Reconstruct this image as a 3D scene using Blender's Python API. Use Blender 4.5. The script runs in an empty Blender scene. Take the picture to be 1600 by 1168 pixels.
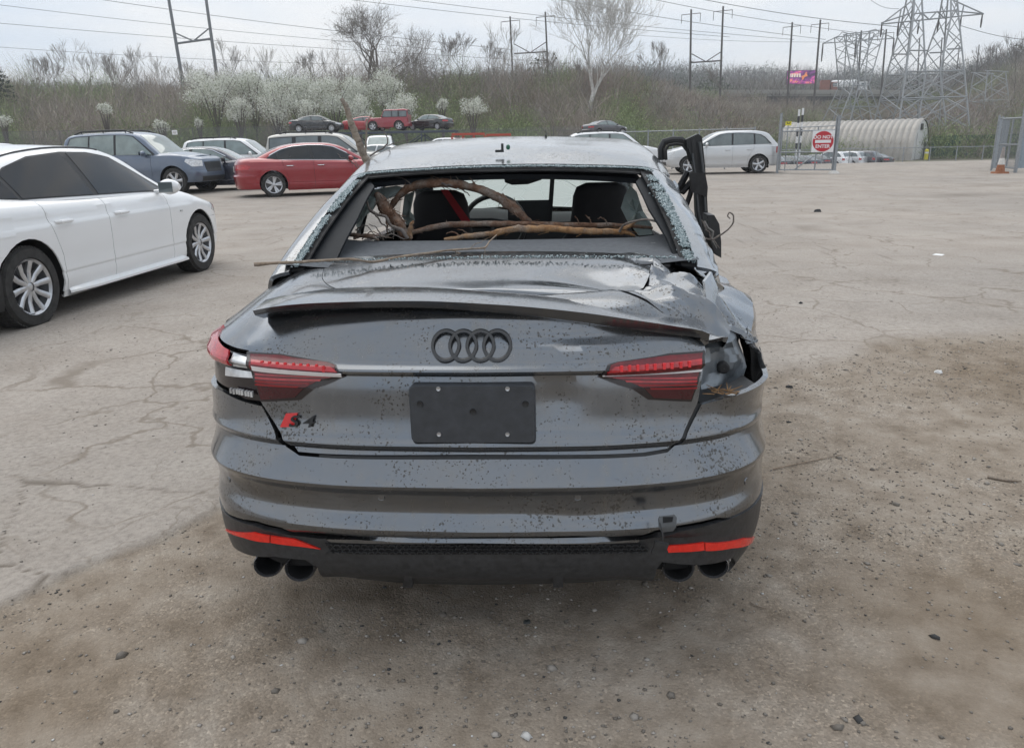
import bpy, math, random
import numpy as np
from mathutils import Vector, Matrix, noise as mnoise

random.seed(7)
rng = np.random.default_rng(11)
sc = bpy.context.scene
R = math.radians

# ------------------------------------------------------------------ camera
F, HC = 1200.0, 1.42                       # focal length in photo pixels, eye height
PITCH, ROLL = math.atan(363 / 1200.0), R(1.2)
cp, sp = math.cos(PITCH), math.sin(PITCH)
CF = np.array([0, cp, -sp])
_u = np.array([0, sp, cp]); _r = np.array([1.0, 0, 0])
CR = _r * math.cos(ROLL) - _u * math.sin(ROLL)
CU = _u * math.cos(ROLL) + _r * math.sin(ROLL)
CC = np.array([0, 0, HC])
cam_d = bpy.data.cameras.new('camera')
cam = bpy.data.objects.new('camera', cam_d)
sc.collection.objects.link(cam)
cam_d.sensor_fit = 'HORIZONTAL'
cam_d.sensor_width = 36
cam_d.lens = 36 * F / 1600
cam_d.clip_end = 3000
cam_d.clip_start = 0.05
m = Matrix(((CR[0], CU[0], -CF[0], 0), (CR[1], CU[1], -CF[1], 0), (CR[2], CU[2], -CF[2], HC), (0, 0, 0, 1)))
cam.matrix_world = m
sc.camera = cam

# ------------------------------------------------------------------ sky and sun
SUN_EL, SUN_AZ = R(58), R(-28)
w = bpy.data.worlds.new('World'); sc.world = w; w.use_nodes = True
nt = w.node_tree; nt.nodes.clear()
def wn(t, **k):
    n = nt.nodes.new(t)
    for a, b in k.items(): setattr(n, a, b)
    return n
sky = wn('ShaderNodeTexSky', sky_type='NISHITA', sun_disc=False, sun_elevation=SUN_EL, sun_rotation=SUN_AZ, altitude=100, air_density=1.0, dust_density=3.0, ozone_density=1.0)
bg1 = wn('ShaderNodeBackground'); bg1.inputs[1].default_value = 0.10
nt.links.new(sky.outputs[0], bg1.inputs[0])
tc = wn('ShaderNodeTexCoord'); mp = wn('ShaderNodeMapping'); mp.inputs['Scale'].default_value = (1.6, 1.6, 6.0)
nt.links.new(tc.outputs['Generated'], mp.inputs[0])
nz = wn('ShaderNodeTexNoise'); nz.inputs['Scale'].default_value = 1.3; nz.inputs['Detail'].default_value = 5; nz.inputs['Roughness'].default_value = 0.55
nt.links.new(mp.outputs[0], nz.inputs['Vector'])
cr = wn('ShaderNodeValToRGB')
cr.color_ramp.elements[0].position = 0.34; cr.color_ramp.elements[0].color = (0.68, 0.79, 0.93, 1)
cr.color_ramp.elements[1].position = 0.62; cr.color_ramp.elements[1].color = (0.97, 0.985, 1.0, 1)
nt.links.new(nz.outputs['Fac'], cr.inputs[0])
bg2 = wn('ShaderNodeBackground'); bg2.inputs[1].default_value = 1.0
nt.links.new(cr.outputs[0], bg2.inputs[0])
mx = wn('ShaderNodeMixShader'); mx.inputs[0].default_value = 0.92
nt.links.new(bg1.outputs[0], mx.inputs[1]); nt.links.new(bg2.outputs[0], mx.inputs[2])
wo = wn('ShaderNodeOutputWorld'); nt.links.new(mx.outputs[0], wo.inputs[0])

sun_d = bpy.data.lights.new('sun', 'SUN'); sun_d.energy = 1.4; sun_d.angle = R(65); sun_d.color = (1.0, 0.96, 0.9)
sun = bpy.data.objects.new('sun', sun_d); sc.collection.objects.link(sun)
sdir = Vector((math.sin(SUN_AZ) * math.cos(SUN_EL), math.cos(SUN_AZ) * math.cos(SUN_EL), math.sin(SUN_EL)))
sun.rotation_euler = sdir.to_track_quat('Z', 'Y').to_euler()
sc.view_settings.view_transform = 'Standard'; sc.view_settings.look = 'None'
sc.view_settings.exposure = 0.12; sc.view_settings.gamma = 1.0
sc.cycles.use_denoising = True
sc.cycles.max_bounces = 8; sc.cycles.transparent_max_bounces = 16
sc.cycles.sample_clamp_indirect = 6

# ------------------------------------------------------------------ photo geometry helpers
def ray(px, py):
    return CF + CR * ((px - 800) / F) + CU * ((584 - py) / F)
def atY(px, py, Y):
    d = ray(px, py); return CC + d * (Y / d[1])
def gpt(px, py, z=0.0):
    d = ray(px, py); return CC + d * ((z - HC) / d[2])
def project(P):
    q = np.asarray(P, float) - CC
    d = q @ CF
    return 800 + F * (q @ CR) / d, 584 - F * (q @ CU) / d, d

# ------------------------------------------------------------------ value noise (numpy)
_tab = rng.random((256, 256))
def vnoise(x, y):
    x = np.asarray(x, float); y = np.asarray(y, float)
    xi = np.floor(x).astype(int); yi = np.floor(y).astype(int)
    fx = x - xi; fy = y - yi
    fx = fx * fx * (3 - 2 * fx); fy = fy * fy * (3 - 2 * fy)
    a = _tab[xi & 255, yi & 255]; b = _tab[(xi + 1) & 255, yi & 255]
    c = _tab[xi & 255, (yi + 1) & 255]; d = _tab[(xi + 1) & 255, (yi + 1) & 255]
    return (a * (1 - fx) + b * fx) * (1 - fy) + (c * (1 - fx) + d * fx) * fy
def fbm(x, y, o=4):
    s = 0; a = 0.5; n = 0
    for _ in range(o):
        s = s + a * vnoise(x, y); n += a; x = np.asarray(x) * 2.03 + 17.1; y = np.asarray(y) * 2.03 + 5.3; a *= 0.5
    return s / n
def sstep(a, b, x):
    t = np.clip((np.asarray(x, float) - a) / (b - a), 0, 1); return t * t * (3 - 2 * t)
def ip(x, pts):
    return np.interp(x, [p[0] for p in pts], [p[1] for p in pts])
class Smooth:
    """cubic (pchip-like) interpolation through points"""
    def __init__(s, pts):
        s.x = np.array([p[0] for p in pts], float); s.y = np.array([p[1] for p in pts], float)
        h = np.diff(s.x); d = np.diff(s.y) / h; m = np.zeros(len(s.x))
        m[0], m[-1] = d[0], d[-1]
        for i in range(1, len(d)):
            m[i] = 0 if d[i - 1] * d[i] <= 0 else (h[i - 1] + h[i]) * 1.0 / ((h[i - 1]) / d[i] + (h[i]) / d[i - 1])
        s.m = m
    def __call__(s, q):
        q = np.clip(np.asarray(q, float), s.x[0], s.x[-1])
        i = np.clip(np.searchsorted(s.x, q) - 1, 0, len(s.x) - 2)
        h = s.x[i + 1] - s.x[i]; t = (q - s.x[i]) / h
        return (2 * t**3 - 3 * t**2 + 1) * s.y[i] + (t**3 - 2 * t**2 + t) * h * s.m[i] + (-2 * t**3 + 3 * t**2) * s.y[i + 1] + (t**3 - t**2) * h * s.m[i + 1]

# ------------------------------------------------------------------ object helpers
COL = sc.collection
def link(o, parent=None):
    COL.objects.link(o)
    if parent is not None: o.parent = parent
    return o
def tag(o, label=None, cat=None, group=None, kind=None):
    if label: o['label'] = label
    if cat: o['category'] = cat
    if group: o['group'] = group
    if kind: o['kind'] = kind
    return o
def empty(name, loc=(0, 0, 0), rz=0.0, scale=1.0, parent=None):
    o = bpy.data.objects.new(name, None); o.empty_display_size = 0.2
    o.location = loc; o.rotation_euler = (0, 0, rz); o.scale = (scale,) * 3
    return link(o, parent)
def mesh(name, verts, faces, mat, smooth=True, sharp=38):
    me = bpy.data.meshes.new(name)
    v = np.asarray(verts, dtype=np.float32)
    if isinstance(faces, np.ndarray):
        n, k = faces.shape
        me.vertices.add(len(v)); me.vertices.foreach_set('co', v.ravel())
        me.loops.add(n * k); me.loops.foreach_set('vertex_index', faces.astype(np.int32).ravel())
        me.polygons.add(n); me.polygons.foreach_set('loop_start', np.arange(0, n * k, k, dtype=np.int32))
        me.polygons.foreach_set('loop_total', np.full(n, k, dtype=np.int32))
        me.update(calc_edges=True)
    else:
        me.from_pydata([tuple(map(float, p)) for p in v], [], [tuple(f) for f in faces])
        me.update()
    if smooth:
        me.polygons.foreach_set('use_smooth', [True] * len(me.polygons))
        if sharp: me.set_sharp_from_angle(angle=R(sharp))
    for mm in (mat if isinstance(mat, (list, tuple)) else [mat]):
        if mm is not None: me.materials.append(mm)
    return me
def add(name, verts, faces, mat, parent=None, smooth=True, sharp=38):
    return link(bpy.data.objects.new(name, mesh(name, verts, faces, mat, smooth, sharp)), parent)
def copy_tree(o, parent=None):
    c = o.copy(); COL.objects.link(c); c.parent = parent
    for ch in o.children: copy_tree(ch, c)
    return c

class MB:
    def __init__(s): s.v = []; s.f = []
    def addm(s, v, f):
        b = len(s.v); s.v.extend([tuple(p) for p in v]); s.f.extend([tuple(b + i for i in q) for q in f]); return s
    def box(s, c, sz, M=None, taper=1.0):
        hx, hy, hz = sz[0] / 2, sz[1] / 2, sz[2] / 2
        P = [Vector((x * hx * (taper if z > 0 else 1), y * hy * (taper if z > 0 else 1), z * hz)) for z in (-1, 1) for y in (-1, 1) for x in (-1, 1)]
        if M is not None: P = [M @ p for p in P]
        P = [p + Vector(c) for p in P]
        return s.addm(P, [(0, 2, 3, 1), (4, 5, 7, 6), (0, 1, 5, 4), (2, 6, 7, 3), (0, 4, 6, 2), (1, 3, 7, 5)])
    def bar(s, a, b, r, n=6, r2=None, cap=True):
        a = Vector(a); b = Vector(b); d = (b - a)
        if d.length < 1e-6: return s
        q = d.to_track_quat('Z', 'Y'); r2 = r if r2 is None else r2
        P = []
        for (c, rr) in ((a, r), (b, r2)):
            for k in range(n):
                an = 2 * math.pi * (k + 0.5) / n
                P.append(c + q @ Vector((math.cos(an) * rr, math.sin(an) * rr, 0)))
        f = [(k, (k + 1) % n, n + (k + 1) % n, n + k) for k in range(n)]
        if cap: f += [tuple(range(n - 1, -1, -1)), tuple(range(n, 2 * n))]
        return s.addm(P, f)
    def tube(s, pts, rad, n=8, cap=True):
        pts = [Vector(p) for p in pts]
        if not hasattr(rad, '__len__'): rad = [rad] * len(pts)
        P = []; up = Vector((0.13, 0.21, 1)).normalized(); prev = None
        for i, p in enumerate(pts):
            t = (pts[min(i + 1, len(pts) - 1)] - pts[max(i - 1, 0)])
            t = t.normalized() if t.length > 0 else Vector((0, 0, 1))
            if prev is None:
                a = t.cross(up)
                if a.length < 1e-3: a = t.cross(Vector((1, 0, 0)))
            else:
                a = prev - t * prev.dot(t)
            a.normalize(); prev = a; b = t.cross(a)
            for k in range(n):
                an = 2 * math.pi * k / n
                P.append(p + (a * math.cos(an) + b * math.sin(an)) * rad[i])
        f = []
        for i in range(len(pts) - 1):
            for k in range(n):
                f.append((i * n + k, i * n + (k + 1) % n, (i + 1) * n + (k + 1) % n, (i + 1) * n + k))
        if cap: f += [tuple(range(n - 1, -1, -1)), tuple(range((len(pts) - 1) * n, len(pts) * n))]
        return s.addm(P, f)
    def lathe(s, prof, axis='Y', c=(0, 0, 0), n=24):
        """prof: list of (radius, along-axis)"""
        P = []
        for r_, h_ in prof:
            for k in range(n):
                an = 2 * math.pi * k / n
                x, z = r_ * math.cos(an), r_ * math.sin(an)
                q = {'Y': (x, h_, z), 'X': (h_, x, z), 'Z': (x, z, h_)}[axis]
                P.append((q[0] + c[0], q[1] + c[1], q[2] + c[2]))
        f = []
        for i in range(len(prof) - 1):
            for k in range(n):
                f.append((i * n + k, i * n + (k + 1) % n, (i + 1) * n + (k + 1) % n, (i + 1) * n + k))
        return s.addm(P, f)
    def prism(s, poly, z0, z1, fn=None):
        n = len(poly)
        P = [(x, y, z0) for x, y in poly] + [(x, y, z1) for x, y in poly]
        if fn: P = [fn(*p) for p in P]
        f = [tuple(range(n - 1, -1, -1)), tuple(range(n, 2 * n))] + [(k, (k + 1) % n, n + (k + 1) % n, n + k) for k in range(n)]
        return s.addm(P, f)
    def build(s, name, mat, parent=None, smooth=True, sharp=38):
        return add(name, s.v, s.f, mat, parent, smooth, sharp)

def _clip(poly, ax, lim, keep_less):
    out = []; n = len(poly)
    for i in range(n):
        a = poly[i]; b = poly[(i + 1) % n]
        ia = (a[ax] <= lim) if keep_less else (a[ax] >= lim)
        ib = (b[ax] <= lim) if keep_less else (b[ax] >= lim)
        if ia: out.append(a)
        if ia != ib:
            t = (lim - a[ax]) / (b[ax] - a[ax])
            p = [a[0] + t * (b[0] - a[0]), a[1] + t * (b[1] - a[1])]; p[ax] = lim
            out.append((p[0], p[1]))
    return out
def patch_data(poly, fn, us, vs, off=0.0, flange=0.012):
    """a piece of the surface fn(u, v) cut to the outline poly, with its edges turned inwards"""
    poly = [(float(a), float(b)) for a, b in poly]
    area = sum(poly[i][0] * poly[(i + 1) % len(poly)][1] - poly[(i + 1) % len(poly)][0] * poly[i][1] for i in range(len(poly)))
    if area < 0: poly = poly[::-1]
    us = np.unique(np.round(us, 5)); vs = np.unique(np.round(vs, 5))
    u0, u1 = min(p[0] for p in poly), max(p[0] for p in poly)
    v0, v1 = min(p[1] for p in poly), max(p[1] for p in poly)
    us = np.concatenate([[u0 - 1e-3], us[(us > u0) & (us < u1)], [u1 + 1e-3]])
    vs = np.concatenate([[v0 - 1e-3], vs[(vs > v0) & (vs < v1)], [v1 + 1e-3]])
    keys = {}; UV = []; faces = []
    def vid(p):
        k = (round(p[0], 5), round(p[1], 5))
        if k not in keys: keys[k] = len(UV); UV.append(k)
        return keys[k]
    for i in range(len(us) - 1):
        strip = _clip(_clip(poly, 0, us[i], False), 0, us[i + 1], True)
        if len(strip) < 3: continue
        sv0, sv1 = min(p[1] for p in strip), max(p[1] for p in strip)
        for j in range(len(vs) - 1):
            if vs[j + 1] < sv0 or vs[j] > sv1: continue
            c = _clip(_clip(strip, 1, vs[j], False), 1, vs[j + 1], True)
            if len(c) < 3: continue
            ids = []
            for p in c:
                q = vid(p)
                if q not in ids: ids.append(q)
            if len(ids) >= 3:
                a = 0
                for k in range(len(ids)):
                    p, q = UV[ids[k]], UV[ids[(k + 1) % len(ids)]]; a += p[0] * q[1] - q[0] * p[1]
                if abs(a) > 1e-8: faces.append(tuple(ids))
    UV = np.array(UV); e = 2e-3
    P = fn(UV[:, 0], UV[:, 1])
    du = fn(UV[:, 0] + e, UV[:, 1]) - fn(UV[:, 0] - e, UV[:, 1])
    dv = fn(UV[:, 0], UV[:, 1] + e) - fn(UV[:, 0], UV[:, 1] - e)
    N = np.cross(du, dv); N /= np.maximum(np.linalg.norm(N, axis=1, keepdims=True), 1e-9)
    P = P + N * off
    V = [tuple(p) for p in P]; Fc = list(faces)
    if flange:
        cnt = {}
        for f in faces:
            for k in range(len(f)):
                a, b = f[k], f[(k + 1) % len(f)]
                cnt[(a, b)] = cnt.get((a, b), 0) + 1
        low = {}
        def lo(i):
            if i not in low:
                low[i] = len(V); V.append(tuple(P[i] - N[i] * flange))
            return low[i]
        for (a, b) in list(cnt):
            if (b, a) not in cnt: Fc.append((b, a, lo(a), lo(b)))
    return V, Fc
def patch(name, poly, fn, us, vs, mat, parent, off=0.0, flange=0.012, sharp=30):
    v, f = patch_data(poly, fn, us, vs, off, flange)
    return add(name, v, f, mat, parent, True, sharp)

# ------------------------------------------------------------------ materials
MATS = {}
def _new(name):
    mt = bpy.data.materials.new(name); mt.use_nodes = True
    nt = mt.node_tree; b = nt.nodes['Principled BSDF']
    return mt, nt, b
def _n(nt, t, **k):
    n = nt.nodes.new(t)
    for a, b in k.items():
        if a == 'ins':
            for i, v in b.items(): n.inputs[i].default_value = v
        else: setattr(n, a, b)
    return n
def ramp(nt, src, stops):
    c = _n(nt, 'ShaderNodeValToRGB'); el = c.color_ramp.elements
    while len(el) < len(stops): el.new(0.5)
    for e, (p, col) in zip(el, stops):
        e.position = p; e.color = (*col, 1) if len(col) == 3 else col
    nt.links.new(src, c.inputs[0]); return c
def coord(nt, scale=(1, 1, 1), kind='Object'):
    t = _n(nt, 'ShaderNodeTexCoord'); mpn = _n(nt, 'ShaderNodeMapping'); mpn.inputs['Scale'].default_value = scale
    nt.links.new(t.outputs[kind], mpn.inputs[0]); return mpn.outputs[0]
def mixc(nt, fac, a, b):
    mxn = _n(nt, 'ShaderNodeMix', data_type='RGBA')
    for sock, v in ((mxn.inputs[0], fac), (mxn.inputs[6], a), (mxn.inputs[7], b)):
        if isinstance(v, (int, float)): sock.default_value = v
        elif isinstance(v, tuple): sock.default_value = (*v, 1) if len(v) == 3 else v
        else: nt.links.new(v, sock)
    return mxn.outputs[2]
def bump(nt, b, h, strength=0.3, dist=0.01):
    bp = _n(nt, 'ShaderNodeBump'); bp.inputs['Strength'].default_value = strength; bp.inputs['Distance'].default_value = dist
    nt.links.new(h, bp.inputs['Height']); nt.links.new(bp.outputs[0], b.inputs['Normal'])
def noise(nt, vec, scale, detail=4, rough=0.55):
    n = _n(nt, 'ShaderNodeTexNoise'); n.inputs['Scale'].default_value = scale; n.inputs['Detail'].default_value = detail; n.inputs['Roughness'].default_value = rough
    nt.links.new(vec, n.inputs['Vector']); return n.outputs['Fac']
def plain(name, col, rough=0.5, metal=0.0, var=0.15, scale=20, coat=0.0, bumpk=0.0, spec=0.5, emit=None):
    if name in MATS: return MATS[name]
    mt, nt, b = _new(name)
    v = coord(nt); n = noise(nt, v, scale)
    lo = tuple(c * (1 - var) for c in col); hi = tuple(min(1, c * (1 + var)) for c in col)
    r_ = ramp(nt, n, [(0.3, lo), (0.7, hi)])
    nt.links.new(r_.outputs[0], b.inputs['Base Color'])
    b.inputs['Roughness'].default_value = rough; b.inputs['Metallic'].default_value = metal
    b.inputs['Coat Weight'].default_value = coat; b.inputs['Coat Roughness'].default_value = 0.06
    b.inputs['Specular IOR Level'].default_value = spec
    if bumpk: bump(nt, b, n, bumpk, 0.01)
    if emit: b.inputs['Emission Color'].default_value = (*emit[0], 1); b.inputs['Emission Strength'].default_value = emit[1]
    MATS[name] = mt; return mt
def paint(name, col, metal=0.3, rough=0.3, dust=0.1):
    if name in MATS: return MATS[name]
    mt, nt, b = _new(name); v = coord(nt)
    n = noise(nt, v, 2.2, 6, 0.65)
    f = ramp(nt, n, [(0.42, (0, 0, 0)), (0.8, (1, 1, 1))])
    mm = _n(nt, 'ShaderNodeMath', operation='MULTIPLY'); mm.inputs[1].default_value = dust
    nt.links.new(f.outputs[0], mm.inputs[0])
    c = mixc(nt, mm.outputs[0], col, (0.42, 0.38, 0.33))
    nt.links.new(c, b.inputs['Base Color'])
    b.inputs['Metallic'].default_value = metal; b.inputs['Roughness'].default_value = rough
    b.inputs['Coat Weight'].default_value = 0.8; b.inputs['Coat Roughness'].default_value = 0.08
    MATS[name] = mt; return mt
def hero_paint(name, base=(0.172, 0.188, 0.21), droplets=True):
    if name in MATS: return MATS[name]
    mt, nt, b = _new(name); v = coord(nt)
    # dried mud drops
    vo = _n(nt, 'ShaderNodeTexVoronoi'); vo.inputs['Scale'].default_value = 135; vo.inputs['Randomness'].default_value = 1
    warp = _n(nt, 'ShaderNodeTexNoise'); warp.inputs['Scale'].default_value = 170; warp.inputs['Detail'].default_value = 3
    nt.links.new(v, warp.inputs['Vector'])
    va = _n(nt, 'ShaderNodeVectorMath', operation='MULTIPLY_ADD'); va.inputs[1].default_value = (0.010,) * 3
    nt.links.new(warp.outputs['Color'], va.inputs[0]); nt.links.new(v, va.inputs[2]); nt.links.new(va.outputs[0], vo.inputs['Vector'])
    big = noise(nt, v, 5.5, 5, 0.6)
    sz = ramp(nt, big, [(0.36, (0.06,) * 3), (0.50, (0.30,) * 3), (0.68, (0.75,) * 3)])
    # thin each cell's drop by its own random number
    wn_ = _n(nt, 'ShaderNodeMath', operation='MULTIPLY')
    sep = _n(nt, 'ShaderNodeSeparateColor'); nt.links.new(vo.outputs['Color'], sep.inputs[0])
    nt.links.new(sep.outputs[0], wn_.inputs[0]); nt.links.new(sz.outputs[0], wn_.inputs[1])
    lt = _n(nt, 'ShaderNodeMath', operation='LESS_THAN'); nt.links.new(vo.outputs['Distance'], lt.inputs[0]); nt.links.new(wn_.outputs[0], lt.inputs[1])
    film0 = ramp(nt, noise(nt, coord(nt, (3, 3, 5)), 2.0, 7, 0.7), [(0.40, (0.04,) * 3), (0.75, (0.30,) * 3)])
    film1 = ramp(nt, noise(nt, coord(nt, (34, 34, 2.2)), 1.0, 5, 0.65), [(0.50, (0,) * 3), (0.75, (0.30,) * 3)])
    film = _n(nt, 'ShaderNodeMix', data_type='RGBA', blend_type='ADD'); film.inputs[0].default_value = 1
    nt.links.new(film0.outputs[0], film.inputs[6]); nt.links.new(film1.outputs[0], film.inputs[7])
    film = type('o', (), {'outputs': [film.outputs[2]]})()
    c0 = mixc(nt, film.outputs[0], base, (0.22, 0.20, 0.17))
    c1 = mixc(nt, lt.outputs[0], c0, (0.05, 0.047, 0.043)) if droplets else c0
    nt.links.new(c1, b.inputs['Base Color'])
    inv = _n(nt, 'ShaderNodeMath', operation='MULTIPLY_ADD'); inv.inputs[1].default_value = -0.8; inv.inputs[2].default_value = 0.88
    if droplets: nt.links.new(lt.outputs[0], inv.inputs[0]); nt.links.new(inv.outputs[0], b.inputs['Metallic'])
    else: b.inputs['Metallic'].default_value = 0.88
    rr = _n(nt, 'ShaderNodeMath', operation='MULTIPLY_ADD'); rr.inputs[1].default_value = 0.42; rr.inputs[2].default_value = 0.14
    nt.links.new(film.outputs[0], rr.inputs[0]); nt.links.new(rr.outputs[0], b.inputs['Roughness'])
    b.inputs['Coat Weight'].default_value = 0.6; b.inputs['Coat Roughness'].default_value = 0.08
    
    MATS[name] = mt; return mt
def glassy(name, col, alpha=1.0, rough=0.05, metal=0.0, coat=0.6, spec=0.5):
    """window glass: glossy, tinted, partly see-through"""
    if name in MATS: return MATS[name]
    mt, nt, b = _new(name)
    n = noise(nt, coord(nt), 3.0)
    r_ = ramp(nt, n, [(0.3, tuple(c * 0.8 for c in col)), (0.7, tuple(c * 1.2 for c in col))])
    nt.links.new(r_.outputs[0], b.inputs['Base Color'])
    b.inputs['Roughness'].default_value = rough; b.inputs['Alpha'].default_value = alpha; b.inputs['Metallic'].default_value = metal
    b.inputs['Coat Weight'].default_value = coat; b.inputs['Coat Roughness'].default_value = 0.02; b.inputs['Specular IOR Level'].default_value = spec
    MATS[name] = mt; return mt
BLACK = plain('black_plastic', (0.018, 0.019, 0.021), 0.45, var=0.3, scale=40, bumpk=0.05)
DARK = plain('dark_void', (0.006, 0.006, 0.007), 0.8)
RUBBER = plain('rubber', (0.022, 0.022, 0.023), 0.75, var=0.35, scale=30, bumpk=0.1)
TYRE = plain('tyre_rubber', (0.03, 0.029, 0.028), 0.8, var=0.4, scale=18, bumpk=0.15)
ALLOY = plain('alloy', (0.55, 0.56, 0.58), 0.32, 0.75, var=0.1)
DALLOY = plain('dark_alloy', (0.10, 0.10, 0.105), 0.4, 0.5)
CHROME = plain('chrome', (0.75, 0.76, 0.78), 0.15, 0.95, var=0.05)
REDLENS = plain('red_lens', (0.42, 0.012, 0.016), 0.12, var=0.3, scale=30, coat=0.8)
CLEAR = plain('clear_lens', (0.62, 0.63, 0.64), 0.12, 0.3, var=0.3, scale=25, coat=0.6)
TINT = glassy('tinted_glass', (0.012, 0.014, 0.017), 1.0, 0.03, 0.0, 0.0, 0.55)
PANE = glassy('car_glass', (0.13, 0.155, 0.16), 1.0, 0.05, 0.15)
# ------------------------------------------------------------------ ground
def terrain(x, y):
    x = np.asarray(x, float); y = np.asarray(y, float)
    z = -1.7 * sstep(40, 62, y) * sstep(0.10, 0.26, x / np.maximum(y, 1))
    left = 1 - sstep(0.16, 0.42, x / np.maximum(y, 1))          # embankment behind the lot, left and middle
    rise = 9.0 * sstep(86, 140, y) + 3.0 * sstep(135, 215, y)
    riser = 4.0 * sstep(120, 150, y) + 5.0 * sstep(150, 205, y)
    z = z + left * rise + (1 - left) * riser
    far = 21 * sstep(235, 520, y) + 5 * np.sin(x / 90.0) * sstep(300, 500, y)
    z = z + far
    rt = sstep(0.50, 0.66, x / np.maximum(y, 1)) * sstep(110, 230, y)
    z = z + rt * 13.0
    z = z + (fbm(x / 26.0, y / 26.0) - 0.5) * 5.0 * sstep(85, 125, y)
    return z
def edge_y(x):
    x = np.asarray(x, float)
    base = ip(x, [(-6, -4), (-3, 0.1), (-1.67, 2.16), (-1.22, 2.85), (0.2, 3.7), (1.57, 4.5), (2.05, 4.72), (2.73, 5.09), (3.65, 5.28), (8, 6.2), (14, 7.5)])
    return base + (fbm(x * 1.9 + 3, x * 0 + 1.7, 5) - 0.5) * 0.42
def crackfield(x, y):
    """signed distance-like cracks: 0 on a crack line, for the broken asphalt"""
    wx = x + 0.22 * (fbm(x * 1.7, y * 1.7, 4) - 0.5) * 2; wy = y + 0.22 * (fbm(x * 1.7 + 31, y * 1.7 + 11, 4) - 0.5) * 2
    best = np.full(x.shape, 9.0); sec = np.full(x.shape, 9.0)
    gx = np.floor(wx / 0.75); gy = np.floor(wy / 0.75)
    for i in (-1, 0, 1):
        for j in (-1, 0, 1):
            cx = gx + i; cy = gy + j
            hx = np.modf(np.abs(np.sin(cx * 127.1 + cy * 311.7) * 43758.5453))[0]; hy = np.modf(np.abs(np.sin(cx * 269.5 + cy * 183.3) * 43758.5453))[0]
            d = np.hypot((cx + hx) * 0.75 - wx, (cy + hy) * 0.75 - wy)
            sec = np.where(d < best, best, np.minimum(sec, d)); best = np.minimum(best, d)
    return sec - best
def build_ground():
    xs = np.concatenate([-np.geomspace(900, 4.2, 46), np.arange(-4.1, -2.2, 0.04), np.arange(-2.2, 3.0, 0.018), np.arange(3.0, 4.6, 0.04), np.geomspace(4.7, 900, 46)])
    ys = np.concatenate([np.linspace(-30, 0.4, 12), np.arange(0.5, 1.0, 0.03), np.arange(1.0, 5.2, 0.018), np.arange(5.2, 8, 0.05), np.geomspace(8.1, 900, 110)])
    X, Y = np.meshgrid(xs, ys)
    Z = terrain(X, Y)
    ey = edge_y(X)
    d = Y - ey + (fbm(X * 9, Y * 9, 4) - 0.5) * 0.20
    asph = sstep(-0.04, 0.05 + 0.25 * sstep(0.5, 1.5, X), d)
    near = 1 - sstep(7, 9, Y)
    Z = Z + near * (asph * 0.016 + (1 - asph) * (fbm(X * 5, Y * 5, 5) - 0.5) * 0.035 + (fbm(X * 0.7, Y * 0.7, 3) - 0.5) * 0.02)
    ck = crackfield(X, Y)
    broken = sstep(0.50, 0.60, fbm(X * 0.55 + 9, Y * 0.55 + 4, 3)) * 0.55 + 0.45 * sstep(-0.1, -1.2, X) * (1 - sstep(3.2, 4.5, Y))
    cr_ = (1 - sstep(0.002, 0.014, ck)) * broken * asph
    Z = Z - near * cr_ * 0.006
    V = np.stack([X, Y, Z], -1).reshape(-1, 3)
    ny, nx = X.shape
    i = np.arange(ny - 1)[:, None] * nx + np.arange(nx - 1)[None, :]
    Fq = np.stack([i, i + 1, i + 1 + nx, i + nx], -1).reshape(-1, 4)
    # colour attribute: R asphalt, G crack, B grassland
    grass = sstep(84, 96, Y)
    mt, nt, b = _new('yard_ground')
    at = _n(nt, 'ShaderNodeAttribute', attribute_name='mask'); sepc = _n(nt, 'ShaderNodeSeparateColor'); nt.links.new(at.outputs['Color'], sepc.inputs[0])
    v = coord(nt)
    n1 = noise(nt, v, 1.1, 8, 0.62); n2 = noise(nt, v, 38, 6, 0.7); n3 = noise(nt, v, 6.5, 6, 0.65); n0 = noise(nt, v, 0.22, 5, 0.6)
    a = ramp(nt, n1, [(0.28, (0.315, 0.278, 0.242)), (0.52, (0.375, 0.338, 0.302)), (0.75, (0.415, 0.38, 0.342))])
    a0 = ramp(nt, n0, [(0.35, (0.88,) * 3), (0.65, (1.06, 1.04, 1.02))])
    am = _n(nt, 'ShaderNodeMix', data_type='RGBA', blend_type='MULTIPLY'); am.inputs[0].default_value = 1
    nt.links.new(a.outputs[0], am.inputs[6]); nt.links.new(a0.outputs[0], am.inputs[7])
    aspeck = ramp(nt, n2, [(0.34, (0.70,) * 3), (0.5, (1.0,) * 3), (0.68, (1.2,) * 3)])
    am2 = _n(nt, 'ShaderNodeMix', data_type='RGBA', blend_type='MULTIPLY'); am2.inputs[0].default_value = 0.75
    nt.links.new(am.outputs[2], am2.inputs[6]); nt.links.new(aspeck.outputs[0], am2.inputs[7])
    # small pits and chips in the paving
    vp = _n(nt, 'ShaderNodeTexVoronoi'); vp.inputs['Scale'].default_value = 30; nt.links.new(v, vp.inputs['Vector'])
    pit = ramp(nt, vp.outputs['Distance'], [(0.05, (0.55,) * 3), (0.13, (1,) * 3)])
    am3 = _n(nt, 'ShaderNodeMix', data_type='RGBA', blend_type='MULTIPLY'); am3.inputs[0].default_value = 0.5
    nt.links.new(am2.outputs[2], am3.inputs[6]); nt.links.new(pit.outputs[0], am3.inputs[7])
    # a net of fine cracks where the paving is breaking up
    wv = _n(nt, 'ShaderNodeTexNoise'); wv.inputs['Scale'].default_value = 2.6; wv.inputs['Detail'].default_value = 6; nt.links.new(v, wv.inputs['Vector'])
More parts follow.
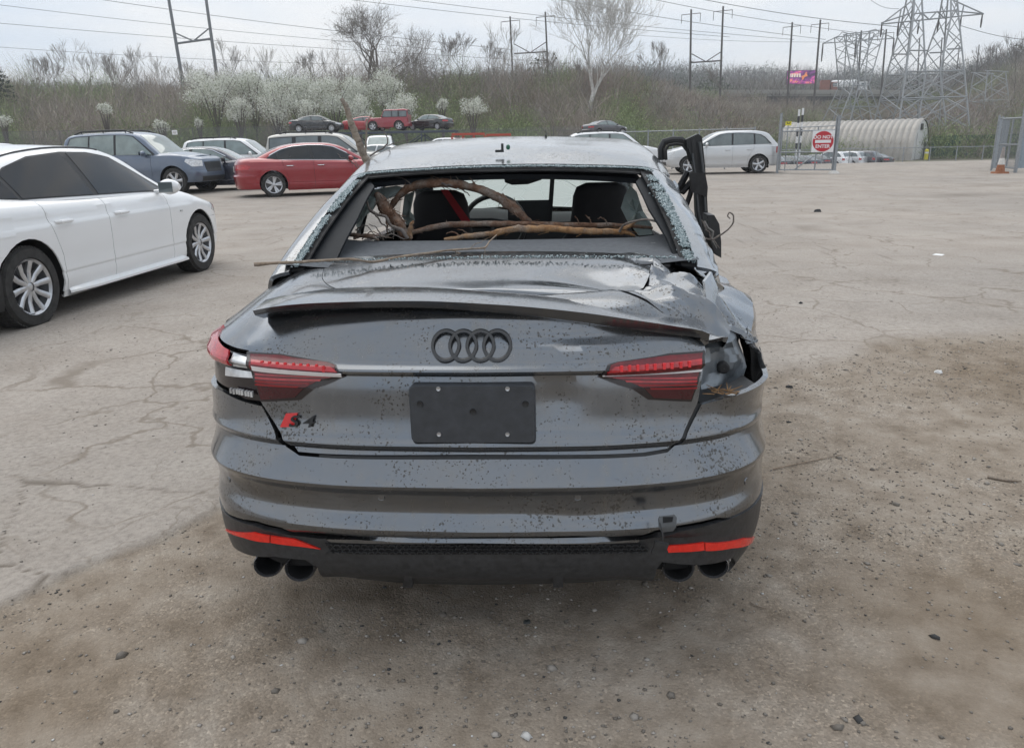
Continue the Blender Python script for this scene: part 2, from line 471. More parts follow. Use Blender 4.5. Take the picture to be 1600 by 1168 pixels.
    wa_ = _n(nt, 'ShaderNodeVectorMath', operation='MULTIPLY_ADD'); wa_.inputs[1].default_value = (0.55, 0.55, 0); nt.links.new(wv.outputs['Color'], wa_.inputs[0]); nt.links.new(v, wa_.inputs[2])
    vk = _n(nt, 'ShaderNodeTexVoronoi', feature='DISTANCE_TO_EDGE'); vk.inputs['Scale'].default_value = 1.25; nt.links.new(wa_.outputs[0], vk.inputs['Vector'])
    vk2 = _n(nt, 'ShaderNodeTexVoronoi', feature='DISTANCE_TO_EDGE'); vk2.inputs['Scale'].default_value = 3.1; nt.links.new(wa_.outputs[0], vk2.inputs['Vector'])
    k1 = ramp(nt, vk.outputs['Distance'], [(0.004, (0.85,) * 3), (0.020, (0,) * 3)]); k2 = ramp(nt, vk2.outputs['Distance'], [(0.004, (0.6,) * 3), (0.022, (0,) * 3)])
    km = ramp(nt, noise(nt, v, 0.7, 4, 0.6), [(0.44, (0,) * 3), (0.54, (1,) * 3)]); km2 = ramp(nt, noise(nt, v, 1.3, 4, 0.6), [(0.52, (0,) * 3), (0.60, (1,) * 3)])
    def mul(a_, b_):
        q = _n(nt, 'ShaderNodeMath', operation='MULTIPLY'); nt.links.new(a_, q.inputs[0]); nt.links.new(b_, q.inputs[1]); return q.outputs[0]
    kk = _n(nt, 'ShaderNodeMath', operation='MAXIMUM'); nt.links.new(mul(k1.outputs[0], km.outputs[0]), kk.inputs[0]); nt.links.new(mul(k2.outputs[0], km2.outputs[0]), kk.inputs[1])
    asc = mixc(nt, sepc.outputs[1], am3.outputs[2], (0.16, 0.135, 0.11))
    asc = mixc(nt, kk.outputs[0], asc, (0.225, 0.19, 0.155))
    g = ramp(nt, n3, [(0.28, (0.205, 0.168, 0.132)), (0.5, (0.295, 0.252, 0.208)), (0.72, (0.365, 0.325, 0.28))])
    g1 = ramp(nt, noise(nt, v, 0.8, 6, 0.6), [(0.32, (0.74, 0.68, 0.60)), (0.5, (1.0, 0.98, 0.95)), (0.70, (1.12, 1.12, 1.12))])
    gm = _n(nt, 'ShaderNodeMix', data_type='RGBA', blend_type='MULTIPLY'); gm.inputs[0].default_value = 1
    nt.links.new(g.outputs[0], gm.inputs[6]); nt.links.new(g1.outputs[0], gm.inputs[7])
    vg = _n(nt, 'ShaderNodeTexVoronoi'); vg.inputs['Scale'].default_value = 150; nt.links.new(v, vg.inputs['Vector'])
    sepg = _n(nt, 'ShaderNodeSeparateColor'); nt.links.new(vg.outputs['Color'], sepg.inputs[0])
    st = ramp(nt, sepg.outputs[0], [(0.0, (0.62,) * 3), (0.7, (1.0,) * 3), (0.9, (1.15,) * 3), (1.0, (1.6, 1.58, 1.55))])
    gm2 = _n(nt, 'ShaderNodeMix', data_type='RGBA', blend_type='MULTIPLY'); pm = ramp(nt, noise(nt, v, 1.9, 5, 0.65), [(0.40, (0.12,) * 3), (0.62, (0.75,) * 3)]); nt.links.new(pm.outputs[0], gm2.inputs[0])
    nt.links.new(gm.outputs[2], gm2.inputs[6]); nt.links.new(st.outputs[0], gm2.inputs[7])
    c = mixc(nt, sepc.outputs[0], gm2.outputs[2], asc)
    gr = ramp(nt, n0, [(0.3, (0.085, 0.075, 0.05)), (0.55, (0.10, 0.10, 0.055)), (0.75, (0.13, 0.115, 0.085))])
    c = mixc(nt, sepc.outputs[2], c, gr.outputs[0])
    nt.links.new(c, b.inputs['Base Color']); b.inputs['Roughness'].default_value = 0.9; b.inputs['Specular IOR Level'].default_value = 0.25
    hsum = _n(nt, 'ShaderNodeMath', operation='ADD'); nt.links.new(n2, hsum.inputs[0])
    hv = _n(nt, 'ShaderNodeMath', operation='MULTIPLY'); nt.links.new(vg.outputs['Distance'], hv.inputs[0]); hv.inputs[1].default_value = -0.35
    nt.links.new(hv.outputs[0], hsum.inputs[1])
    bump(nt, b, hsum.outputs[0], 0.55, 0.012)
    o = add('ground', V, Fq, mt, None, True, None)
    ca = o.data.color_attributes.new('mask', 'FLOAT_COLOR', 'POINT')
    colr = np.stack([asph, cr_, grass, np.ones_like(asph)], -1).reshape(-1).astype(np.float32)
    ca.data.foreach_set('color', colr)
    tag(o, kind='structure')
    return o
build_ground()
def ground_z(x, y):
    x = np.asarray(x, float); y = np.asarray(y, float)
    d = y - edge_y(x) + (fbm(x * 9, y * 9, 4) - 0.5) * 0.20
    asph = sstep(-0.04, 0.05 + 0.25 * sstep(0.5, 1.5, x), d); near = 1 - sstep(7, 9, y)
    return terrain(x, y) + near * (asph * 0.016 + (1 - asph) * (fbm(x * 5, y * 5, 5) - 0.5) * 0.035 + (fbm(x * 0.7, y * 0.7, 3) - 0.5) * 0.02), asph

def scatter_stones():
    base_v = np.array([(0, 0, 1), (1, 0, 0.1), (0.3, 0.95, 0), (-0.8, 0.6, 0.1), (-0.8, -0.6, 0), (0.3, -0.95, 0.1), (0, 0, -1)], float)
    base_f = np.array([(0, 1, 2), (0, 2, 3), (0, 3, 4), (0, 4, 5), (0, 5, 1), (6, 2, 1), (6, 3, 2), (6, 4, 3), (6, 5, 4), (6, 1, 5)])
    N = 90000
    x = rng.uniform(-4.5, 5.5, N); y = 0.6 + rng.random(N) ** 1.5 * 8.5
    z, asph = ground_z(x, y)
    keep = (np.abs(x) < 0.75 * y + 0.4) & ((asph < 0.5) | (rng.random(N) < 0.11 * sstep(0.45, 0.7, fbm(x * 1.3, y * 1.3, 3)) + 0.03))
    dens = fbm(x * 1.1 + 50, y * 1.1, 4)
    keep &= rng.random(N) < 0.25 + 1.3 * sstep(0.38, 0.68, dens)
    x, y, z = x[keep], y[keep], z[keep]; n = len(x)
    s = 0.0022 + 0.0045 * rng.random(n) ** 2.6 + 0.012 * (rng.random(n) < 0.022) * rng.random(n)
    ang = rng.uniform(0, 6.28, n); jit = 1 + rng.uniform(-0.35, 0.35, (n, 7, 3))
    V = base_v[None] * jit
    sx = rng.uniform(0.8, 1.5, n); sz_ = rng.uniform(0.35, 0.75, n)
    V = V * np.stack([sx, np.ones(n), sz_], -1)[:, None, :]
    ca, sa = np.cos(ang), np.sin(ang)
    Vx = V[:, :, 0] * ca[:, None] - V[:, :, 1] * sa[:, None]; Vy = V[:, :, 0] * sa[:, None] + V[:, :, 1] * ca[:, None]
    P = np.stack([Vx * s[:, None] + x[:, None], Vy * s[:, None] + y[:, None], V[:, :, 2] * s[:, None] + z[:, None] + 0.0012], -1)
    Fc = (base_f[None] + (np.arange(n) * 7)[:, None, None]).reshape(-1, 3)
    mt, nt, b = _new('gravel_stone')
    at = _n(nt, 'ShaderNodeAttribute', attribute_name='tone')
    nt.links.new(at.outputs['Color'], b.inputs['Base Color']); b.inputs['Roughness'].default_value = 0.85
    o = add('gravel', P.reshape(-1, 3), Fc, mt, None, False)
    tone = rng.random(n); c = np.stack([0.15 + 0.24 * tone**2, 0.132 + 0.225 * tone**2, 0.112 + 0.21 * tone**2, np.ones(n)], -1)
    c[rng.random(n) < 0.025] = (0.55, 0.54, 0.52, 1); c[rng.random(n) < 0.06] = (0.05, 0.05, 0.05, 1)
    ca_ = o.data.color_attributes.new('tone', 'FLOAT_COLOR', 'POINT')
    ca_.data.foreach_set('color', np.repeat(c, 7, axis=0).astype(np.float32).ravel())
    tag(o, 'loose grey and tan gravel chips strewn over the dirt', 'gravel', kind='stuff')
scatter_stones()
# ------------------------------------------------------------------ car bodies
class Body:
    """wrap-around car shell S(t, v): t = arc length round the plan outline from the rear centre (right positive),
    v = height up to the shoulder, then on round the roll-over; and a greenhouse G(s, y)."""
    def __init__(b, sp):
        b.sp = sp; b.W = sp['W']; b.L = sp['L']
        P = np.array(sp['plan'], float)
        s = np.concatenate([[0], np.cumsum(np.hypot(*np.diff(P, axis=0).T))])
        fx, fy = Smooth(list(zip(s, P[:, 0]))), Smooth(list(zip(s, P[:, 1])))
        q = np.linspace(0, s[-1], 1500); X, Y = fx(q), fy(q)
        a = np.concatenate([[0], np.cumsum(np.hypot(np.diff(X), np.diff(Y)))])
        b.a, b.px, b.py, b.A = a, X, Y, a[-1]
        b.zs, b.ht = Smooth(sp['zs']), Smooth(sp['ht'])
        b.dr, b.ds, b.df = Smooth(sp['dr']), Smooth(sp['ds']), Smooth(sp['df'])
        b.D = sp.get('D', 0.30); b.DF = sp.get('DF', 0.35); b.DR = sp.get('DR', 0.0)
        b.g = {k: Smooth(v) for k, v in sp['gh'].items()}
        b.crown = sp.get('crown', 0.035)
        side = (b.px > 0.8 * b.W * 0.98)
        b.sidea, b.sidey = a[side], Y[side]
    def tt(b, y):
        return np.interp(y, b.py, b.a)
    def vmax(b, t): 
        y0 = np.interp(np.abs(t), b.a, b.py); return b.zs(y0) + 0.25
    def S(b, t, v):
        t = np.asarray(t, float); v = np.asarray(v, float)
        sg = np.where(t < 0, -1.0, 1.0); a = np.abs(t)
        x0 = np.interp(a, b.a, b.px); y0 = np.interp(a, b.a, b.py)
        zs = b.zs(y0); k = np.clip((v - zs) / 0.25, 0, 1.05); ph = k * math.pi / 2
        z = np.where(v <= zs, v, zs + b.ht(y0) * np.sin(ph))
        roll = (1 - np.cos(ph)) if not b.sp.get('chamfer') else np.minimum(k, 1) ** 0.9
        lo = np.minimum(v, zs)
        ds = b.ds(lo) + b.D * roll
        wr = 1 - sstep(0.0, 1.3, y0); wf = sstep(b.L - 1.3, b.L, y0)
        dr = b.dr(v) + b.DR * roll
        if b.sp.get('squarelow'): dr = np.where(v < 0.425, 0.008 + (dr - 0.008) * (1 - 0.9 * sstep(0.40, 0.68, a)), dr)
        df = b.df(lo) + b.DF * roll
        x = sg * x0 * (1 - ds / b.W)
        y = y0 + wr * dr - wf * df
        return np.stack([x, y, z], -1)
    def E(b, t): return b.S(t, b.vmax(t))
    def G(b, s, y):
        s = np.asarray(s, float); y = np.asarray(y, float); acc = 0
        sg = np.where(s < 0, -1.0, 1.0)
        zt, xr, xb, zb = b.g['zt'](y), b.g['xr'](y), b.g['xb'](y), b.g['zb'](y)
        cr_ = b.crown * np.clip((zt - zb) / 0.12, 0.25, 1)
        for o in (-0.07, -0.035, 0, 0.035, 0.07):
            a = np.clip(np.abs(s) + o, -0.2, 1.0); q = np.clip((a - 0.5) / 0.5, 0, 1); top = np.clip(a / 0.5, -1, 1)
            x = np.where(a <= 0.5, xr * top, xr + (xb - xr) * q + 0.05 * q * (1 - q))
            z = np.where(a <= 0.5, zt - cr_ * top**2, (zt - cr_) + (zb - zt + cr_) * q)
            acc = acc + np.stack([x, z], -1)
        acc = acc / 5
        return np.stack([sg * acc[..., 0], y, acc[..., 1]], -1)
    def sz(b, y, z, sg=1):
        """side (y, z) -> (s, y) of the greenhouse"""
        zt, zb = float(b.g['zt'](y)), float(b.g['zb'](y)); cr_ = b.crown * min(1, max(0.25, (zt - zb) / 0.12))
        q = (z - (zt - cr_)) / (zb - (zt - cr_)); return (sg * min(1, max(0.5, 0.5 + 0.5 * q)), y)
def arc(yc, zc, r, a0, a1, n=14):
    return [(yc + r * math.cos(R(a0 + (a1 - a0) * k / (n - 1))), zc + r * math.sin(R(a0 + (a1 - a0) * k / (n - 1)))) for k in range(n)]
def densify(poly, step=0.06):
    out = []
    for i in range(len(poly)):
        a = poly[i]; b_ = poly[(i + 1) % len(poly)]; n = max(1, int(math.hypot(b_[0] - a[0], b_[1] - a[1]) / step))
        for k in range(n): out.append((a[0] + (b_[0] - a[0]) * k / n, a[1] + (b_[1] - a[1]) * k / n))
    return out

def make_wheel(parent, x, y, Rw, width, sg, rim_mat, spokes=10, detail=2, rim_r=None, twin=False):
    wh = empty('wheel', (x, y, Rw), 0, 1, parent)
    n = 40 if detail >= 2 else 20
    rr = rim_r or Rw * 0.70
    h = width / 2
    m_ = MB()
    m_.lathe([(rr * 0.98, -h * 0.8), (rr * 1.03, -h), (Rw * 0.93, -h * 0.98), (Rw * 0.985, -h * 0.8), (Rw, -h * 0.5), (Rw, h * 0.5), (Rw * 0.985, h * 0.8), (Rw * 0.93, h * 0.98), (rr * 1.03, h), (rr * 0.98, h * 0.8)], 'X', n=n)
    if detail >= 3:
        for k in range(56):   # tread blocks
            an = 2 * math.pi * k / 56
            for xx in (-0.62, -0.21, 0.21, 0.62):
                M = Matrix.Rotation(an + xx * 0.05, 3, 'X')
                p = M @ Vector((xx * h, 0, Rw * 0.997))
                m_.box(p, (h * 0.34, Rw * 2 * math.pi / 56 * 0.78, 0.012), M)
    m_.build('tyre', TYRE, wh)
    m_ = MB()
    f = h * sg
    m_.lathe([(rr * 0.90, f * 0.78), (rr * 0.985, f * 0.93), (rr * 1.0, f * 0.72), (rr * 0.93, f * 0.2), (rr * 0.90, -f * 0.6)], 'X', n=n)
    hub = 0.20 * rr
    m_.lathe([(0.001, f * 0.75), (hub * 0.6, f * 0.75), (hub, f * 0.68), (hub * 1.1, f * 0.3)], 'X', n=16)
    for k in range(spokes):
        an = 2 * math.pi * k / spokes + 0.1
        if twin: an = 2 * math.pi * (k // 2) / (spokes / 2) + (0.15 if k % 2 else -0.15) + 0.1
        w0, w1 = (rr * 0.085, rr * 0.115) if spokes >= 8 else (rr * 0.14, rr * 0.17)
        P = []
        for rad, ww, xx, th in ((hub * 0.8, w0, 0.70, 0.2), (rr * 0.55, (w0 + w1) / 2, 0.66, 0.2), (rr * 0.93, w1, 0.84, 0.22)):
            for sx, dx in ((-1, xx), (-0.55, xx + 0.07), (0.55, xx + 0.07), (1, xx), (0.8, xx - th), (-0.8, xx - th)):
                c_, s_ = math.cos(an), math.sin(an)
                P.append((f * dx, rad * c_ - ww * sx * s_, rad * s_ + ww * sx * c_))
        Fc = []
        for i in range(2):
            for j in range(6): Fc.append((i * 6 + j, i * 6 + (j + 1) % 6, (i + 1) * 6 + (j + 1) % 6, (i + 1) * 6 + j))
        m_.addm(P, Fc)
    m_.build('rim', rim_mat, wh)
    m_ = MB(); m_.lathe([(0.001, f * 0.15), (rr * 0.90, f * 0.15)], 'X', n=20)
    m_.build('brake_disc', DALLOY, wh)
    return wh

def make_car(name, label, cat, loc, head, sp, col, scale=1.0, detail=2, group=None, glass=None, rim=None, spokes=10, twin=False, chrome_trim=False, rails=False, black_roof=False, tyre_detail=None):
    """head: heading clockwise from +Y; loc: world position of the middle of the rear axle on the ground"""
    b = Body(sp); glass = glass or PANE; rim = rim or ALLOY
    root = empty(name, (0, 0, 0), -head, scale)
    ya, yf, Rw = sp['ya'], sp['yf'], sp['R']
    h = Vector((math.sin(head), math.cos(head), 0))
    root.location = Vector(loc) - h * ya * scale
    tag(root, label, cat, group)
    stp = {3: 0.045, 2: 0.06, 1: 0.11, 0: 0.2}[detail]
    sill, zb, Ra = sp['sill'], sp['zbump'], Rw + sp.get('archgap', 0.055)
    T = b.tt
    vs = np.concatenate([np.arange(sill, 1.15, stp), sp.get('vlines', [])]); 
    tsr = np.arange(-b.A, b.A, stp)
    def vtop(y): return float(b.zs(y)) + 0.25
    gap = 0.0035
    lid = sp.get('lid', 0.62 * b.W)
    def yz(pts, sg): return [(sg * T(y), z) for y, z in pts]
    dz = lambda z, r, yc, s: yc + s * math.sqrt(max(0, r * r - (z - Rw) ** 2))
    # arch crossing heights
    aR = math.degrees(math.asin((sill - Rw) / Ra)); aB = math.degrees(math.asin(min(0.98, (zb - Rw) / Ra)))
    tlid = np.interp(lid, b.px[:400], b.a[:400]); tnose = T(b.L - 0.22)
    d0, d1, d2 = sp['doors']
    dl_ = max(d0, ya + Ra + 0.035); zk = float(b.zs(1.3))
    redge = lambda g_: [(dl_ + g_, sill), (dl_ - 0.005 + g_, sill + 0.45 * (zk - sill)), (dl_ - 0.45 * (dl_ - d0) + g_, sill + 0.70 * (zk - sill)), (d0 + 0.02 + g_, sill + 0.93 * (zk - sill)), (d0 + g_, vtop(d0))]
    bm = col
    def P(nm, poly, mat, off=0.0, fl=0.012, ts=tsr, vv=vs): 
        return patch(nm, densify(poly, stp), b.S, ts, vv, mat, root, off, fl)
    if detail >= 1:
        rb = []
        for sg in (-1, 1):
            side = arc(ya, Rw, Ra, 180 - aB, 180 - aR, 8) if True else []
            pts = [(sg * T(y), z) for y, z in side]
            rb.append(pts)
        P('rear_bumper', rb[0] + rb[1][::-1], bm)
        fb = []
        for sg in (-1, 1):
            side = arc(yf, Rw, Ra, aB, aR, 8)
            fb.append([(sg * T(y), z) for y, z in side])
        # the nose crosses t = A, so the front bumper is two halves that meet on the centre line
        for sg in (-1, 1):
            pts = fb[0 if sg < 0 else 1]
            P('front_bumper', pts + [(sg * (b.A - 0.0005), sill), (sg * (b.A - 0.0005), zb)], bm)
        for sg in (-1, 1):
            q = redge(-gap)[::-1] + arc(ya, Rw, Ra, aR, 180 - aB, 14) + [(ya - Ra - 0.02, zb + gap)]
            q = yz(q, sg) + [(sg * (tlid + gap), zb + gap), (sg * (tlid + gap), vtop(0.1))] + [(sg * T(y), vtop(y)) for y in np.linspace(0.2, d0 - 0.03, 8)]
            P('quarter_panel', q, bm)
            for (ya_, yb_) in ((d0, d1), (d1, d2)):
                dr_ = P('door', yz((redge(gap)[::-1] if ya_ == d0 else [(ya_ + gap, vtop(ya_)), (ya_ + gap, sill)]) + [(yb_ - gap, sill), (yb_ - gap, vtop(yb_))], sg), bm)
                if detail >= 2:
                    hy = ya_ + 0.20; hz = sp.get('hz', 0.80); c_ = b.S(sg * T(hy), hz)
                    mm_ = MB(); mm_.tube([(c_[0] + sg * 0.0, hy - 0.10, hz), (c_[0] + sg * 0.035, hy - 0.07, hz), (c_[0] + sg * 0.035, hy + 0.07, hz), (c_[0], hy + 0.10, hz)], [0.012, 0.016, 0.016, 0.012], 8)
                    ho = mm_.build('handle', CHROME if chrome_trim else bm, dr_)
            q = [(d2 + gap, sill)] + arc(yf, Rw, Ra, 180 - aR, aB, 14) + [(yf + Ra + 0.02, zb + gap)]
            q = yz(q, sg) + [(sg * tnose, zb + gap), (sg * tnose, vtop(b.L - 0.2))] + [(sg * T(y), vtop(y)) for y in np.linspace(b.L - 0.3, d2 + gap, 8)]
            P('fender', q, bm)
            P('nose', [(sg * (tnose + gap), zb + gap), (sg * (b.A - 0.0005), zb + gap), (sg * (b.A - 0.0005), vtop(b.L)), (sg * (tnose + gap), vtop(b.L))], bm)
            # rocker trim below the doors
            P('rocker', yz([(ya + Ra * 0.99, sill - 0.05), (yf - Ra * 0.99, sill - 0.05), (yf - Ra * 0.99, sill - gap), (ya + Ra * 0.99, sill - gap)], sg), sp.get('rocker', bm), 0.0, 0.02)
            # arch liner
            xs_ = b.S(T(ya), 0.6)[0]
            for yc in (ya, yf):
                mm_ = MB()
                pr = arc(yc, Rw, Ra + 0.012, 200, -20, 18)
                V = [(sg * (float(b.S(T(y), max(z, sill))[0]) - 0.014), y, z) for y, z in pr] + [(sg * (xs_ - 0.34), y, z) for y, z in pr]
                mm_.addm(V, [(i, i + 1, 18 + i + 1, 18 + i) for i in range(17)])
                mm_.build('wheel_well', DARK, root)
        P('trunk_lid', [(-tlid, zb + gap), (tlid, zb + gap), (tlid, vtop(0)), (-tlid, vtop(0))], bm)
    else:
        for sg in (-1, 1):
            q = [(0, sill)] + [(sg * T(y), z) for y, z in arc(ya, Rw, Ra, 180 - aR, aR, 9)] + [(sg * T(y), z) for y, z in arc(yf, Rw, Ra, 180 - aR, aR, 9)] + [(sg * (b.A - 0.001), sill), (sg * (b.A - 0.001), vtop(b.L))] + [(sg * T(y), vtop(y)) for y in np.linspace(b.L - 0.1, 0.1, 16)] + [(0, vtop(0))]
            P('body_side', q, bm, fl=0)
    # hood and deck between the rolled edges
    def loft(nm, ta, mat, crown):
        V = []; n = len(ta); k = 11
        e = b.E(np.array(ta))
        for i in range(n):
            for s_ in np.linspace(-1, 1, k):
                V.append((e[i, 0] * s_, e[i, 1], e[i, 2] + crown * (1 - s_ * s_) * min(1, e[i, 0] / 0.3) + 0.001))
        return add(nm, V, [(i * k + j, i * k + j + 1, (i + 1) * k + j + 1, (i + 1) * k + j) for i in range(n - 1) for j in range(k - 1)], mat, root)
    loft('hood', np.linspace(T(sp['ycowl'] - 0.05), b.A - 0.002, 20), bm, sp.get('hoodcrown', 0.035))
    loft('rear_deck', np.linspace(0.002, T(sp['ybase'] + 0.3), 16), bm, 0.02)
    # inner blocking shell (dark)
    mm_ = MB(); V = []; k = 24; ts_ = np.linspace(-b.A, b.A, 2 * k); 
    rows = [sill + 0.02, 0.5, 0.7, float(b.zs(2.0))]
    for v_ in rows:
        p_ = b.S(ts_, np.full(2 * k, v_)); p_[:, 0] *= 0.955; p_[:, 1] = (p_[:, 1] - b.L / 2) * 0.975 + b.L / 2
        V += [tuple(q_) for q_ in p_]
    if detail >= 1:
        keep = []
        for i in range(len(rows) - 1):
            for j in range(2 * k - 1):
                yc = (V[i * 2 * k + j][1] + V[i * 2 * k + j + 1][1]) / 2
                if min(abs(yc - ya), abs(yc - yf)) > Ra + 0.12: keep.append((i * 2 * k + j, i * 2 * k + j + 1, (i + 1) * 2 * k + j + 1, (i + 1) * 2 * k + j))
        mm_.addm(V, keep)
    mm_.box((0, b.L / 2, sill + 0.05), (1.5 * b.W, b.L * 0.86, 0.12))
    mm_.build('underbody', DARK, root)
    # greenhouse
    y0, y1 = sp['gh']['zt'][0][0], sp['gh']['zt'][-1][0]
    ys = np.linspace(y0, y1, {3: 60, 2: 46, 1: 30, 0: 20}[detail]); ss = np.linspace(-1, 1, {3: 57, 2: 41, 1: 29, 0: 21}[detail])
    SS, YY = np.meshgrid(ss, ys); V = b.G(SS.ravel(), YY.ravel()); n = len(ss)
    i = np.arange(len(ys) - 1)[:, None] * n + np.arange(n - 1)[None, :]
    Fq = np.stack([i, i + 1, i + 1 + n, i + n], -1).reshape(-1, 4)
    add('roof', V, Fq, bm, root, True, 50)
    gs, gy = np.linspace(-1, 1, 81), np.arange(y0, y1, stp)
    trim = CHROME if chrome_trim else BLACK
    for sg in (-1, 1):
        if detail >= 1:
            dl = densify(sp['dlo'], 0.06); cy_, cz_ = sum(p_[0] for p_ in dl) / len(dl), sum(p_[1] for p_ in dl) / len(dl)
            if chrome_trim:
                patch('window_chrome', [b.sz(y + (y - cy_) * 0.012, z + 0.016 * (1 if z > cz_ else -1), sg) for y, z in dl], b.G, gs, gy, CHROME, root, 0.0025, 0.008)
            patch('window_trim', [b.sz(y, z, sg) for y, z in dl], b.G, gs, gy, BLACK, root, 0.004, 0.008)
        for wpoly in sp['windows']:
            patch('window', [b.sz(y, z, sg) for y, z in densify(wpoly, 0.06)], b.G, gs, gy, glass, root, 0.007 + (0.002 if detail == 0 else 0), 0.006)
    ws, bl = sp['ws'], sp['bl']
    patch('windshield', [(-0.43, ws[0]), (0.43, ws[0]), (0.45, ws[1]), (-0.45, ws[1])], b.G, gs, gy, glass, root, 0.005, 0.006)
    patch('rear_window', [(-0.43, bl[0]), (0.43, bl[0]), (0.40, bl[1]), (-0.40, bl[1])], b.G, gs, gy, glass, root, 0.005, 0.006)
    # lamps
    for sg in (-1, 1):
        ta, tb = T(0.02) + 0, 0
        tl = sp['tail']; patch('tail_light', densify([(sg * a_, z) for a_, z in tl], 0.05), b.S, tsr, vs, REDLENS, root, 0.006, 0.015)
        hl = sp['headl']; patch('headlight', densify([(sg * (b.A - a_), z) for a_, z in hl], 0.05), b.S, tsr, vs, CLEAR, root, 0.006, 0.015)
        g_ = sp['grille']; patch('grille', [(sg * (b.A - 0.0005), g_[0]), (sg * (b.A - g_[2]), g_[0]), (sg * (b.A - g_[2] * 1.1), g_[1]), (sg * (b.A - 0.0005), g_[1])], b.S, tsr, vs, BLACK, root, 0.006, 0.01)
        lg = sp.get('lower', (0.25, 0.42, 0.5)); patch('air_intake', [(sg * (b.A - 0.0005), lg[0]), (sg * (b.A - lg[2]), lg[0]), (sg * (b.A - lg[2] * 1.05), lg[1]), (sg * (b.A - 0.0005), lg[1])], b.S, tsr, vs, BLACK, root, 0.004, 0.01)
        # mirror
        if detail >= 1:
            my = sp['ymir']; mz = sp['zmir']; mxx = float(b.g['xb'](my)) + 0.02
            mm_ = MB(); prof = []
            for k_ in range(7):
                f_ = k_ / 6; r_ = math.sin(math.pi * min(0.93, 0.12 + 0.81 * f_)) ** 0.6
                prof.append((f_, r_))
            V = []; nn = 12
            for f_, r_ in prof:
                for j in range(nn):
                    an = 2 * math.pi * j / nn
                    V.append((sg * (mxx + 0.03 + 0.20 * f_), my + 0.03 + 0.075 * r_ * math.cos(an) + (0.02 if f_ > 0.7 else 0), mz + 0.08 * r_ * math.sin(an)))
            mm_.addm(V, [(i_ * nn + j, i_ * nn + (j + 1) % nn, (i_ + 1) * nn + (j + 1) % nn, (i_ + 1) * nn + j) for i_ in range(6) for j in range(nn)] + [tuple(range(nn)), tuple(range(6 * nn, 7 * nn))])
            mm_.bar((sg * (mxx - 0.05), my + 0.04, mz - 0.05), (sg * (mxx + 0.06), my + 0.03, mz - 0.04), 0.022)
            mo = mm_.build('mirror', bm if not black_roof else BLACK, root)
            mm_ = MB(); mm_.box((sg * (mxx + 0.13), my - 0.046, mz), (0.15, 0.006, 0.10)); mm_.build('mirror_glass', PANE, mo)
    if rails:
        for sg in (-1, 1):
            mm_ = MB(); yy = np.linspace(sp['rail'][0], sp['rail'][1], 9); g_ = b.G(np.full(9, sg * 0.43), yy)
            pts = [(p_[0], p_[1], p_[2] + (0.0 if k_ in (0, 8) else 0.055)) for k_, p_ in enumerate(g_)]
            mm_.tube(pts, 0.02, 6)
            for k_ in (1, 4, 7): mm_.bar(g_[k_], pts[k_], 0.018, 6)
            mm_.build('roof_rail', BLACK if rails == 'black' else DALLOY, root)
    td = detail if tyre_detail is None else tyre_detail
    for sg in (-1, 1):
        for yc in (ya, yf):
            make_wheel(root, sg * (b.W - 0.02 - sp['tw'] / 2), yc, Rw, sp['tw'], sg, rim, spokes, td, twin=twin)
    # bottom edge of the number plate at the back
    if detail >= 2:
        c_ = b.S(0.0, sp.get('zplate', 0.74)); mm_ = MB(); mm_.box((0, c_[1] - 0.006, sp.get('zplate', 0.74)), (0.31, 0.012, 0.155)); mm_.build('number_plate', plain('plate_white', (0.6, 0.6, 0.58), 0.4), root)
    return root

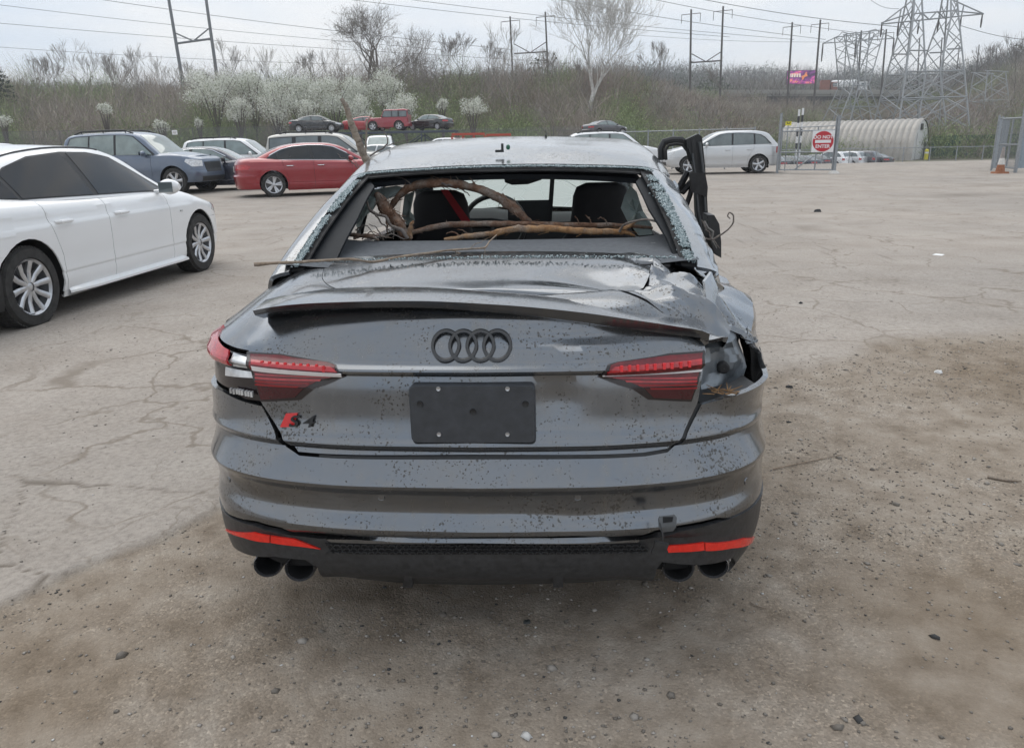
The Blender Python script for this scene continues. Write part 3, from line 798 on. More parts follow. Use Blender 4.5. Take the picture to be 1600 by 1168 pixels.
SEDAN = dict(L=4.70, W=0.91, R=0.325, tw=0.235, ya=1.02, yf=3.83, sill=0.22, zbump=0.60, D=0.30, DF=0.35, DR=0.10,
    plan=[(0, 0), (0.3, 0.012), (0.55, 0.06), (0.70, 0.13), (0.79, 0.22), (0.845, 0.34), (0.872, 0.48), (0.895, 0.68), (0.91, 1.02), (0.905, 1.6), (0.905, 2.8), (0.91, 3.7), (0.885, 4.1), (0.83, 4.36), (0.70, 4.54), (0.5, 4.64), (0.25, 4.69), (0, 4.70)],
    zs=[(0, 0.90), (1.0, 0.885), (2.5, 0.855), (3.6, 0.80), (4.3, 0.70), (4.7, 0.66)],
    ht=[(0, 0.13), (0.6, 0.15), (2.0, 0.13), (3.6, 0.15), (4.3, 0.13), (4.7, 0.09)],
    dr=[(0.15, 0.10), (0.3, 0.04), (0.45, 0.02), (0.56, 0.0), (0.62, 0.05), (0.75, 0.05), (0.86, 0.06), (0.98, 0.10), (1.2, 0.12)],
    ds=[(0.15, 0.06), (0.25, 0.025), (0.32, 0.010), (0.375, 0.014), (0.39, 0.006), (0.45, 0.008), (0.62, 0.0), (0.785, 0.002), (0.797, 0.010), (0.90, 0.022)],
    df=[(0.15, 0.14), (0.3, 0.03), (0.45, 0.0), (0.58, 0.02), (0.70, 0.06), (0.9, 0.08)],
    gh=dict(zt=[(0.45, 0.98), (0.60, 1.045), (0.85, 1.165), (1.20, 1.31), (1.55, 1.392), (2.1, 1.43), (2.55, 1.42), (2.9, 1.355), (3.35, 1.13), (3.78, 0.90)],
            xr=[(0.45, 0.58), (1.2, 0.55), (2.2, 0.57), (2.9, 0.56), (3.78, 0.68)], xb=[(0.45, 0.62), (0.9, 0.74), (1.3, 0.80), (2.2, 0.83), (3.0, 0.82), (3.78, 0.74)],
            zb=[(0.45, 0.95), (1.2, 0.955), (2.2, 0.925), (3.2, 0.90), (3.78, 0.85)]),
    dlo=[(0.86, 1.0), (1.02, 1.11), (1.30, 1.245), (1.62, 1.328), (2.05, 1.362), (2.42, 1.352), (2.74, 1.295), (3.08, 1.13), (3.42, 0.955), (3.36, 0.93)],
    windows=[[(0.91, 1.01), (1.04, 1.10), (1.17, 1.17), (1.20, 1.005)], [(1.24, 1.00), (1.21, 1.195), (1.34, 1.25), (1.63, 1.315), (2.02, 1.345), (2.10, 0.975)], [(2.18, 0.972), (2.11, 1.345), (2.42, 1.338), (2.72, 1.282), (3.04, 1.125), (3.32, 0.945)]],
    ws=(2.90, 3.66), bl=(0.62, 1.22), ycowl=3.70, ybase=0.5, doors=(1.30, 2.14, 3.20), ymir=3.12, zmir=0.985, hz=0.80, vlines=[0.375, 0.39, 0.56, 0.60, 0.785, 0.797],
    tail=[(0.42, 0.72), (0.46, 0.86), (0.95, 0.88), (1.08, 0.82), (1.0, 0.74)], headl=[(0.52, 0.60), (0.50, 0.70), (1.05, 0.76), (1.10, 0.68), (0.8, 0.59)], grille=(0.36, 0.70, 0.36), lower=(0.22, 0.33, 0.6))
SUV = dict(L=4.78, W=0.94, R=0.38, tw=0.26, ya=1.02, yf=3.80, sill=0.34, zbump=0.68, D=0.14, DF=0.28, DR=0.05, archgap=0.06,
    plan=[(0, 0), (0.35, 0.01), (0.62, 0.05), (0.78, 0.12), (0.86, 0.22), (0.905, 0.4), (0.92, 0.6), (0.94, 1.02), (0.935, 1.7), (0.935, 2.8), (0.94, 3.7), (0.92, 4.2), (0.86, 4.48), (0.72, 4.66), (0.5, 4.75), (0.25, 4.775), (0, 4.78)],
    zs=[(0, 1.03), (1.0, 1.03), (2.8, 1.02), (3.6, 1.0), (4.3, 0.92), (4.78, 0.84)],
    ht=[(0, 0.08), (2.8, 0.08), (3.6, 0.12), (4.3, 0.13), (4.78, 0.10)],
    dr=[(0.3, 0.06), (0.45, 0.0), (0.6, 0.0), (0.68, 0.06), (0.85, 0.07), (1.03, 0.08), (1.3, 0.10)],
    ds=[(0.28, 0.04), (0.36, 0.012), (0.5, 0.01), (0.72, 0.0), (0.9, 0.008), (1.03, 0.025)],
    df=[(0.3, 0.10), (0.45, 0.01), (0.6, 0.0), (0.7, 0.03), (0.84, 0.05), (1.0, 0.08)],
    gh=dict(zt=[(0.10, 1.02), (0.14, 1.12), (0.22, 1.36), (0.34, 1.66), (0.50, 1.735), (1.2, 1.785), (2.0, 1.80), (2.55, 1.775), (2.85, 1.70), (3.20, 1.44), (3.62, 1.10), (3.7, 1.02)],
            xr=[(0.1, 0.74), (0.4, 0.66), (1.5, 0.68), (2.6, 0.67), (3.2, 0.72), (3.7, 0.78)], xb=[(0.1, 0.82), (0.6, 0.87), (2.0, 0.88), (3.2, 0.86), (3.7, 0.80)],
            zb=[(0.1, 1.0), (1.0, 1.04), (3.2, 1.02), (3.7, 1.0)]),
    dlo=[(0.36, 1.15), (0.42, 1.42), (0.50, 1.62), (0.72, 1.67), (1.6, 1.715), (2.4, 1.705), (2.68, 1.66), (3.02, 1.42), (3.40, 1.14), (3.36, 1.11)],
    windows=[[(0.40, 1.16), (0.46, 1.42), (0.53, 1.60), (0.74, 1.645), (1.14, 1.665), (1.14, 1.14)], [(1.20, 1.14), (1.20, 1.67), (1.6, 1.69), (2.02, 1.69), (2.04, 1.13)], [(2.12, 1.13), (2.10, 1.69), (2.4, 1.68), (2.66, 1.635), (2.98, 1.41), (3.32, 1.13)]],
    ws=(2.86, 3.56), bl=(0.16, 0.32), ycowl=3.62, ybase=0.2, doors=(1.22, 2.08, 3.14), ymir=3.10, zmir=1.17, hz=0.94, vlines=[0.68, 0.9], zplate=0.86, rail=(0.6, 2.5), lid=0.70,
    tail=[(0.70, 0.80), (0.70, 1.05), (0.98, 1.05), (1.0, 0.80)], headl=[(0.50, 0.74), (0.48, 0.88), (1.0, 0.95), (1.05, 0.86), (0.85, 0.74)], grille=(0.62, 0.90, 0.42), lower=(0.36, 0.50, 0.62))
def variant(base, **k):
    d = dict(base); d.update(k); return d
# ------------------------------------------------------------------ the wrecked grey saloon
HERO = variant(SEDAN, L=4.76, R=0.335, tw=0.25, ya=1.06, yf=3.88, D=0.335, DR=0.0, chamfer=True, squarelow=True,
    plan=[(0, 0), (0.3, 0.010), (0.52, 0.045), (0.67, 0.105), (0.77, 0.19), (0.83, 0.30), (0.862, 0.44), (0.89, 0.66), (0.915, 1.02), (0.905, 1.6), (0.905, 2.8), (0.915, 3.8), (0.885, 4.18), (0.83, 4.42), (0.70, 4.60), (0.5, 4.70), (0.25, 4.75), (0, 4.76)],
    zs=[(0, 0.88), (1.0, 0.88), (2.5, 0.86), (3.6, 0.81), (4.3, 0.72), (4.76, 0.67)],
    ht=[(0, 0.135), (0.12, 0.14), (0.25, 0.150), (0.60, 0.172), (1.4, 0.15), (3.6, 0.15), (4.76, 0.09)],
    dr=[(0.15, 0.16), (0.207, 0.115), (0.25, 0.075), (0.30, 0.06), (0.335, 0.062), (0.375, 0.060), (0.385, 0.042), (0.41, 0.012), (0.425, 0.008), (0.445, 0.018), (0.47, 0.032), (0.50, 0.030), (0.53, 0.018), (0.552, 0.001), (0.557, 0.0), (0.562, 0.004),
        (0.60, 0.034), (0.625, 0.052), (0.635, 0.056), (0.64, 0.045), (0.650, 0.036), (0.660, 0.030), (0.664, 0.031), (0.672, 0.040), (0.70, 0.052), (0.76, 0.062), (0.82, 0.070), (0.838, 0.074), (0.845, 0.068), (0.849, 0.057), (0.856, 0.054), (0.862, 0.058), (0.866, 0.066), (0.90, 0.088), (0.94, 0.108), (0.98, 0.125), (1.03, 0.15), (1.08, 0.19), (1.13, 0.25)],
    ds=[(0.15, 0.10), (0.21, 0.050), (0.27, 0.018), (0.33, 0.006), (0.40, 0.003), (0.47, 0.004), (0.555, 0.0), (0.60, 0.008), (0.66, 0.008), (0.74, 0.004), (0.80, 0.006), (0.88, 0.020)],
    gh=dict(zt=[(0.55, 1.055), (0.62, 1.085), (0.85, 1.175), (1.10, 1.265), (1.35, 1.335), (1.60, 1.385), (2.0, 1.432), (2.3, 1.445), (2.6, 1.43), (2.85, 1.375), (3.35, 1.15), (3.8, 0.92)],
            xr=[(0.55, 0.690), (0.75, 0.682), (1.1, 0.650), (1.35, 0.628), (1.7, 0.635), (2.2, 0.64), (2.9, 0.61), (3.8, 0.69)], xb=[(0.55, 0.695), (0.8, 0.725), (1.1, 0.775), (1.4, 0.815), (2.2, 0.84), (3.0, 0.83), (3.8, 0.75)],
            zb=[(0.55, 0.93), (0.8, 0.935), (1.3, 0.945), (2.2, 0.93), (3.2, 0.91), (3.8, 0.86)]))
HB = Body(HERO); HB.crown = 0.034
HO, HA = np.array([-0.108, 1.83, 0.0]), R(3.4)
HX = np.array([math.cos(HA), -math.sin(HA), 0]); HY = np.array([math.sin(HA), math.cos(HA), 0]); HZ = np.array([0, 0, 1.0])
def h2w(p):
    p = np.asarray(p, float); return HO + p[..., 0:1] * HX + p[..., 1:2] * HY + p[..., 2:3] * HZ
def w2h(p):
    q = np.asarray(p, float) - HO; return np.array([q @ HX, q @ HY, q[2]])
def hl(px, py, y):
    """photo pixel at hero-local distance y from the tail -> hero-local point"""
    d = ray(px, py); k = (y - (CC - HO) @ HY) / (d @ HY); return w2h(CC + d * k)
def tri(x): return np.abs((x - np.floor(x)) * 2 - 1) * 2 - 1
def crumple(t, v):
    """depth of the damage, metres inwards (+) along the outward normal, right rear corner"""
    m_ = sstep(0.60, 0.74, t) * (1 - sstep(1.9, 2.5, t)) * sstep(0.60, 0.80, v)
    a = 0.018 * tri(v * 4.6 + t * 0.9 + 0.1) + 0.012 * tri(t * 1.9 - v * 1.6 + 0.35) + 0.005 * np.sin(t * 9 + v * 13) + 0.004 * tri(t * 4.3 + v * 6.0)
    k = np.exp(-((t - 0.86) / 0.2) ** 2 - ((v - 0.95) / 0.09) ** 2) * 0.022
    k2 = np.exp(-((t - 1.22) / 0.30) ** 2 - ((v - 0.96) / 0.12) ** 2) * 0.030
    low = 0.014 * np.exp(-((t - 1.12) / 0.10) ** 2 - ((v - 0.70) / 0.12) ** 2)
    # lid: long smooth dents below the lip
    lid = 0.015 * np.exp(-((t - 0.30) / 0.24) ** 2 - ((v - 0.955) / 0.042) ** 2) - 0.008 * np.exp(-((t - 0.30) / 0.28) ** 2 - ((v - 0.90) / 0.032) ** 2) + 0.008 * np.exp(-((t + 0.02) / 0.12) ** 2 - ((v - 0.96) / 0.03) ** 2)
    lid = lid + 0.006 * np.exp(-((t - 0.22) / 0.06) ** 2 - ((v - 0.78) / 0.04) ** 2)
    bmp = 0.010 * np.exp(-((t - 0.28) / 0.10) ** 2 - ((v - 0.44) / 0.03) ** 2) + 0.008 * np.exp(-((t - 1.0) / 0.1) ** 2 - ((v - 0.60) / 0.05) ** 2)
    m2 = sstep(0.64, 0.70, t) * (1 - sstep(0.98, 1.15, t)) * sstep(0.84, 0.90, v)
    a = a + m2 * (0.014 * tri(t * 6.1 + v * 3.3) + 0.010 * tri(t * 4.9 - v * 8.2 + 0.2) + 0.005 * tri(t * 11 + v * 9))
    return m_ * (a + k + k2) + lid + low + bmp
def HS(t, v):
    t = np.asarray(t, float); v = np.asarray(v, float)
    P = HB.S(t, v); e = 3e-3
    du = HB.S(t + e, v) - HB.S(t - e, v); dv = HB.S(t, v + e) - HB.S(t, np.minimum(v, 1.129) - e)
    N = np.cross(du, dv); N /= np.maximum(np.linalg.norm(N, axis=-1, keepdims=True), 1e-9)
    return P - N * crumple(t, v)[..., None]
_t = np.linspace(-1.25, 1.25, 700); _v = np.linspace(0.19, 1.12, 420)
_TT, _VV = np.meshgrid(_t, _v); _p = project(h2w(HB.S(_TT, _VV)))
def tv(px, py):
    d = (_p[0] - px) ** 2 + (_p[1] - py) ** 2 + 40 * np.abs(_TT)       # prefer the visible (near) side on ties
    i = np.argmin(d); return (float(_TT.flat[i]), float(_VV.flat[i]))
def outl(*pts):
    """outline: (px, py) photo pixels on the shell, or ('t', t, v)"""
    return [p[1:] if p[0] == 't' else tv(*p) for p in pts]
def hero():
    PAINT = hero_paint('graphite_paint'); SPOIL = plain('dark_gloss', (0.03, 0.032, 0.035), 0.25, 0.3, coat=0.5)
    BAREM = hero_paint('creased_paint', (0.36, 0.385, 0.41), False)
    VAL = plain('textured_black', (0.030, 0.031, 0.033), 0.42, var=0.35, scale=60, bumpk=0.12)
    root = empty('wrecked_sedan', tuple(HO), -HA)
    tag(root, 'wrecked dark grey sedan seen from behind, rear window smashed and branches inside', 'car')
    ts = np.arange(-2.4, 2.4, 0.03); vsl = np.unique(np.concatenate([np.array([p[0] for p in HERO['dr']]), np.arange(0.2, 1.131, 0.02)]))
    tsf = np.arange(-1.6, 1.6, 0.015)
    def P(nm, poly, mat, off=0.0, fl=0.015, par=root, u=ts, v=vsl, sharp=28, fn=HS): return patch(nm, densify(poly, 0.03), fn, u, v, mat, par, off, fl, sharp)
    T = HB.tt; Ra = 0.335 + 0.05; ya, yf = 1.06, 3.88
    lidL = [(391, 505), (389, 549), (400, 600), (409, 629), (446, 691), (466, 705), (500, 708)]
    lidR = [(1095, 505), (1101, 552), (1095, 600), (1090, 627), (1066, 681), (1043, 701), (1005, 706)]
    tL, tR = tv(391, 530)[0], tv(1100, 540)[0]
    # boot lid: rear face up to and over the lip
    lid = P('trunk_lid', outl(*lidL) + outl((740, 710)) + outl(*lidR[::-1]) + [(tR, 1.0), (tR - 0.03, 1.129), (tL + 0.03, 1.129), (tL, 1.0)], PAINT, u=tsf)
    # deck
    ta = np.concatenate([np.linspace(0.0, T(0.60), 34)])
    e = HB.E(ta); V = []; k = 41
    def decz(x, y, z):
        dent = sstep(0.28, 0.38, y) * 0.030 * np.exp(-((x - 0.40) / 0.16) ** 2 - ((y - 0.40) / 0.10) ** 2)
        rip = 0.010 * tri(x * 7 + y * 5) * sstep(0.36, 0.56, x) * sstep(0.3, 0.42, y)
        return z - dent + rip
    for i in range(len(ta)):
        for s_ in np.linspace(-1, 1, k):
            x = e[i, 0] * s_; y = e[i, 1]; V.append((x, y, decz(x, y, e[i, 2] + 0.018 * (1 - s_ * s_) * min(1, e[i, 0] / 0.2) + 0.001)))
    add('deck', V, [(i * k + j, i * k + j + 1, (i + 1) * k + j + 1, (i + 1) * k + j) for i in range(len(ta) - 1) for j in range(k - 1)], PAINT, lid, True, 25)
    # lip spoiler, its right end bent down
    sx = np.linspace(-0.60, 0.625, 60); V = []
    top = Smooth([(390, 486), (420, 480), (500, 473), (640, 470), (780, 476), (900, 487), (1000, 501), (1060, 510), (1105, 518), (1140, 545)])
    thick = Smooth([(390, 7), (480, 9), (640, 10), (800, 13), (950, 15), (1060, 13), (1140, 9)])
    for x in sx:
        y0 = float(np.interp(abs(x), HB.px[:500], HB.py[:500])) * 0.9 + 0.110
        px = project(h2w(np.array([x, y0, 1.02])))[0]
        a_ = hl(px, float(top(px)), y0); b_ = hl(px, float(top(px)) + float(thick(px)), y0 + 0.014)
        V += [(x, y0, a_[2]), (x, y0 + 0.012, b_[2]), (x, y0 + 0.034 + 0.06 * abs(x), b_[2] - 0.006 - 0.025 * abs(x)), (x, y0 + 0.24, a_[2] - 0.004), (x, y0 + 0.10, a_[2] + 0.010)]
    n = len(sx)
    fc = [(i * 5 + j, i * 5 + (j + 1) % 5, (i + 1) * 5 + (j + 1) % 5, (i + 1) * 5 + j) for i in range(n - 1) for j in range(5)] + [(0, 1, 2, 3, 4), tuple((n - 1) * 5 + j for j in (4, 3, 2, 1, 0))]
    spo = add('lip_spoiler', V, fc, [PAINT, hero_paint('lip_shade_paint', (0.12, 0.13, 0.145), False)], lid, True, 25)  # darker copy of the body paint puts ground-side shade into the lip's faces
    for p_ in spo.data.polygons:
        if p_.index < (n - 1) * 5 and p_.index % 5 in (0, 1): p_.material_index = 1
    # bumper cover
    bl_ = outl((347, 611), (378, 626), (410, 634), (447, 697), (468, 711), (520, 715), (740, 717), (1010, 712), (1043, 707), (1066, 692), (1096, 632), (1150, 615), (1185, 600))
    bot = outl((400, 813), (440, 824), (470, 833), (530, 836), (740, 838), (900, 838), (1000, 836), (1022, 829), (1060, 820), (1120, 808))
    aB = math.degrees(math.asin((0.72 - 0.335) / Ra))
    sideL = [(-T(y), z) for y, z in arc(ya, 0.335, Ra, 180 - 85, 180 - 5, 9)]; sideR = [(T(y), z) for y, z in arc(ya, 0.335, Ra, 180 - 5, 180 - 85, 9)]
    P('rear_bumper', [(-T(0.55), 0.735)] + bl_ + [(T(0.50), 0.77), (T(0.75), 0.755)] + sideR[::-1] + [(T(0.55), 0.42), tv(1180, 799)] + bot[::-1] + [tv(354, 800), (-T(0.40), 0.395), (-T(0.55), 0.39)] + sideL[::-1] + [(-T(0.75), 0.735)], PAINT, u=tsf)
    # valance
    valL = outl((520, 839), (500, 840), (455, 835), (400, 820), (355, 803))
    val = P('diffuser', valL + [(-T(0.40), 0.385), (-T(0.50), 0.37), (-T(0.46), 0.30), (-T(0.30), 0.25)] + outl((392, 866), (430, 868), (478, 873), (497, 884), (505, 899), (640, 909), (740, 911), (900, 908), (1020, 905), (1026, 888), (1033, 876)) + [(tv(1143, 870)[0], tv(1143, 870)[1])] + outl((1148, 882), (1140, 897), (1158, 903)) + [(T(0.30), 0.25), (T(0.46), 0.30), (T(0.52), 0.40)] + outl((1120, 815), (1060, 828), (1020, 838), (1000, 842)) , VAL, off=0.004, u=tsf)
    # thin body-colour blade between bumper and mesh
    P('bumper_blade', outl((512, 838), (740, 841), (1000, 839), (995, 843), (740, 845), (520, 843)), PAINT, off=0.012, par=val, u=tsf)
    # honeycomb mesh
    gp = outl((508, 846), (740, 849), (1000, 846), (1012, 860), (740, 864), (520, 862))
    P('mesh_backing', gp, DARK, off=0.006, par=val, u=tsf)
    mm = MB()
    for r_ in range(3):
        for q in range(46):
            px0 = 512 + q * 10.8 + (5.4 if r_ % 2 else 0); yy = 848 + r_ * 5.4
            pts = [(px0, yy + 2.5), (px0 + 2.4, yy), (px0 + 7.2, yy), (px0 + 9.8, yy + 2.5)]
            pp = [HS(*[np.array([c]) for c in tv(*p)])[0] + np.array([0, -0.012, 0]) for p in pts]
            mm.tube(pp, 0.0022, 4)
    mm.build('mesh_grille', VAL, val)
    # vertical fins of the diffuser
    for px in (640, 872):
        a_, b_ = HS(*[np.array([c]) for c in tv(px, 884)])[0], HS(*[np.array([c]) for c in tv(px, 908)])[0]
        mm = MB(); mm.addm([a_ + (-.012, -.004, 0), a_ + (.012, -.004, 0), b_ + (.014, -.03, 0), b_ + (-.014, -.03, 0), a_ + (-.014, .03, 0), a_ + (.014, .03, 0), b_ + (.016, .03, 0), b_ + (-.016, .03, 0)], [(0, 1, 2, 3), (1, 5, 6, 2), (4, 0, 3, 7), (3, 2, 6, 7), (0, 4, 5, 1)])
        mm.build('diffuser_fin', VAL, val)
    # reflectors
    RR = plain('red_reflector', (0.75, 0.02, 0.01), 0.25, var=0.12, scale=80, coat=0.6, emit=None)
    P('reflector', outl((356, 825), (400, 829), (424, 834), (424, 845), (385, 837)), RR, 0.010, 0.01, val, tsf)
    P('reflector', outl((426, 834), (460, 839), (503, 855), (470, 851), (426, 845)), RR, 0.010, 0.01, val, tsf)
    P('reflector', outl((1018, 861), (1046, 849), (1098, 845), (1098, 857), (1060, 860)), RR, 0.010, 0.01, val, tsf)
    P('reflector', outl((1100, 845), (1160, 838), (1186, 840), (1180, 847), (1140, 854), (1100, 857)), RR, 0.010, 0.01, val, tsf)
    # exhaust tips
    EX = plain('exhaust_black', (0.20, 0.20, 0.21), 0.25, 0.7, coat=0.3)
    for px, py, yy, rx in ((418, 882, 0.16, 0.044), (468, 888, 0.12, 0.045), (1060, 888, 0.12, 0.045), (1115, 883, 0.15, 0.044)):
        c = hl(px, py, yy); mm = MB(); n = 28; prof = [(1.0, 0.0), (1.03, 0.004), (1.03, 0.16), (0.9, 0.18), (0.93, 0.012), (0.92, 0.20), (0.0, 0.20)]
        V = []
        for rr, dy in ((0.82, 0.16), (0.86, 0.006), (0.93, -0.003), (1.02, 0.003), (1.03, 0.16)):
            for k_ in range(n):
                an = 2 * math.pi * k_ / n; V.append((c[0] + rx * rr * math.cos(an), c[1] + dy + 0.25 * rx * math.sin(an), c[2] + rx * 0.80 * rr * math.sin(an)))
        b0 = len(V); V.append((c[0], c[1] + 0.15, c[2]))
        f_ = [(i * n + k_, i * n + (k_ + 1) % n, (i + 1) * n + (k_ + 1) % n, (i + 1) * n + k_) for i in range(4) for k_ in range(n)] + [(k_, (k_ + 1) % n, b0) for k_ in range(n)]
        add('exhaust_tip', V, f_, [EX, DARK], root, True, 40).data.polygons.foreach_set('material_index', [1 if (i < n or i >= 4 * n) else 0 for i in range(len(f_))])
    # tail lights
    DR_ = plain('dark_red_lens', (0.13, 0.004, 0.008), 0.18, var=0.35, scale=40, coat=0.25)
    BR = plain('bright_red_lens', (0.42, 0.010, 0.016), 0.2, var=0.25, scale=60, coat=0.8)
    SM = plain('smoked_lens', (0.016, 0.010, 0.011), 0.15, coat=0.3)
    WS = plain('white_strip', (0.86, 0.84, 0.85), 0.25, var=0.05)
    for left in (True, False):
        m_ = (lambda x: x) if left else (lambda x: 1101 - (x - 389) * 1.098)
        dy = 0 if left else 1
        o_ = lambda *q: outl(*[(m_(x), y + dy + (0 if left else (x - 540) * 0.012)) for x, y in q])
        o2 = lambda *q: outl(*[(m_(x), y + dy + (0 if left else (540 - x) * 0.030)) for x, y in q])
        tl = P('tail_light', o_((389, 550), (440, 553), (515, 566), (527, 571), (542, 587), (512, 601), (492, 607), (470, 624), (409, 627), (400, 600)), SM, 0.004, 0.012, lid, tsf)
        P('lens', o_((393, 553), (440, 556), (512, 568), (524, 573), (535, 586), (500, 594), (478, 604), (404, 601)), DR_, 0.007, 0.004, tl, tsf)
        P('lens', o_((404, 603), (476, 606), (462, 620), (411, 624)), plain('deep_red_lens', (0.05, 0.003, 0.006), 0.18, coat=0.25), 0.007, 0.004, tl, tsf)
        P('light_bar', o2((395, 571), (535, 582), (535, 585), (396, 574.5)), WS, 0.0085, 0.003, tl, tsf)
        P('light_row', o_((395, 564), (518, 575), (528, 579.5), (396, 569)), BR, 0.008, 0.003, tl, tsf)
        for k_ in range(4):
            yy = 583 + k_ * 5.2; xe = 520 - k_ * 17
            P('light_row', o2((402, yy), (xe, yy + 4), (xe - 2, yy + 6.4), (402, yy + 2.4)), BR if k_ < 2 else plain('mid_red_lens', (0.24, 0.008, 0.011), 0.2, coat=0.2), 0.008, 0.003, tl, tsf)
        mm = MB()
        for k_ in range(9):     # little upright emitters above the bar
            q = tv(m_(412 + k_ * 12), 566 + k_ * 1.0 + dy); c = HS(np.array([q[0]]), np.array([q[1]]))[0]
            mm.box((c[0], c[1] - 0.009, c[2]), (0.007, 0.006, 0.016))
        mm.build('light_emitters', plain('lit_red', (0.8, 0.05, 0.06), 0.3), tl)
    # left outer lamp: lens broken away, clear innards showing
    ol = P('outer_lamp', outl((352, 545), (388, 553), (398, 600), (406, 628), (378, 624), (353, 607)) + [(-T(0.50), 0.775), (-T(0.50), 0.885)], SM, -0.012, 0.02, root, tsf)
    P('lens_shard', outl((350, 543), (360, 547), (362, 571), (351, 566)) + [(-T(0.34), 0.87), (-T(0.34), 0.90)], BR, 0.006, 0.006, ol, tsf)
    P('reflector_bowl', outl((363, 550), (388, 557), (392, 576), (363, 572)), CLEAR, -0.004, 0.02, ol, tsf)
    P('clear_bar', outl((352, 573), (393, 580), (396, 590), (352, 586)), CLEAR, 0.0, 0.012, ol, tsf)
    mm = MB()
    for k_ in range(8):
        q = tv(362 + k_ * 4.6, 609 + k_ * 0.8); c = HS(np.array([q[0]]), np.array([q[1]]))[0]; mm.box((c[0], c[1] - 0.003, c[2]), (0.006, 0.012, 0.014))
    mm.build('clear_teeth', CLEAR, ol)
    # left quarter panel
    qL = outl((389, 547), (370, 543)) + [(-T(0.34), 0.895), (-T(0.52), 0.89), (-T(0.52), 0.74), (-T(0.75), 0.74)] + [(-T(y), z) for y, z in arc(ya, 0.335, Ra, 92, -15, 14)] + [(-T(1.50), 0.22), (-T(1.50), 1.129)] + [(-T(y), 1.129) for y in np.linspace(1.4, 0.25, 10)] + [(tL + 0.0, 1.129), (tL - 0.002, 1.0)]
    P('quarter_panel', qL, PAINT)
    # right quarter: torn and crumpled
    qR = [(tR + 0.02, 0.925), (tR + 0.10, 0.90), (T(0.30), 0.93), (T(0.36), 0.84), (T(0.45), 0.785), (T(0.70), 0.77)] + [(T(y), z) for y, z in arc(ya, 0.335, Ra, 88, -15, 14)[::1]] + [(T(1.50), 0.22), (T(1.50), 1.129)] + [(T(y), 1.129) for y in np.linspace(1.4, 0.25, 10)] + [(tR + 0.0, 1.129), (tR + 0.004, 1.0)]
    P('quarter_panel', qR, PAINT, u=np.arange(-2.4, 2.4, 0.011), v=np.arange(0.2, 1.13, 0.011), sharp=20)['label'] = 'crumpled and torn right rear quarter panel'
    # lamp pocket on the right, bare metal, with the bumper's inner shelf and dry leaves
    def pocket(t, v): 
        p = HB.S(t, v); p = p.copy(); p[..., 1] += 0.075 + 0.020 * tri(t * 3.6 + v * 4) + 0.014 * tri(t * 6 - v * 7) + 0.006 * tri(t * 13 + v * 11); p[..., 0] -= 0.055 + 0.010 * tri(v * 6 + t * 2); return p
    P('lamp_pocket', [(tR + 0.008, 0.70), (T(0.62), 0.70), (T(0.62), 0.97), (tR + 0.008, 0.98)], plain('bare_inner_metal', (0.22, 0.245, 0.27), 0.40, 0.5, var=0.25, scale=14), 0, 0.0, root, np.arange(0, 2, 0.022), np.arange(0.7, 1.0, 0.02), 22, pocket)
    mm = MB(); sh = [HS(np.array([t_]), np.array([v_]))[0] for t_, v_ in outl((1100, 632), (1130, 624), (1160, 616), (1184, 602))]
    V = [tuple(p + (0, 0.004, -0.002)) for p in sh] + [tuple(p + (-0.03, 0.075, 0.008)) for p in sh]
    mm.addm(V, [(0, 1, 5, 4), (1, 2, 6, 5), (2, 3, 7, 6)]); mm.build('bumper_shelf', BLACK, root)
    c0 = sh[1] + (0.0, 0.03, 0.012); mm = MB(); c0 = np.array(c0)
    for k_ in range(16):
        a_ = random.uniform(0, 6.28); p0 = c0 + (random.uniform(-.03, .05), random.uniform(-.02, .02), 0); p1 = p0 + (math.cos(a_) * .035, math.sin(a_) * .03, random.uniform(0, .02)); mm.bar(p0, p1, 0.0024, 4, 0.0008)
    mm.build('dry_leaves', plain('dry_leaf', (0.26, 0.15, 0.07), 0.8, var=0.4, scale=90), root)
    c = np.array(hl(1131, 575, 0.30)); mm = MB(); mm.lathe([(0.001, -0.004), (0.012, -0.004), (0.017, 0.0), (0.017, 0.02)], 'Y', tuple(c), 14); mm.build('grommet', RUBBER, root)
    # right-hand loose flaps of sheet metal
    def flap(nm, pts, mat, yy):
        P_ = [np.array(hl(x, y, yy[i])) for i, (x, y) in enumerate(pts)]; cN = sum(P_) / len(P_)
        V = [tuple(p) for p in P_] + [tuple(cN + np.array([0.0, -0.006, 0.004]))] + [tuple(p + np.array([-0.004, 0.012, 0])) for p in P_]
        n = len(P_); add(nm, V, [(i, (i + 1) % n, n) for i in range(n)] + [(i, n + 1 + i, n + 1 + (i + 1) % n, (i + 1) % n) for i in range(n)] + [tuple(n + 1 + i for i in range(n - 1, -1, -1))], mat, root, False)
    flap('torn_metal', [(1101, 440), (1112, 425), (1122, 450), (1116, 480), (1106, 488)], BAREM, [0.46, 0.52, 0.50, 0.40, 0.36])
    # hole in the right bumper flank
    P('bumper_tear', [(T(0.40), 0.70), (T(0.43), 0.735), (T(0.455), 0.72), (T(0.46), 0.685), (T(0.44), 0.66), (T(0.425), 0.68)], DARK, 0.004, 0.003, root, tsf)
    # number-plate holder
    q = [tv(645, 597), tv(834, 597), tv(834, 690), tv(645, 690)]
    c3 = [HB.S(*p) for p in q]; yb = min(p[1] for p in c3) - 0.006
    x0, x1 = c3[0][0], c3[1][0]; z0, z1 = c3[2][2], c3[0][2]; rr = 0.012
    ring = []
    for cx, cz, a0 in ((x1 - rr, z1 - rr, 0), (x0 + rr, z1 - rr, 90), (x0 + rr, z0 + rr, 180), (x1 - rr, z0 + rr, 270)):
        for k_ in range(5): an = R(a0 + 22.5 * k_); ring.append((cx + rr * math.cos(an), cz + rr * math.sin(an)))
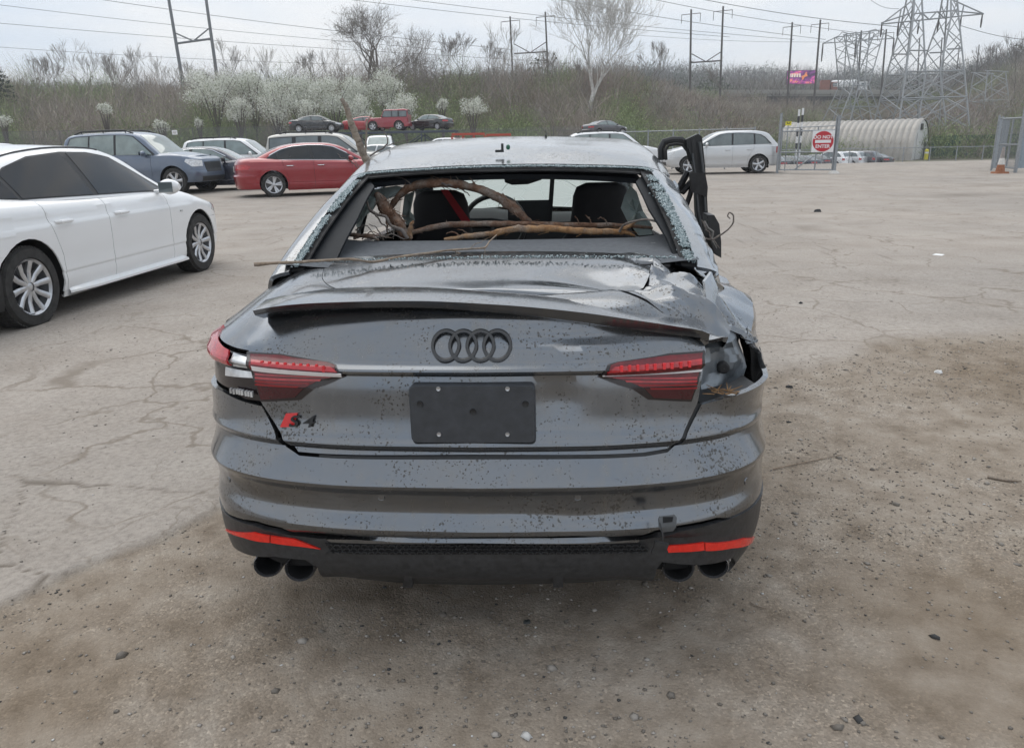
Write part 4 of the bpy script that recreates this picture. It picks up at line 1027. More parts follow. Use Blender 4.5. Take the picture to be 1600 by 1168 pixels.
    n = len(ring); V = [(x, yb, z) for x, z in ring] + [(x + (0.004 if x > 0 else -0.004), yb + 0.005, z) for x, z in ring] + [(x, yb + 0.05, z) for x, z in ring]
    PH = plain('holder_plastic', (0.045, 0.05, 0.058), 0.5, var=0.2, scale=30, bumpk=0.04)
    hold = add('plate_holder', V, [tuple(range(n))] + [(i + r_ * n, (i + 1) % n + r_ * n, (i + 1) % n + (r_ + 1) * n, i + (r_ + 1) * n) for r_ in range(2) for i in range(n)], PH, lid, True, 30)
    for px, py in ((656, 631), (821, 631), (685, 607), (793, 607), (686, 678), (793, 678), (739, 643)):
        c = hl(px, py, yb); big = px in (656, 821, 739); mm = MB(); r_ = 0.008 if big else 0.0055
        mm.lathe([(0.0005, -0.002), (r_ * 0.5, -0.002), (r_, -0.003), (r_ * 1.1, 0.0)], 'Y', (c[0], yb, c[2]), 14); mm.build('screw', BLACK if big else ALLOY, hold)
    # ring emblem
    ey = min(HB.S(*tv(px, 538))[1] for px in (698, 738, 776)) 
    for px in (697, 724, 751, 777):
        c = hl(px, 538.5, ey); nrm = HB.S(*tv(px, 560))[1] - HB.S(*tv(px, 518))[1]
        tilt = (HB.S(*tv(px, 518))[1] - HB.S(*tv(px, 560))[1]) / max(1e-3, HB.S(*tv(px, 518))[2] - HB.S(*tv(px, 560))[2])
        yc = float(HB.S(*tv(px, 538))[1]) - 0.006
        mm = MB(); Rr = 0.0345; n = 40; k = 8; V = []
        for i in range(n):
            an = 2 * math.pi * i / n
            for j in range(k):
                b_ = 2 * math.pi * j / k; rad = Rr + 0.0046 * math.cos(b_); zz = rad * math.sin(an)
                V.append((c[0] + rad * math.cos(an), yc + zz * tilt - 0.0035 * math.sin(b_), c[2] + zz))
        mm.addm(V, [(i * k + j, i * k + (j + 1) % k, ((i + 1) % n) * k + (j + 1) % k, ((i + 1) % n) * k + j) for i in range(n) for j in range(k)])
        mm.build('emblem_ring', plain('black_gloss', (0.008, 0.008, 0.009), 0.15, coat=0.8), lid)
    # red rhombus and model letters
    def at_lid(px, py, off=0.004): 
        p = HB.S(*tv(px, py)); return np.array([p[0], p[1] - off, p[2]])
    q = [at_lid(*p) for p in ((438, 666), (459, 666), (466, 644), (447, 645))]
    mm = MB(); V = [tuple(p) for p in q] + [tuple(p + np.array([0, 0.006, 0])) for p in q]; mm.addm(V, [(0, 1, 2, 3), (0, 4, 5, 1), (1, 5, 6, 2), (2, 6, 7, 3), (3, 7, 4, 0)])
    mm.build('red_badge', plain('badge_red', (0.6, 0.012, 0.015), 0.3, coat=0.5), lid, False)
    q0 = at_lid(456, 664, 0.006)
    for ch, px, wd in (('S', 452, 1.35), ('4', 474, 1.35)):
        cu = bpy.data.curves.new('letter', 'FONT'); cu.body = ch; cu.size = 0.043; cu.extrude = 0.003; cu.offset = 0.0004; cu.shear = 0.2
        tmp = bpy.data.objects.new('letter', cu); me = bpy.data.meshes.new_from_object(tmp); bpy.data.objects.remove(tmp)
        p0 = at_lid(px, 664, 0.012); p1 = at_lid(px, 645, 0.012); up_ = (p1 - p0); up_ /= np.linalg.norm(up_)
        co = np.zeros(len(me.vertices) * 3); me.vertices.foreach_get('co', co); co = co.reshape(-1, 3)
        co = p0 + co[:, :1] * np.array([wd, 0.02, 0]) + co[:, 1:2] * up_ + co[:, 2:3] * np.array([0, -1, 0.1])
        me.vertices.foreach_set('co', co.ravel()); me.update(); me.materials.clear(); me.materials.append(BLACK)
        link(bpy.data.objects.new('badge_letter', me), lid)
    # parking sensors
    for px, py in ((595, 776), (903, 775), (357, 748), (1166, 750)):
        q = tv(px, py); c = HS(np.array([q[0]]), np.array([q[1]]))[0]; p2 = HS(np.array([q[0] + 0.01]), np.array([q[1]]))[0] - c
        an = math.atan2(p2[1], p2[0]); mm = MB(); mm.lathe([(0.0005, -0.0025), (0.0085, -0.0025), (0.0095, -0.0005), (0.0105, -0.001), (0.0115, 0.003)], 'Y', (0, 0, 0), 18)
        o = mm.build('parking_sensor', [PAINT], root); o.location = c; o.rotation_euler = (0, 0, an)
    # tow-eye hole and its dangling cover
    q = outl((1032, 806), (1052, 804), (1056, 808), (1056, 822), (1050, 828), (1034, 830), (1030, 824), (1030, 810))
    P('tow_hole', q, plain('hole_grey', (0.09, 0.095, 0.10), 0.4), 0.004, 0.004, root, tsf)
    P('tow_socket', outl((1036, 808), (1050, 807), (1050, 815), (1036, 816)), DARK, 0.006, 0.003, root, tsf)
    s0 = np.array(hl(1031, 816, 0.0)); s1 = np.array(hl(1036, 845, -0.02))
    mm = MB(); mm.tube([s0, (s0 + s1) / 2 + (0.002, -0.006, 0), s1], 0.0022, 5); tow = mm.build('tow_strap', BLACK, root)
    mm = MB(); c = np.array(hl(1031, 857, -0.015)); mm.box(c, (0.036, 0.007, 0.040), Matrix.Rotation(0.25, 3, 'Y')); 
    for dx in (-.019, .019): mm.box(c + np.array([dx, 0.004, -0.012]), (0.006, 0.006, 0.008))
    mm.build('tow_cover', VAL, tow)
    # gap filler behind lid/bumper seams
    def back(t, v):
        p = HB.S(t, v).copy(); p[..., 1] += 0.045; p[..., 0] *= 0.955; return p
    P('inner_structure', [(-T(0.55), 0.24), (T(0.42), 0.24), (T(0.42), 0.66), (tR - 0.005, 0.67), (tR - 0.01, 1.0), (-0.6, 1.0), (-T(0.55), 0.96)], DARK, 0, 0, root, np.arange(-1.3, 1.3, 0.08), np.arange(0.24, 1.0, 0.06), 60, back)
    P('gap_shade', outl((497, 709), (740, 711), (1005, 707), (1043, 702), (1066, 684), (1091, 630), (1099, 630), (1070, 697), (1045, 711), (1008, 716), (740, 720), (497, 717)), BLACK, -0.006, 0.0, root, tsf)  # black strip set in the open seam to stand for its shade
    # sides: doors, fenders, nose, hood
    for sg in (-1, 1):
        for a_, b_ in ((1.506, 2.245), (2.252, 3.24)):
            if sg > 0 and a_ < 2: continue
            dr_ = P('door', [(sg * T(a_), 0.22), (sg * T(b_), 0.22), (sg * T(b_), 1.11), (sg * T(a_), 1.115)], PAINT)
        P('fender', [(sg * T(3.247), 0.22)] + [(sg * T(y), z) for y, z in arc(yf, 0.335, Ra, 195, 30, 14)] + [(sg * T(4.4), 0.6), (sg * T(4.4), 0.96), (sg * T(3.247), 1.1)], PAINT)
        P('front_bumper', [(sg * T(y), z) for y, z in arc(yf, 0.335, Ra, 28, -15, 6)] + [(sg * (HB.A - .001), 0.22), (sg * (HB.A - .001), 0.9), (sg * T(4.405), 0.95), (sg * T(4.405), 0.6)], PAINT, u=np.arange(-6, 6, 0.06))
    ta = np.linspace(T(3.65), HB.A - 0.002, 20); e = HB.E(ta); V = []; k = 11
    for i in range(20):
        for s_ in np.linspace(-1, 1, k): V.append((e[i, 0] * s_, e[i, 1], e[i, 2] + 0.03 * (1 - s_ * s_) + 0.001))
    add('hood', V, [(i * k + j, i * k + j + 1, (i + 1) * k + j + 1, (i + 1) * k + j) for i in range(19) for j in range(k - 1)], PAINT, root)
    # floor and inner sides of the cabin
    mm = MB(); mm.box((0, 2.7, 0.20), (1.5, 3.4, 0.08)); mm.box((0, 1.28, 0.62), (1.5, 0.10, 0.80)); mm.build('underbody', DARK, root)
    # greenhouse
    gs = np.linspace(-1, 1, 81); gy = np.arange(0.5, 3.85, 0.05); G = HB.G
    def Gd(s, y):
        p = G(s, y).copy(); x = p[..., 0]; r_ = sstep(0.46, 0.66, s)
        p[..., 0] += 0.022 * sstep(0.2, 0.45, s)
        p[..., 2] -= 0.010 * np.exp(-((x + 0.02) / 0.10) ** 2 - ((y - 1.52) / 0.08) ** 2) - 0.012 * np.exp(-((x - 0.28) / 0.2) ** 2 - ((y - 1.6) / 0.15) ** 2)
        p[..., 0] += r_ * (0.012 * tri(y * 2.6 + s * 3.0) + 0.006 * tri(y * 6.3 - s * 5.0 + 0.4)) * (1 - sstep(1.7, 2.1, y))
        p[..., 2] += r_ * 0.008 * tri(y * 5.0 + 0.3) * (1 - sstep(1.7, 2.1, y))
        return p
    def GP(nm, poly, mat, off=0, fl=0.012, fn=Gd, par=root, u=gs, v=gy, sharp=40): return patch(nm, densify(poly, 0.04), fn, u, v, mat, par, off, fl, sharp)
    ROOFSHEEN = hero_paint('roof_sheen_paint', (0.30, 0.318, 0.335))  # body paint lightened: the sky's reflection is put into the roof colour
    GP('roof', [(-0.585, 1.40), (-0.44, 1.375), (-0.25, 1.352), (0, 1.345), (0.25, 1.352), (0.44, 1.375), (0.585, 1.40), (0.6, 2.1), (0.57, 2.8), (-0.57, 2.8), (-0.6, 2.1)], ROOFSHEEN)
    for sg in (-1, 1):
        GP('rear_pillar', [(sg * a_, b_) for a_, b_ in ((0.468, 0.58), (0.465, 0.9), (0.46, 1.37), (0.59, 1.395), (0.64, 1.62), (0.80, 1.34), (0.93, 1.12), (1.0, 1.02), (1.0, 0.575), (0.6, 0.575))], PAINT if sg < 0 else BAREM, sharp=40 if sg < 0 else 16)
        GP('front_pillar', [(sg * a_, b_) for a_, b_ in ((0.46, 2.80), (0.60, 2.80), (0.66, 3.5), (1.0, 3.6), (1.0, 3.75), (0.46, 3.72))], PAINT)
        GP('centre_pillar', [(sg * a_, b_) for a_, b_ in ((0.59, 2.16), (1.0, 2.20), (1.0, 2.32), (0.59, 2.24))], BLACK)
        if sg < 0:
            for wy in ((1.42, 2.14), (2.34, 3.25)):
                GP('side_window', [(sg * 0.63, wy[0] + 0.2), (sg * 0.63, wy[1] - (0 if wy[1] < 2.2 else 0.4)), (sg * 0.98, wy[1]), (sg * 0.98, wy[0] - 0.1)], glassy('dusty_pane', (0.20, 0.23, 0.22), 0.45), -0.004, 0.004)
        # dark inner trims round the opening
        GP('pillar_trim', [(sg * a_, b_) for a_, b_ in (((0.37, 0.66), (0.375, 0.95), (0.395, 1.26), (0.45, 1.40), (0.475, 1.36), (0.475, 0.62), (0.42, 0.60)) if sg < 0 else ((0.425, 0.64), (0.42, 0.80), (0.405, 1.0), (0.405, 1.26), (0.45, 1.40), (0.475, 1.36), (0.475, 0.62)))], plain('grey_trim', (0.014, 0.017, 0.021), 0.65, var=0.15, spec=0.2), -0.030, 0.01, Gd)
        GP('pillar_inner', [(sg * a_, b_) for a_, b_ in ((0.48, 0.66), (0.48, 1.40), (0.62, 1.5), (0.95, 1.05), (0.9, 0.86), (0.6, 0.7))], plain('grey_trim', (0.04, 0.045, 0.052)), -0.035, 0.01, G)
    GP('header_trim', [(-0.46, 1.36), (0.46, 1.36), (0.44, 1.50), (-0.44, 1.50)], plain('grey_trim', (0.04, 0.045, 0.052)), -0.045, 0.02, G)
    GP('headliner', [(-0.5, 1.50), (0.5, 1.50), (0.5, 2.8), (-0.5, 2.8)], plain('headliner_cloth', (0.05, 0.05, 0.052), 0.9), -0.05, 0.01, G)
    # a hanging strip of header trim on the left
    mm = MB(); pts = [hl(x, y, 1.42) for x, y in ((592, 291), (600, 283), (700, 268), (698, 276), (705, 281))]
    mm.addm([tuple(p) for p in pts] + [(p[0], p[1] + 0.02, p[2] - 0.002) for p in pts], [(0, 1, 2, 3, 4), (5, 6, 1, 0), (6, 7, 2, 1)]); mm.build('loose_trim', BLACK, root)
    # windscreen, crazed
    mt, nt_, b_ = _new('crazed_glass'); v_ = coord(nt_)
    vo = _n(nt_, 'ShaderNodeTexVoronoi', feature='DISTANCE_TO_EDGE'); vo.inputs['Scale'].default_value = 7; 
    ds_ = _n(nt_, 'ShaderNodeVectorMath', operation='MULTIPLY_ADD'); ds_.inputs[1].default_value = (0.25,) * 3
    nw = _n(nt_, 'ShaderNodeTexNoise'); nw.inputs['Scale'].default_value = 3; nt_.links.new(v_, nw.inputs['Vector']); nt_.links.new(nw.outputs['Color'], ds_.inputs[0]); nt_.links.new(v_, ds_.inputs[2]); nt_.links.new(ds_.outputs[0], vo.inputs['Vector'])
    ck = ramp(nt_, vo.outputs['Distance'], [(0.0, (1,) * 3), (0.018, (0,) * 3)])
    cc = mixc(nt_, ck.outputs[0], (0.34, 0.42, 0.40), (0.85, 0.9, 0.88)); nt_.links.new(cc, b_.inputs['Base Color'])
    al = _n(nt_, 'ShaderNodeMath', operation='MULTIPLY_ADD'); al.inputs[1].default_value = 0.4; al.inputs[2].default_value = 0.5; nt_.links.new(ck.outputs[0], al.inputs[0]); nt_.links.new(al.outputs[0], b_.inputs['Alpha'])
    b_.inputs['Roughness'].default_value = 0.25; b_.inputs['Transmission Weight'].default_value = 0.0
    b_.inputs['Subsurface Weight'].default_value = 0
    # light also comes through the crazed sheet from outside
    tr = _n(nt_, 'ShaderNodeBsdfTranslucent'); tr.inputs[0].default_value = (0.62, 0.72, 0.69, 1); mxs = _n(nt_, 'ShaderNodeMixShader'); mxs.inputs[0].default_value = 0.45
    out = nt_.nodes['Material Output']; nt_.links.new(b_.outputs[0], mxs.inputs[1]); nt_.links.new(tr.outputs[0], mxs.inputs[2]); nt_.links.new(mxs.outputs[0], out.inputs[0])
    wsh = GP('windshield', [(-0.47, 2.79), (0.47, 2.79), (0.47, 3.70), (-0.47, 3.70)], mt, 0, 0.004, G)
    mm = MB()
    for k_ in range(26):       # long cracks
        s0_, y0_ = random.uniform(-0.1, 0.4), random.uniform(2.9, 3.3); an = random.uniform(0, 6.28); ln = random.uniform(0.15, 0.5)
        ss_ = s0_ + np.linspace(0, 1, 6) * ln * math.cos(an) * 0.5 + np.array([random.uniform(-.01, .01) for _ in range(6)]); yy_ = y0_ + np.linspace(0, 1, 6) * ln * math.sin(an)
        ok = (np.abs(ss_) < 0.46) & (yy_ > 2.8) & (yy_ < 3.65)
        if ok.all(): mm.tube(G(ss_, yy_) + np.array([0, -0.003, -0.004]), 0.0018, 4)
    mm.build('crack_lines', plain('crack_white', (0.8, 0.86, 0.84), 0.4), wsh)
    # parcel shelf
    SHF = plain('shelf_felt', (0.085, 0.095, 0.108), 0.85, var=0.2, scale=60, bumpk=0.06)
    V = []; nx_ = 25; rows = [(0.60, 1.044), (0.66, 1.050), (0.80, 1.056), (0.95, 1.060), (1.08, 1.062), (1.13, 1.061), (1.15, 1.048), (1.155, 0.93)]
    for y, z in rows:
        wv = 0.665 if y < 1.0 else 0.64
        for x in np.linspace(-wv, wv, nx_): V.append((x, y + (0.03 * (x / wv) ** 2 if y > 1.0 else 0), z + (0.012 * sstep(0.5, 0.66, abs(x)))))
    add('parcel_shelf', V, [(i * nx_ + j, i * nx_ + j + 1, (i + 1) * nx_ + j + 1, (i + 1) * nx_ + j) for i in range(len(rows) - 1) for j in range(nx_ - 1)], SHF, root, True, 40)
    # narrow rubber at the bottom of the opening
    mm = MB(); xs_ = np.linspace(-0.56, 0.575, 20); pts = [(x, 0.602, 1.044 - 0.02 * x * x) for x in xs_]; mm.tube(pts, 0.005, 6); mm.build('window_seal', RUBBER, root)
    # front seats (high sporty backs with shoulders), dash, wheel, mirror
    SEAT = plain('seat_cloth', (0.012, 0.013, 0.017), 0.7, var=0.2)
    for px, yy in ((938, 2.28), (690, 2.28)):
        c = hl(px, 284 if px > 800 else 296, yy); x0 = c[0]; V = []; n = 20
        secs = [(0.45, 0.25, 0.10), (0.62, 0.26, 0.10), (0.82, 0.255, 0.09), (0.93, 0.22, 0.08), (1.00, 0.165, 0.07), (1.08, 0.150, 0.065), (1.18, 0.142, 0.06), (1.225, 0.125, 0.052), (1.245, 0.08, 0.035)]
        top_ = c[2] - 1.245
        for z, hw, th in secs:
            for k_ in range(n):
                an = 2 * math.pi * k_ / n; ca, sa = math.cos(an), math.sin(an)
                V.append((x0 + hw * math.copysign(abs(ca) ** 0.6, ca), yy + (z - 0.9) * -0.22 + th * math.copysign(abs(sa) ** 0.7, sa), z + top_))
        add('front_seat', V, [(i * n + k_, i * n + (k_ + 1) % n, (i + 1) * n + (k_ + 1) % n, (i + 1) * n + k_) for i in range(len(secs) - 1) for k_ in range(n)] + [tuple(range((len(secs) - 1) * n, len(secs) * n))], SEAT, root, True, 60)
    mm = MB(); mm.addm([hl(x, y, 2.12) for x, y in ((688, 296), (700, 296), (735, 345), (724, 350))] + [hl(x, y, 2.13) for x, y in ((688, 296), (700, 296), (735, 345), (724, 350))], [(0, 1, 2, 3), (7, 6, 5, 4), (0, 4, 5, 1), (2, 6, 7, 3)])
    mm.build('seat_belt', plain('red_webbing', (0.30, 0.012, 0.02), 0.7), root)
    mm = MB(); pd = [(3.05, 0.80), (3.08, 0.93), (3.15, 0.965), (3.35, 0.97), (3.7, 0.93)]; V = []
    for y, z in pd:
        for x in np.linspace(-0.72, 0.72, 9): V.append((x, y + 0.05 * (x / 0.7) ** 2, z + (0.03 if -0.55 < x < -0.15 and z > 0.9 else 0)))
    mm.addm(V, [(i * 9 + j, i * 9 + j + 1, (i + 1) * 9 + j + 1, (i + 1) * 9 + j) for i in range(4) for j in range(8)]); mm.box((0.05, 3.10, 1.0), (0.26, 0.02, 0.13)); mm.build('dashboard', plain('dash_black', (0.02, 0.022, 0.025), 0.6), root)
    mm = MB(); c = np.array(hl(772, 352, 2.85)); nrm = Vector((0, -0.9, 0.42)).to_track_quat('Z', 'Y')
    pts = [Vector(c) + nrm @ Vector((0.185 * math.cos(a_), 0.185 * math.sin(a_), 0)) for a_ in np.linspace(0, 2 * math.pi, 33)]
    mm.tube(pts, 0.016, 8, False)
    for a_ in (0.0, math.pi, -math.pi / 2): mm.bar(c, Vector(c) + nrm @ Vector((0.18 * math.cos(a_), 0.18 * math.sin(a_), 0)), 0.018, 6)
    mm.build('steering_wheel', plain('wheel_leather', (0.025, 0.026, 0.028), 0.5), root)
    mm = MB(); q = [hl(x, y, 2.78) for x, y in ((786, 272), (848, 272), (846, 281), (825, 288), (800, 289), (789, 285))]
    mm.addm([tuple(p) for p in q] + [(p[0], p[1] + 0.03, p[2]) for p in q], [(0, 1, 2, 3, 4, 5), (11, 10, 9, 8, 7, 6)] + [(i, (i + 1) % 6, 6 + (i + 1) % 6, 6 + i) for i in range(6)]); mm.build('cabin_mirror', BLACK, root)
    mm = MB(); q = [hl(x, y, 2.5) for x, y in ((860, 274), (867, 274), (862, 346), (855, 346))]; mm.addm([tuple(p) for p in q] + [(p[0], p[1] + 0.02, p[2]) for p in q], [(0, 1, 2, 3), (7, 6, 5, 4), (0, 4, 5, 1), (1, 5, 6, 2), (3, 7, 4, 0)]); mm.build('hanging_trim', BLACK, root)
    # deflated curtain airbags
    AB = plain('airbag_cloth', (0.42, 0.50, 0.49), 0.85, var=0.15, scale=14)
    def cloth(nm, outline, y0):
        P_ = [np.array(hl(x, y, y0 + 0.03 * math.sin(i * 1.7))) for i, (x, y) in enumerate(outline)]; cN = sum(P_) / len(P_)
        n = len(P_); V = [tuple(p) for p in P_]; mids = [tuple((p + cN) / 2 + np.array([0.01 * math.sin(i * 2.1), 0.03 * math.cos(i * 2.7), 0])) for i, p in enumerate(P_)]
        V += mids + [tuple(cN)]
        add(nm, V, [(i, (i + 1) % n, n + (i + 1) % n, n + i) for i in range(n)] + [(n + i, n + (i + 1) % n, 2 * n) for i in range(n)], AB, root)
    cloth('curtain_airbag', [(572, 304), (585, 296), (620, 290), (640, 296), (628, 302), (600, 303), (580, 312), (566, 340), (560, 360), (556, 352)], 1.45)
    cloth('curtain_airbag', [(632, 305), (648, 298), (644, 318), (640, 340), (648, 344), (636, 352), (628, 338)], 1.75)
    cloth('curtain_airbag', [(985, 290), (995, 300), (1005, 330), (1018, 350), (1020, 366), (998, 368), (980, 345), (970, 325), (976, 305)], 1.6)
    # crumbs of safety glass left in the frame
    mm = MB(); pts = []
    def run(ss, yy, n, wdt):
        for _ in range(n):
            k_ = random.random(); s_ = np.interp(k_, np.linspace(0, 1, len(ss)), ss); y_ = np.interp(k_, np.linspace(0, 1, len(yy)), yy)
            if vnoise(y_ * 22, s_ * 9) < 0.30: continue
            pts.append((s_ + random.gauss(0, wdt) * (0.5 + vnoise(y_ * 9, 3.3)), y_ + random.gauss(0, 0.006)))
    run([-0.452, -0.448], [0.60, 1.36], 3200, 0.006); run([0.452, 0.448], [0.60, 1.36], 3800, 0.008)
    arr = np.array(pts); arr[:, 0] = np.clip(arr[:, 0], -0.468, 0.468); Pp = Gd(arr[:, 0], arr[:, 1]) + np.array([0, -0.004, 0.0])
    p2 = []
    for _ in range(3600): x = random.uniform(-0.45, 0.45); y_ = np.interp(abs(x), [0, 0.25, 0.44], [1.338, 1.346, 1.370]); p2.append((x, y_ - 0.006 + random.gauss(0, 0.0045)))
    p2 = np.array(p2); Pp = np.concatenate([Pp, Gd(p2[:, 0], p2[:, 1]) + np.array([0, -0.006, -0.004])])
    p3 = np.stack([rng.uniform(-0.57, 0.60, 600), 0.598 + rng.normal(0, 0.008, 600), np.zeros(600)], -1); p3[:, 2] = 1.072 - 0.02 * p3[:, 0] ** 2 + rng.normal(0, 0.0015, 600); Pp = np.concatenate([Pp, p3])
    tet = np.array([(1, 1, 1), (-1, -1, 1), (-1, 1, -1), (1, -1, -1)], float); n = len(Pp)
    jit = rng.uniform(0.5, 1.5, (n, 4, 3)) * rng.choice([-1, 1], (n, 1, 3)); sz_ = rng.uniform(0.0012, 0.0028, n)
    V = Pp[:, None, :] + tet[None] * jit * sz_[:, None, None]
    Fc = (np.array([(0, 1, 2), (0, 3, 1), (0, 2, 3), (1, 3, 2)])[None] + (np.arange(n) * 4)[:, None, None]).reshape(-1, 3)
    mtg, ng, bg_ = _new('glass_crumb'); rmp = ramp(ng, noise(ng, coord(ng), 160, 2), [(0.3, (0.05, 0.10, 0.105)), (0.5, (0.24, 0.31, 0.33)), (0.7, (0.66, 0.73, 0.75))]); ng.links.new(rmp.outputs[0], bg_.inputs['Base Color']); bg_.inputs['Roughness'].default_value = 0.15
    o = add('glass_crumbs', V.reshape(-1, 3), Fc, mtg, root, False); o['kind'] = 'stuff'
    # strips of frame under the crumbs
    for sg in (-1, 1):
        GP('frame_channel', [(sg * 0.478, 0.60), (sg * 0.43, 0.60), (sg * 0.425, 1.345), (sg * 0.475, 1.37)], RUBBER, -0.010, 0.006, Gd)
    GP('frame_channel', [(-0.46, 1.372), (-0.25, 1.35), (0, 1.343), (0.25, 1.35), (0.46, 1.372), (0.44, 1.325), (0, 1.30), (-0.44, 1.325)], RUBBER, -0.012, 0.006, G)
    # roof antenna stub and snagged bits
    c = G(np.array([0.0]), np.array([1.50]))[0]; c = np.array(hl(785, 236, 1.5)); mm = MB(); mm.box(c + np.array([-0.012, 0, 0.0]), (0.035, 0.02, 0.010)); mm.bar(c, c + np.array([0, 0, 0.03]), 0.006, 6); mm.build('antenna_stub', BLACK, root)
    mm = MB(); mm.lathe([(0.001, 0.012), (0.007, 0.008), (0.009, 0), (0.006, -0.008), (0.001, -0.01)], 'Z', tuple(c + np.array([0.024, 0, 0.014])), 10); mm.build('antenna_chip', plain('green_chip', (0.02, 0.12, 0.07), 0.4), root)
    c = np.array(hl(853, 212, 2.1)); mm = MB(); mm.addm([c + (-.008, 0, -.012), c + (.008, 0, -.012), c + (0, .004, .010), c + (0, .03, -.012)], [(0, 1, 2), (1, 3, 2), (3, 0, 2)]); mm.build('roof_fin', BLACK, root)
    # wheels
    for sg in (-1, 1):
        for yc in (ya, yf): make_wheel(root, sg * 0.775, yc, 0.335, 0.25, sg, DALLOY, 10, 2)
    # the right rear door frame, torn open: window frame loop, sealing rubber and shattered trim
    DOORM = plain('door_seal', (0.014, 0.015, 0.017), 0.5, var=0.3, scale=30)
    dd = empty('torn_door', tuple(hl(1100, 400, 1.75)), 0, 1, root); base = np.array(hl(1100, 400, 1.75))
    def L(pts, y): return [np.array(hl(px, py, yy)) - base for (px, py), yy in zip(pts, y if hasattr(y, '__len__') else [y] * len(pts))]
    mm = MB(); mm.tube(L([(1034, 250), (1033, 232), (1038, 222), (1050, 219), (1064, 219), (1074, 226), (1081, 240), (1083, 256)], [1.9] * 8), [0.017] * 8, 8); mm.build('window_frame', DOORM, dd)
    mm = MB(); mm.tube(L([(1041, 250), (1040, 234), (1045, 227), (1056, 225), (1066, 226), (1074, 236), (1078, 252)], 1.87), 0.007, 6); mm.build('frame_seal', RUBBER, dd)
    def slab(nm, pts, y, th, mat):
        P_ = L(pts, y); n = len(P_); V = [tuple(p) for p in P_] + [tuple(p + np.array([0, th, 0])) for p in P_]
        return add(nm, V, [tuple(range(n)), tuple(range(2 * n - 1, n - 1, -1))] + [(i, n + i, n + (i + 1) % n, (i + 1) % n) for i in range(n)], mat, dd, False)
    slab('door_pillar', [(1072, 218), (1091, 209), (1097, 214), (1101, 250), (1104, 290), (1106, 330), (1112, 400), (1094, 380), (1088, 330), (1086, 270)], 1.85, 0.06, DOORM)
    slab('door_pillar', [(1080, 217), (1086, 213), (1091, 260), (1093, 320), (1098, 345), (1092, 340), (1088, 290)], 1.845, 0.005, BLACK)
    slab('seal_fold', [(1078, 270), (1102, 270), (1106, 292), (1105, 308), (1090, 303), (1080, 300)], 1.82, 0.03, RUBBER)
    mm = MB(); mm.tube(L([(1075, 268), (1066, 285), (1058, 298), (1066, 300), (1080, 285)], 1.9), 0.016, 7); mm.tube(L([(1072, 322), (1078, 305), (1082, 290)], 1.88), 0.012, 6); mm.build('hinge_arm', DOORM, dd)
    slab('door_shell', [(1106, 336), (1116, 336), (1124, 350), (1127, 378), (1127, 403), (1118, 398), (1108, 370)], 1.6, 0.12, BLACK)
    mm = MB(); 
    for p_ in ([(1082, 240), (1087, 280), (1091, 330), (1098, 372)], [(1093, 222), (1099, 270), (1102, 330)]): mm.tube(L(p_, 1.83), 0.006, 6)
    mm.build('rubber_bead', plain('bead_grey', (0.05, 0.055, 0.06), 0.35), dd)
    mm = MB(); mm.tube(L([(1100, 346), (1106, 356), (1114, 362), (1112, 374), (1120, 388)], 1.55), [0.006, 0.005, 0.006, 0.004, 0.002], 6); mm.build('splinter', plain('splinter_grey', (0.18, 0.17, 0.16), 0.8), dd)
    return root
hero()

# ------------------------------------------------------------------ branches in and around the wreck
def bark(name, a, b_, c):
    if name in MATS: return MATS[name]
    mt, nt_, bb = _new(name); v = coord(nt_, (1, 1, 1)); n1 = noise(nt_, v, 30, 6, 0.7); n2 = noise(nt_, v, 160, 4, 0.7)
    r_ = ramp(nt_, n1, [(0.3, a), (0.52, b_), (0.72, c)]); gm_ = ramp(nt_, noise(nt_, v, 11, 5, 0.7), [(0.46, (0,) * 3), (0.62, (0.75,) * 3)]); gc_ = ramp(nt_, n2, [(0.3, (0.06, 0.048, 0.04)), (0.7, (0.30, 0.265, 0.23))]); nt_.links.new(mixc(nt_, gm_.outputs[0], r_.outputs[0], gc_.outputs[0]), bb.inputs['Base Color']); bb.inputs['Roughness'].default_value = 0.85
    bump(nt_, bb, n2, 0.5, 0.006); MATS[name] = mt; return mt
BARK = bark('grey_bark', (0.16, 0.125, 0.095), (0.30, 0.25, 0.20), (0.40, 0.35, 0.30))
WOOD = bark('peeled_wood', (0.13, 0.06, 0.025), (0.33, 0.18, 0.08), (0.44, 0.28, 0.15))
REDB = bark('red_bark', (0.05, 0.024, 0.014), (0.14, 0.072, 0.042), (0.27, 0.20, 0.15))
TWIG = bark('twig_bark', (0.16, 0.115, 0.08), (0.30, 0.23, 0.17), (0.42, 0.36, 0.29))
VINE = bark('vine_bark', (0.06, 0.05, 0.045), (0.13, 0.11, 0.10), (0.22, 0.20, 0.19))
def spline(pts, n):
    P_ = np.array(pts, float); t = np.arange(len(P_)); q = np.linspace(0, len(P_) - 1, n)
    return np.stack([Smooth(list(zip(t, P_[:, k])))(q) for k in range(3)], -1)
